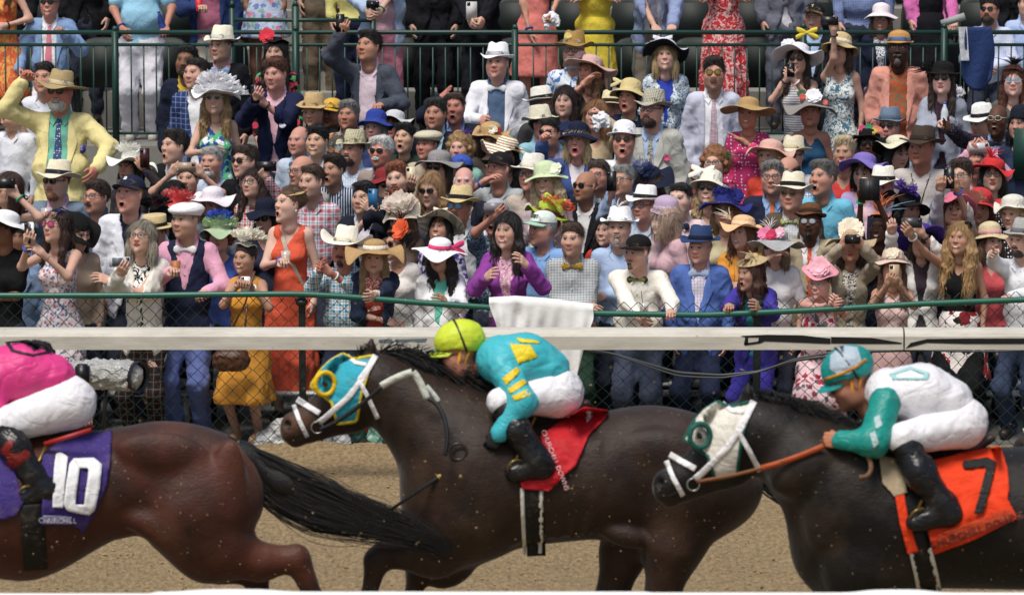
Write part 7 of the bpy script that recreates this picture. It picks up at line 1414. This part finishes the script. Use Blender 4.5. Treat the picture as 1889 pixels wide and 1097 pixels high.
# ---- near black horse number 7
def body_right(X, S):
    X.ell(S, (1590, 950), (118, 142), 14, 60, ry=90); X.cap(S, (1650, 955, 128), (1880, 955, 132), 60); X.ell(S, (1690, 880), (80, 60), 0, 50, ry=36); X.ell(S, (2040, 950), (150, 118), 6, 70, ry=90); X.ell(S, (1560, 1010), (96, 96), 0, 50, ry=70); musc(X, S, [((1560, 925), (52, 100), 26), ((1630, 1020), (70, 46), -20), ((1560, 1040), (40, 50), 0), ((1480, 860), (60, 30), -38)])
    X.cap(S, (1425, 812, 64), (1560, 905, 112), 50); X.cap(S, (1418, 785, 46), (1640, 870, 56), 40); X.cap(S, (1400, 795, 50), (1366, 800, 44), 26)
    X.cap(S, (1600, 1050, 74), (1560, 1130, 46), 40, -.12); X.cap(S, (1560, 1130, 42), (1530, 1210, 26), 20, -.12); X.cap(S, (1530, 1210, 25), (1560, 1300, 17), 12, -.12); X.cap(S, (1600, 1050, 70), (1700, 1140, 32), 30, .12); X.cap(S, (1700, 1140, 28), (1690, 1290, 17), 12, .12)
    X.cap(S, (2080, 990, 90), (2060, 1100, 50), 40, -.12); X.cap(S, (2060, 1100, 46), (2120, 1200, 24), 20, -.12); X.cap(S, (2120, 1200, 22), (2090, 1300, 17), 12, -.12); X.cap(S, (2080, 990, 80), (2160, 1120, 36), 40, .12); X.cap(S, (2160, 1120, 30), (2240, 1240, 17), 12, .12)
H3, X3, F3, T3 = horse('black racehorse in a white hood with green trim and an orange number 7 cloth', 21.6, '#0c0a0a', .2, body_right, headT=((1368, 752), (1218, 893)))
bit3 = bridle(H3, X3, F3, T3, hood='#dcd8cc', trimc='#14564c', cupc='#14564c')
mane(H3, X3, [(1398, 742), (1470, 760), (1560, 800), (1630, 846)], 68, 1500, (.6, -.8), 4, fall=.75)
cloth3 = patch('number_cloth', F3, X3, [(1712, 850), (1760, 838), (1800, 828), (1845, 822), (1858, 862), (1862, 905), (1856, 915), (1877, 955), (1800, 992), (1724, 1022), (1712, 982), (1722, 930), (1712, 890)], muddy('#e03c10', .8, .12), H3, .018, 5, .005, .012)
patch('number_cloth_front', F3, X3, [(1648, 895), (1668, 912), (1676, 960), (1694, 1016), (1675, 1022), (1660, 965)], muddy('#e03c10', .8, .12), H3, .018, 4)
patch('numeral', F3, X3, [(1775, 856), (1778, 849), (1822, 843), (1838, 852), (1826, 900), (1813, 946), (1797, 947), (1810, 900), (1820, 859), (1779, 864)], muddy('#141618', .7, .1), cloth3, .045, 3)
patch('cloth_band', F3, X3, [(1730, 985), (1800, 960), (1862, 938), (1872, 953), (1800, 986), (1728, 1014)], muddy('#b03a18', .8, .4), cloth3, .042, 4); lettering(cloth3, X3, F3, 'CHURCHILL DOWNS', (1802, 978), 19, -19, '#5a1c10', .048, .4)
patch('saddle_pad', F3, X3, [(1622, 838), (1650, 845), (1668, 880), (1674, 908), (1650, 915), (1628, 890)], muddy('#a8987c', .8, .4), H3, .02, 4)
crease(H3, X3, F3, [(1690, 980), (1705, 1040), (1718, 1100)], 34, GB, 'girth'); crease(H3, X3, F3, [(1680, 1015), (1690, 1060), (1697, 1100)], 7, GT, 'girth_edge'); crease(H3, X3, F3, [(1715, 1010), (1727, 1060), (1735, 1100)], 8, GT, 'girth_edge')
# ---- muzzle of a following horse at the right edge
def body_next(X, S):
    X.cap(S, (2085, 720, 60), (2230, 830, 104), 50); X.ell(S, (2260, 885), (108, 138), 12, 60, ry=88); X.cap(S, (2300, 885, 128), (2480, 882, 112), 60); X.ell(S, (2600, 890), (140, 110), 0, 60, ry=86); X.cap(S, (2065, 705, 42), (2045, 718, 40), 26)
    for a, dy in ((2240, -.11), (2290, .11), (2590, -.11), (2640, .11)): X.cap(S, (a, 980, 60), (a - 30, 1080, 28), 30, dy); X.cap(S, (a - 30, 1080, 26), (a - 20, 1200, 17), 12, dy)
H4, X4, F4, T4 = horse('brown horse of which only the muzzle shows at the right edge', 23.6, '#4a2c1e', .3, body_next, headT=((2020, 700), (1880, 830)), h=.02)
bridle(H4, X4, F4, T4)
# ---- jockeys
def limb(X, pts, k=14): 
    S = Solid()
    for a, b in zip(pts[:-1], pts[1:]): S.cap(X.p(a[0], a[1], a[3]), X.p(b[0], b[1], b[3]), a[2] / X.k, b[2] / X.k, k=k / X.k)
    return S
def jockey(label, D, hc, tor, hipp, arms_, legs_, silk, sleeve, helmet, cap2, mouth='c', yaw=-82, pitch=-12, strap='#15161a', visor='#c8c830', glove=None, gog=True, hands='grip', bands=(), goggle='#3a2a14', strapc='#e0a020'):
    X = PX(D); C = X.p(*hc); Rh = rot(yaw, pitch); HS = 1.06
    B = Solid(); neckp = X.p(tor[0][0], tor[0][1] - 12, 0); B.cap(neckp, C + Rh @ np.array((0, .03, -.10)), .06, .052, k=.03)
    core = Solid()
    for (a, b) in zip(tor[:-1], tor[1:]):
        for dy in (-.07, .07): core.cap(X.p(a[0], a[1], dy), X.p(b[0], b[1], dy), a[2] / X.k, b[2] / X.k, k=.05)
    hp = Solid(); 
    for dy in (-.07, .07): hp.cap(X.p(hipp[0], hipp[1], dy), X.p(hipp[0] - 18, hipp[1] - 6, dy), hipp[2] / X.k, hipp[2] / X.k, k=.05)
    arms3 = [limb(X, a) for a in arms_]; thigh = [limb(X, l[:2], 20) for l in legs_]; low = [limb(X, [(l[1][0], l[1][1], l[1][2] - 4, l[1][3])] + [(q[0], q[1], q[2] - 3, q[3]) for q in l[2:4]]) for l in legs_]; feet = [limb(X, l[3:], 10) for l in legs_]
    def sh(S, o): g = Solid(); g.p = list(S.p); return g.grow(o)
    B.p += core.p + hp.p + sum([q.p for q in arms3 + thigh + low + feet], [])
    v, f = nets(*B.grow(-.012).field(.015)[:3]); s_col = np.array(lin('#b8775a')); vs, fs, cs = [v], [f], [np.tile(s_col, (len(v), 1))]; n0 = len(v)
    hv, hf, hcol = headcol(mouth, '#b8775a', '#2a1d15', None, .1); vs.append(hv * HS @ Rh.T + C); fs.append(hf + n0); cs.append(hcol); n0 += len(hv); HP = []
    for a in arms_:
        e, w_ = X.p(a[-2][0], a[-2][1], a[-2][3]), X.p(a[-1][0], a[-1][1], a[-1][3]); d = w_ - e; v_, f2 = hand(hands); F3_ = frame(d, (0, -1 if a[-1][3] < 0 else 1, .2)); vs.append(v_ * .98 @ F3_.T + w_); fs.append(f2 + n0); cs.append(np.tile(s_col if not glove else np.array(lin(glove)), (len(v_), 1))); n0 += len(v_); HP.append(w_ + d / np.linalg.norm(d) * .07)
    org = X.p(hipp[0], hipp[1]); o = ob('person', mesh('person', np.concatenate(vs) - org, np.concatenate(fs), skinmat(), np.concatenate(cs)), None, org, label, 'jockey', 'jockeys riding in the race')
    def put(nm, S, mt, h=.012, wb=.006, cut=None, par=o):
        fl_ = S.field(h); F = fl_[0]
        if cut is not None: F = cut(F, fl_[3])
        v, f = nets(F, fl_[1], fl_[2]); n = wob(v, wb, 26, 2) + wob(v, wb * .5, 55, 5); v = v + np.stack([n, 0 * n, n], 1) * .7; return ob(nm, mesh(nm, v - org, f, mt), par), fl_
    silkS = Solid(); silkS.p = list(core.p) + [q for a in arms3 for q in a.p[:1]]; sl_, fsilk = put('racing_silk', silkS.grow(.012), muddy(silk, .45, .22), wb=.004)
    FA = None
    for a in arms3: g = Solid(); g.p = list(a.p); s_, fa_ = put('sleeve', g.grow(.014), muddy(sleeve, .45, .3), wb=.005); FA = FA or fa_
    br = Solid(); br.p = hp.p + sum([q.p for q in thigh], []); put('breeches', br.grow(.012), muddy('#e4e2e6', .6, .3, 'breech'), wb=.004)
    for l_, t in zip(low, feet):
        g = Solid(); g.p = [(t_, a + (b - a) * (.25 if i_ == 0 else 0), b, x, y, k, op) for i_, (t_, a, b, x, y, k, op) in enumerate(l_.p)] + t.p; put('boot', g.grow(.016), muddy('#17181b', .3, .3, 'bootleather'), wb=.004)
    for i, (ai, a, b, colr, r_) in enumerate(bands): g = Solid(); g.cap(X.p(a[0], a[1], arms_[ai][1][3] * 1.05), X.p(b[0], b[1], arms_[ai][1][3] * 1.05), r_ / X.k, r_ / X.k); put('sleeve_band', g, muddy(colr, .45, .3), wb=.003)
    hl = Solid(); cc = C + Rh @ np.array((0, .02, .078)); hl.ell(cc, (.112, .142, .116), R=Rh, k=.02); cutz = C + Rh @ np.array((0, 0, .040)); upv = Rh @ np.array((0, 0, 1.)); fwv = Rh @ np.array((0, -1., 0))
    def cuth(F, ax): d = (ax[0][:, None, None] - cutz[0]) * upv[0] + (ax[1][None, :, None] - cutz[1]) * upv[1] + (ax[2][None, None, :] - cutz[2]) * upv[2]; e = (ax[0][:, None, None] - cutz[0]) * fwv[0] + (ax[1][None, :, None] - cutz[1]) * fwv[1] + (ax[2][None, None, :] - cutz[2]) * fwv[2]; return np.maximum(F, -(d + np.clip(-e, -.03, .1) * .35))
    he, fh = put('helmet', hl, muddy(helmet, .5, .18, 'silkcap'), h=.008, wb=.002, cut=cuth)
    a_ = np.linspace(-1.1, 1.1, 13); M = m4(Rh, C - org + Rh @ np.array((0, .02, .058))); v, f = strip([[(math.sin(t) * .094, -math.cos(t) * (.138 + q * .055), -.004 - q * .014 - .02 * abs(math.sin(t))) for t in a_] for q in (0, .5, 1)]); vb = ob('visor', mesh('visor', np.concatenate([v, v + (0, 0, -.004)]), f + [tuple(i + len(v) for i in q[::-1]) for q in f], muddy(helmet, .5, .18, 'silkcap')), o, mat4=M)
    th = np.linspace(-.2, math.pi + .2, 18); m = MB(); m.tube(np.stack([.115 * np.cos(th), .03 - .02 * np.sin(th), .055 + .142 * np.sin(th)], 1), .0065, 6); ob('goggle_strap', mesh('goggle_strap', np.concatenate(m.v), m.f, plain('gs' + strap, strap, .5)), o, mat4=m4(Rh, C - org))
    m = MB(); m.tube([(s_ * .088, -.01, .02) for s_ in (-1, -1)], .001, 3); m.tube([(-.086, -.0, .03), (-.07, -.03, -.07), (0, -.05, -.125), (.07, -.03, -.07), (.086, 0, .03)], .010, 6); m.tube([(-.084, .05, .02), (-.07, .0, -.06), (-.05, -.04, -.10)], .008, 6); m.tube([(.084, .05, .02), (.07, .0, -.06), (.05, -.04, -.10)], .008, 6); ob('chin_strap', mesh('chin_strap', np.concatenate(m.v), m.f, plain('cs' + strapc, strapc, .6)), o, mat4=m4(Rh, C - org))
    if gog: glasses(o, Rh, C - org + Rh @ np.array((0, -.004, 0)), 'sun', '#241a10', goggle, .030, .022)
    return o, X, fsilk, fh, HP, FA
J1, XJ, FS1, FH1, HP1, FA1 = jockey('jockey in turquoise silks with yellow squares and a yellow helmet crouched on the middle horse', 23.0, (847, 654), [(924, 664, 42), (970, 665, 44), (1006, 684, 41)], (1030, 722, 41),
    [[(926, 674, 25, -.17), (964, 742, 20, -.32), (922, 799, 13, -.35)], [(915, 676, 24, .17), (868, 706, 18, .22), (812, 696, 13, .2)]],
    [[(1030, 728, 35, -.13), (922, 740, 21, -.28), (955, 795, 23, -.34), (992, 848, 21, -.35), (1000, 860, 18, -.35), (948, 872, 12, -.37)], [(1030, 730, 38, .12), (925, 745, 26, .24), (955, 800, 22, .3), (990, 850, 18, .32), (985, 862, 17, .32), (945, 872, 12, .34)]],
    '#3fb0bc', '#3fb0bc', '#c8d838', None, glove='#1a1a1a')
for q in ([(926, 697), (952, 677), (962, 683), (934, 710)], [(936, 717), (964, 699), (975, 705), (942, 726)], [(944, 731), (972, 717), (984, 727), (950, 739)]): patch('sleeve_band', FA1, XJ, q, muddy('#e0c020', .45, .3), J1, .006, 3)
patch('yellow_square', FS1, XJ, [(940, 634), (978, 636), (992, 658), (956, 671)], muddy('#e0c818', .5, .1), J1, .006, 4); patch('yellow_square', FS1, XJ, [(950, 622), (990, 628), (1000, 634), (960, 631)], muddy('#e0c818', .5, .1), J1, .006, 3)
J2, XK, FS2, FH2, HP2, FA2 = jockey('jockey in pink silks at the left edge with his head out of the picture', 22.7, (-95, 655), [(-30, 690, 44), (40, 690, 50), (95, 698, 40)], (128, 738, 38),
    [[(-20, 700, 26, -.17), (-10, 775, 20, -.24), (-90, 800, 14, -.22)], [(-20, 700, 25, .17), (-30, 770, 18, .2), (-100, 800, 13, .2)]],
    [[(130, 745, 42, -.12), (-5, 788, 28, -.28), (28, 825, 24, -.34), (62, 880, 20, -.35), (86, 902, 17, -.35), (45, 918, 13, -.38)], [(130, 745, 40, .12), (0, 790, 26, .22), (30, 840, 22, .25), (66, 895, 18, .25), (70, 905, 17, .25), (30, 925, 13, .28)]],
    '#d83c84', '#d83c84', '#d83c84', None)
ringpoly('black_emblem', [(10, 630), (50, 626), (92, 638), (96, 650), (60, 658), (20, 648)], [(18, 633), (50, 630), (84, 640), (86, 648), (60, 653), (26, 645)], muddy('#241c28', .6, .05), J2, XK, FS2, .006)
patch('black_emblem', FS2, XK, [(36, 630), (56, 630), (76, 640), (62, 648), (58, 641), (48, 636)], muddy('#241c28', .6, .05), J2, .006, 2.5)
g = Solid(); g.cap(XK.p(26, 824, -.342), XK.p(36, 840, -.344), 29 / XK.k, 28 / XK.k); v, f = nets(*g.field(.012)[:3]); ob('boot_top', mesh('boot_top', v - par_org(J2), f, muddy('#781c1a', .5, .3)), J2)
J3, XL, FS3, FH3, HP3, FA3 = jockey('jockey in white silks with teal sleeves riding the black horse', 21.6, (1568, 706), [(1640, 722, 40), (1700, 728, 50), (1745, 745, 46)], (1775, 775, 40),
    [[(1634, 740, 25, -.18), (1612, 815, 22, -.32), (1552, 812, 13, -.28)], [(1635, 742, 26, .18), (1610, 812, 20, .22), (1550, 815, 14, .15)]],
    [[(1775, 785, 37, -.12), (1664, 808, 25, -.29), (1698, 872, 26, -.35), (1738, 930, 21, -.36), (1750, 946, 19, -.36), (1690, 963, 13, -.39)], [(1775, 785, 38, .12), (1665, 810, 27, .24), (1690, 868, 22, .27), (1725, 930, 17, .27), (1735, 940, 17, .27), (1690, 962, 13, .31)]],
    '#e0dfe4', '#14887e', '#128a86', None, pitch=-26, goggle='#8a6a14', hands='fist', strapc='#d88a1c')
ringpoly('teal_emblem', [(1640, 690), (1680, 676), (1715, 688), (1712, 700), (1680, 700), (1648, 700)], [(1650, 691), (1680, 681), (1705, 690), (1703, 696), (1680, 696), (1655, 696)], muddy('#98c8c8', .6, .1), J3, XL, FS3, .006)
patch('grey_panel', FH3, XL, [(1532, 655), (1552, 636), (1582, 640), (1590, 668), (1568, 690), (1545, 692), (1530, 680)], muddy('#a8b8c4', .5, .1), J3, .004, 3); ribbon('orange_band', FH3, XL, [(1520, 700), (1550, 690), (1580, 676), (1598, 662)], 5, muddy('#d08a20', .5, .1), J3, .006)
patch('sleeve_chevron', FA3, XL, [(1612, 770), (1622, 764), (1628, 784), (1616, 792)], muddy('#a8c0c0', .5, .1), J3, .006, 3); patch('sleeve_chevron', FA3, XL, [(1604, 800), (1614, 794), (1622, 818), (1612, 826)], muddy('#a8c0c0', .5, .1), J3, .006, 3)
# ---- saddle, cloth and stirrup of the middle horse; reins and whip
sd_ = Solid(); XJ.cap(sd_, (960, 768, 14), (1040, 766, 15), 20); XJ.cap(sd_, (1040, 764, 14), (1082, 744, 8), 20); v, f = nets(*sd_.field(.012)[:3]); ob('saddle', mesh('saddle', v - par_org(H1), f, plain('saddle_leather', '#3a2418', .4)), H1)
sd_ = Solid(); XL.cap(sd_, (1700, 828, 14), (1790, 828, 15), 20); XL.cap(sd_, (1790, 826, 14), (1830, 808, 8), 20); v, f = nets(*sd_.field(.012)[:3]); ob('saddle', mesh('saddle', v - par_org(H3), f, plain('saddle_leather', '#3a2418', .4)), H3)
sd_ = Solid(); XK.cap(sd_, (50, 806, 12), (130, 802, 12), 20); XK.cap(sd_, (130, 802, 10), (170, 788, 6), 20); v, f = nets(*sd_.field(.012)[:3]); ob('saddle', mesh('saddle', v - par_org(H2), f, plain('saddle_red', '#7a2a24', .4)), H2)
RC = muddy('#b81420', .7, .08)
c1 = patch('number_cloth', F1, X1, [(996, 803), (1040, 772), (1079, 749), (1122, 757), (1117, 770), (1087, 800), (1072, 835), (1062, 858), (1041, 875), (1028, 891), (1012, 905), (963, 901), (961, 888), (1002, 876), (1017, 855), (1006, 830)], RC, H1, .02, 5, .005, .016)
patch('white_mark', F1, X1, [(1077, 757), (1096, 753), (1093, 767), (1083, 778)], NW, c1, .045, 3)
lettering(c1, X1, F1, 'CHURCHILL DOWNS', (1024, 848), 12.5, 68, '#d8a8ac', .046, .1)
GL = plain('stirrup_brass', '#8a7440', .35, .7)
for X_, c_, hs_ in ((XJ, (952, 864), H1), (XL, (1694, 955), H3), (XK, (52, 912), H2)):
    th = np.linspace(0, 2 * math.pi, 25); e = X_.p(c_[0], c_[1], -.38); m = MB(); m.tube(np.stack([e[0] + .045 * np.cos(th), e[1] + .06 * np.cos(th + 1), e[2] + .055 * np.sin(th)], 1) - par_org(hs_), .007, 6, False); m.tube([e + (0, 0, .05) - par_org(hs_), X_.p(c_[0] + 35, c_[1] - 95, -.27) - par_org(hs_)], .009, 5); m.build('stirrup', GL, hs_)
def loose(nm, X, pts, r, mat, label, cat, taper=None, n=30):
    q = spline([X.p(*p_) for p_ in pts], n) if len(pts) > 2 else np.array([X.p(*p_) for p_ in pts]); m = MB(); m.tube(q, np.linspace(r, taper or r, len(q)), 8); return m.build(nm, mat, loc=X.p(*pts[0]), label=label, cat=cat)
w_ = loose('whip', XJ, [(918, 806, -.30), (720, 940, -.34)], .013, plain('whip_black', '#16181b', .5), 'black jockey whip held low along the middle horse shoulder', 'whip', .009); m = MB(); a = XJ.p(822, 862 + 8, -.32); b = XJ.p(808, 880, -.32); m.tube([a - par_org(w_), b - par_org(w_)], .0135, 8); m.build('whip_collar', plain('whip_gold', '#c8b060', .5), w_)
def rein(X, o, pts, wpx, mat, nm='rein', n=26):
    q = spline([X.p(*p_) for p_ in pts], n); m = MB(); d = np.gradient(q, axis=0); v = np.cross(d, (0, 1, 0)); v /= np.linalg.norm(v, axis=1)[:, None]; hw = wpx / X.k / 2; s_, f = strip([q - v * hw, q + (0, -.004, 0), q + v * hw]); ob_ = ob(nm, mesh(nm, s_ - par_org(o), f, mat), o); md = ob_.modifiers.new('t', 'SOLIDIFY'); md.thickness = .005; return ob_
rein(X1, H1, [(590, 792, -.20), (640, 765, -.25), (705, 712, -.30)], 8, plain('rein_black', '#17181b', .5)); rein(X1, H1, [(703, 712, -.30), (730, 697, -.31), (760, 686, -.32)], 13, muddy('#c8ccc0', .6, .2, 'reingrip'), 'rein_grip')
rein(X1, H1, [(762, 686, -.32), (775, 705, -.32), (788, 735, -.32)], 13, muddy('#c8ccc0', .6, .2, 'reingrip'), 'rein_grip'); rein(X1, H1, [(786, 712, -.30), (800, 728, -.30), (808, 740, -.30)], 10, muddy('#c8ccc0', .6, .2, 'reingrip'), 'rein_grip'); rein(X1, H1, [(790, 735, -.33), (815, 760, -.36), (825, 800, -.40), (820, 840, -.42)], 8, plain('rein_black', '#17181b', .5))
rein(X3, H3, [(1285, 888, -.18), (1370, 872, -.24), (1440, 852, -.28), (1515, 826, -.28)], 7, muddy('#7a4a2c', .6, .15, 'reinor')); rein(X3, H3, [(1568, 818, -.28), (1600, 840, -.34), (1606, 868, -.38), (1585, 880, -.40)], 9, muddy('#6a4a34', .6, .2, 'reinb'))
rein(X3, H3, [(1404, 863, -.27), (1460, 846, -.295), (1520, 822, -.29)], 11, muddy('#a84c22', .6, .15, 'reinor'), 'rein_grip')
nk = Solid(); a = onto(F1, X1, [(845, 832)], .01)[0]; th = np.linspace(0, 6.3, 20); m = MB(); m.tube(np.stack([a[0] + .045 * np.cos(th), a[1] + 0 * th - .01, a[2] + .045 * np.sin(th)], 1) - par_org(H1), .008, 6, False); m.build('yoke_ring', plain('yoke', '#2a2420', .4), H1)
# ---- photographer crouching behind the rail with a wrapped telephoto lens
PD = 27.6; A = person('photographer with curly dark hair crouching in black behind the pink jockey', 75, 668, PD, .03, top='shirt', c='#17181c', hr='curly', hc='#1c1410', yaw=70, pitch=-20, by=60, hs=.9, sc_=.92, bot='#17181c', L='front', Rr=(158, 772, .2), hrr='grip', group=None)
XP = PX(PD - .35); lz = ob('camera', None, None, XP.p(190, 692), 'long telephoto camera lens wrapped in crumpled clear plastic', 'camera'); L0 = np.array(lz.location)
s = Solid(); XP.cap(s, (130, 690, 22), (175, 690, 24), 14); XP.cap(s, (175, 690, 25), (236, 693, 28), 10); v, f = nets(*s.field(.009)[:3]); n = wob(v, .007, 46, 2) + wob(v, .004, 110, 4); v = v + np.stack([n * .3, n, n], 1); pm = NT('plastic_wrap', .22, .7); pm.bump(pm.noise(30, 4, .6, 2.), 1., .03); ob('plastic_wrap', mesh('plastic_wrap', v - L0, f, pm.done(pm.vary(lin('#c4c4c0'), .3, 18))), lz)
c = XP.p(247, 694); ax_ = XP.p(244, 694) - XP.p(180, 691); ax_ /= np.linalg.norm(ax_); ax_ = ax_ + np.array((0, -.6, 0)); ax_ /= np.linalg.norm(ax_); m = MB(); m.tube([c - L0, c + ax_ * .05 - L0], [.098, .105], 26, False); m.tube([c + ax_ * .05 - L0, c + ax_ * .035 - L0], [.105, .088], 26, False); m.build('lens_hood', plain('hood_black', '#101114', .4), lz); m = MB(); m.tube([c + ax_ * .004 - L0, c + ax_ * .008 - L0], .09, 24); m.build('front_element', plain('lensdark', '#07080a', .5, spec=.3), lz)
m = MB(); m.tube([XP.p(190, 800) - L0, XP.p(196, 716) - L0], .012, 8); m.build('lens_foot', plain('hood_black', '#101114', .4), lz); m = MB(); m.box(XP.p(152, 690, -.10) - L0, (.09, .09, .13), bev=.012); m.build('camera_body', plain('hood_black', '#101114', .4), lz)
m = MB(); m.tube([XP.p(196, 792) - L0, XP.p(168, 800) - L0, XP.p(160, 840) - L0], .010, 6); m.build('strap', plain('strap_black', '#15161a', .6), lz); 
loose('whip', XK, [(82, 819, -.30), (168, 792, -.30)], .014, plain('whip_red', '#a02420', .5), 'red jockey whip lying across the saddle of the leading horse', 'whip', .012)
hb = ob('handbag', None, None, P(426, 684, 30.1), 'brown leather handbag hanging beside the mustard yellow dress', 'handbag'); s = Solid(); L0 = np.array(hb.location); q_ = PX(30.1)
for a in (408, 426, 444): s.ell(q_.p(a, 664), np.array((17, 14, 20)) / q_.k, k=.05)
v, f = nets(*s.field(.01)[:3]); v += np.stack([wob(v, .005, 50)] * 3, 1); ob('bag_body', mesh('bag_body', v - L0, f, plain('brown_leather', '#5a3420', .45, bump=.4)), hb); m = MB(); m.tube([q_.p(404, 652) - L0, q_.p(452, 560, -.02) - L0, q_.p(470, 500, .02) - L0], .008, 6); m.tube([q_.p(448, 652) - L0, q_.p(456, 560, -.02) - L0], .008, 6); m.build('strap', plain('brown_leather', '#5a3420', .45), hb)
# ---- bags and bottles on the ground behind the fence
def bag(px0, px1, y0, y1, D, label, cols, seed, mats=None):
    X = PX(D); o = ob('bag', None, None, X.p((px0 + px1) / 2, y1), label, 'bag', 'bags lying behind the fence'); L0 = np.array(o.location); L0[2] = o.location[2] = .03; rr = random.Random(seed)
    for i, c_ in enumerate(cols):
        s = Solid(); w_ = (px1 - px0) / len(cols); a = px0 + w_ * (i + .5)
        for j in range(7): s.ell(X.p(a + rr.uniform(-.3, .3) * w_ * 1.3, rr.uniform(y0 + (y1 - y0) * .3, y1 - 12), rr.uniform(-.04, .06)), np.array((w_ * .45, w_ * .4, (y1 - y0) * .28)) / X.k, k=.03)
        s.cap(X.p(a, y1 - 12), X.p(a + rr.uniform(-10, 10), y0 + 8), w_ * .5 / X.k, .03, k=.05)
        v, f = nets(*s.field(.012)[:3]); v[:, 2] = np.maximum(v[:, 2], .025); n = wob(v, .009, 34, seed + i) + wob(v, .005, 80, seed); v = v + np.stack([n, n, n * .5], 1); ob('bag_body' if i == 0 else 'bag_panel', mesh('bag_body', v - L0, f, plain('bag' + c_, c_, .35, bump=.6, scale=14)), o)
bag(478, 548, 772, 838, 30.35, 'crumpled white plastic bag on the ground left of the dark fence post', ['#d4d4d2'], 1); bag(612, 738, 772, 838, 30.4, 'white and dark green shopping bag crumpled on the ground behind the fence', ['#d8d8d6', '#14382c', '#8ab8a4', '#16241f'], 2); bag(562, 612, 770, 838, 30.45, 'dark navy bag on the ground beside the fence post', ['#15182a'], 3); bag(1560, 1640, 778, 838, 30.4, 'black and white patterned tote bag standing behind the fence', ['#1c1d20'], 4)
bottle(P(604, 836, 30.3) * (1, 1, 0) + (0, 0, .03), 'plastic drink bottle standing between the bags', '#cfd8dc', h=.25, capc='#c83030'); bottle(P(1184, 800, 30.62), 'blue aluminium bottle behind the leaning man legs', '#1850c8'); bottle(P(1278, 800, 30.62), 'blue aluminium bottle standing under the blue blazer', '#1850c8')
# ---- clods thrown up by the hooves
m = MB(); rr = random.Random(11)
for i in range(430):
    D = rr.uniform(20.6, 24.5); px = rr.uniform(-20, 1900); py = 1090 - abs(rr.gauss(0, 190)); s_ = rr.uniform(.0025, .007) * (1 if i % 14 else 1.9)
    c = P(px, max(560, py), D); vv = np.array([(1, 0, 0), (-.8, .4, 0), (0, -.9, .1), (.1, .9, -.1), (0, 0, .8), (0, 0, -.8)]) * s_ * [[rr.uniform(.7, 1.4)] * 3 for _ in range(6)]
    m.add(vv + c, [(0, 3, 4), (3, 1, 4), (1, 2, 4), (2, 0, 4), (3, 0, 5), (1, 3, 5), (2, 1, 5), (0, 2, 5)])
m.build('flying_dirt', plain('clod2', '#8d7350', .95, vary=.3, scale=40), kind='stuff')
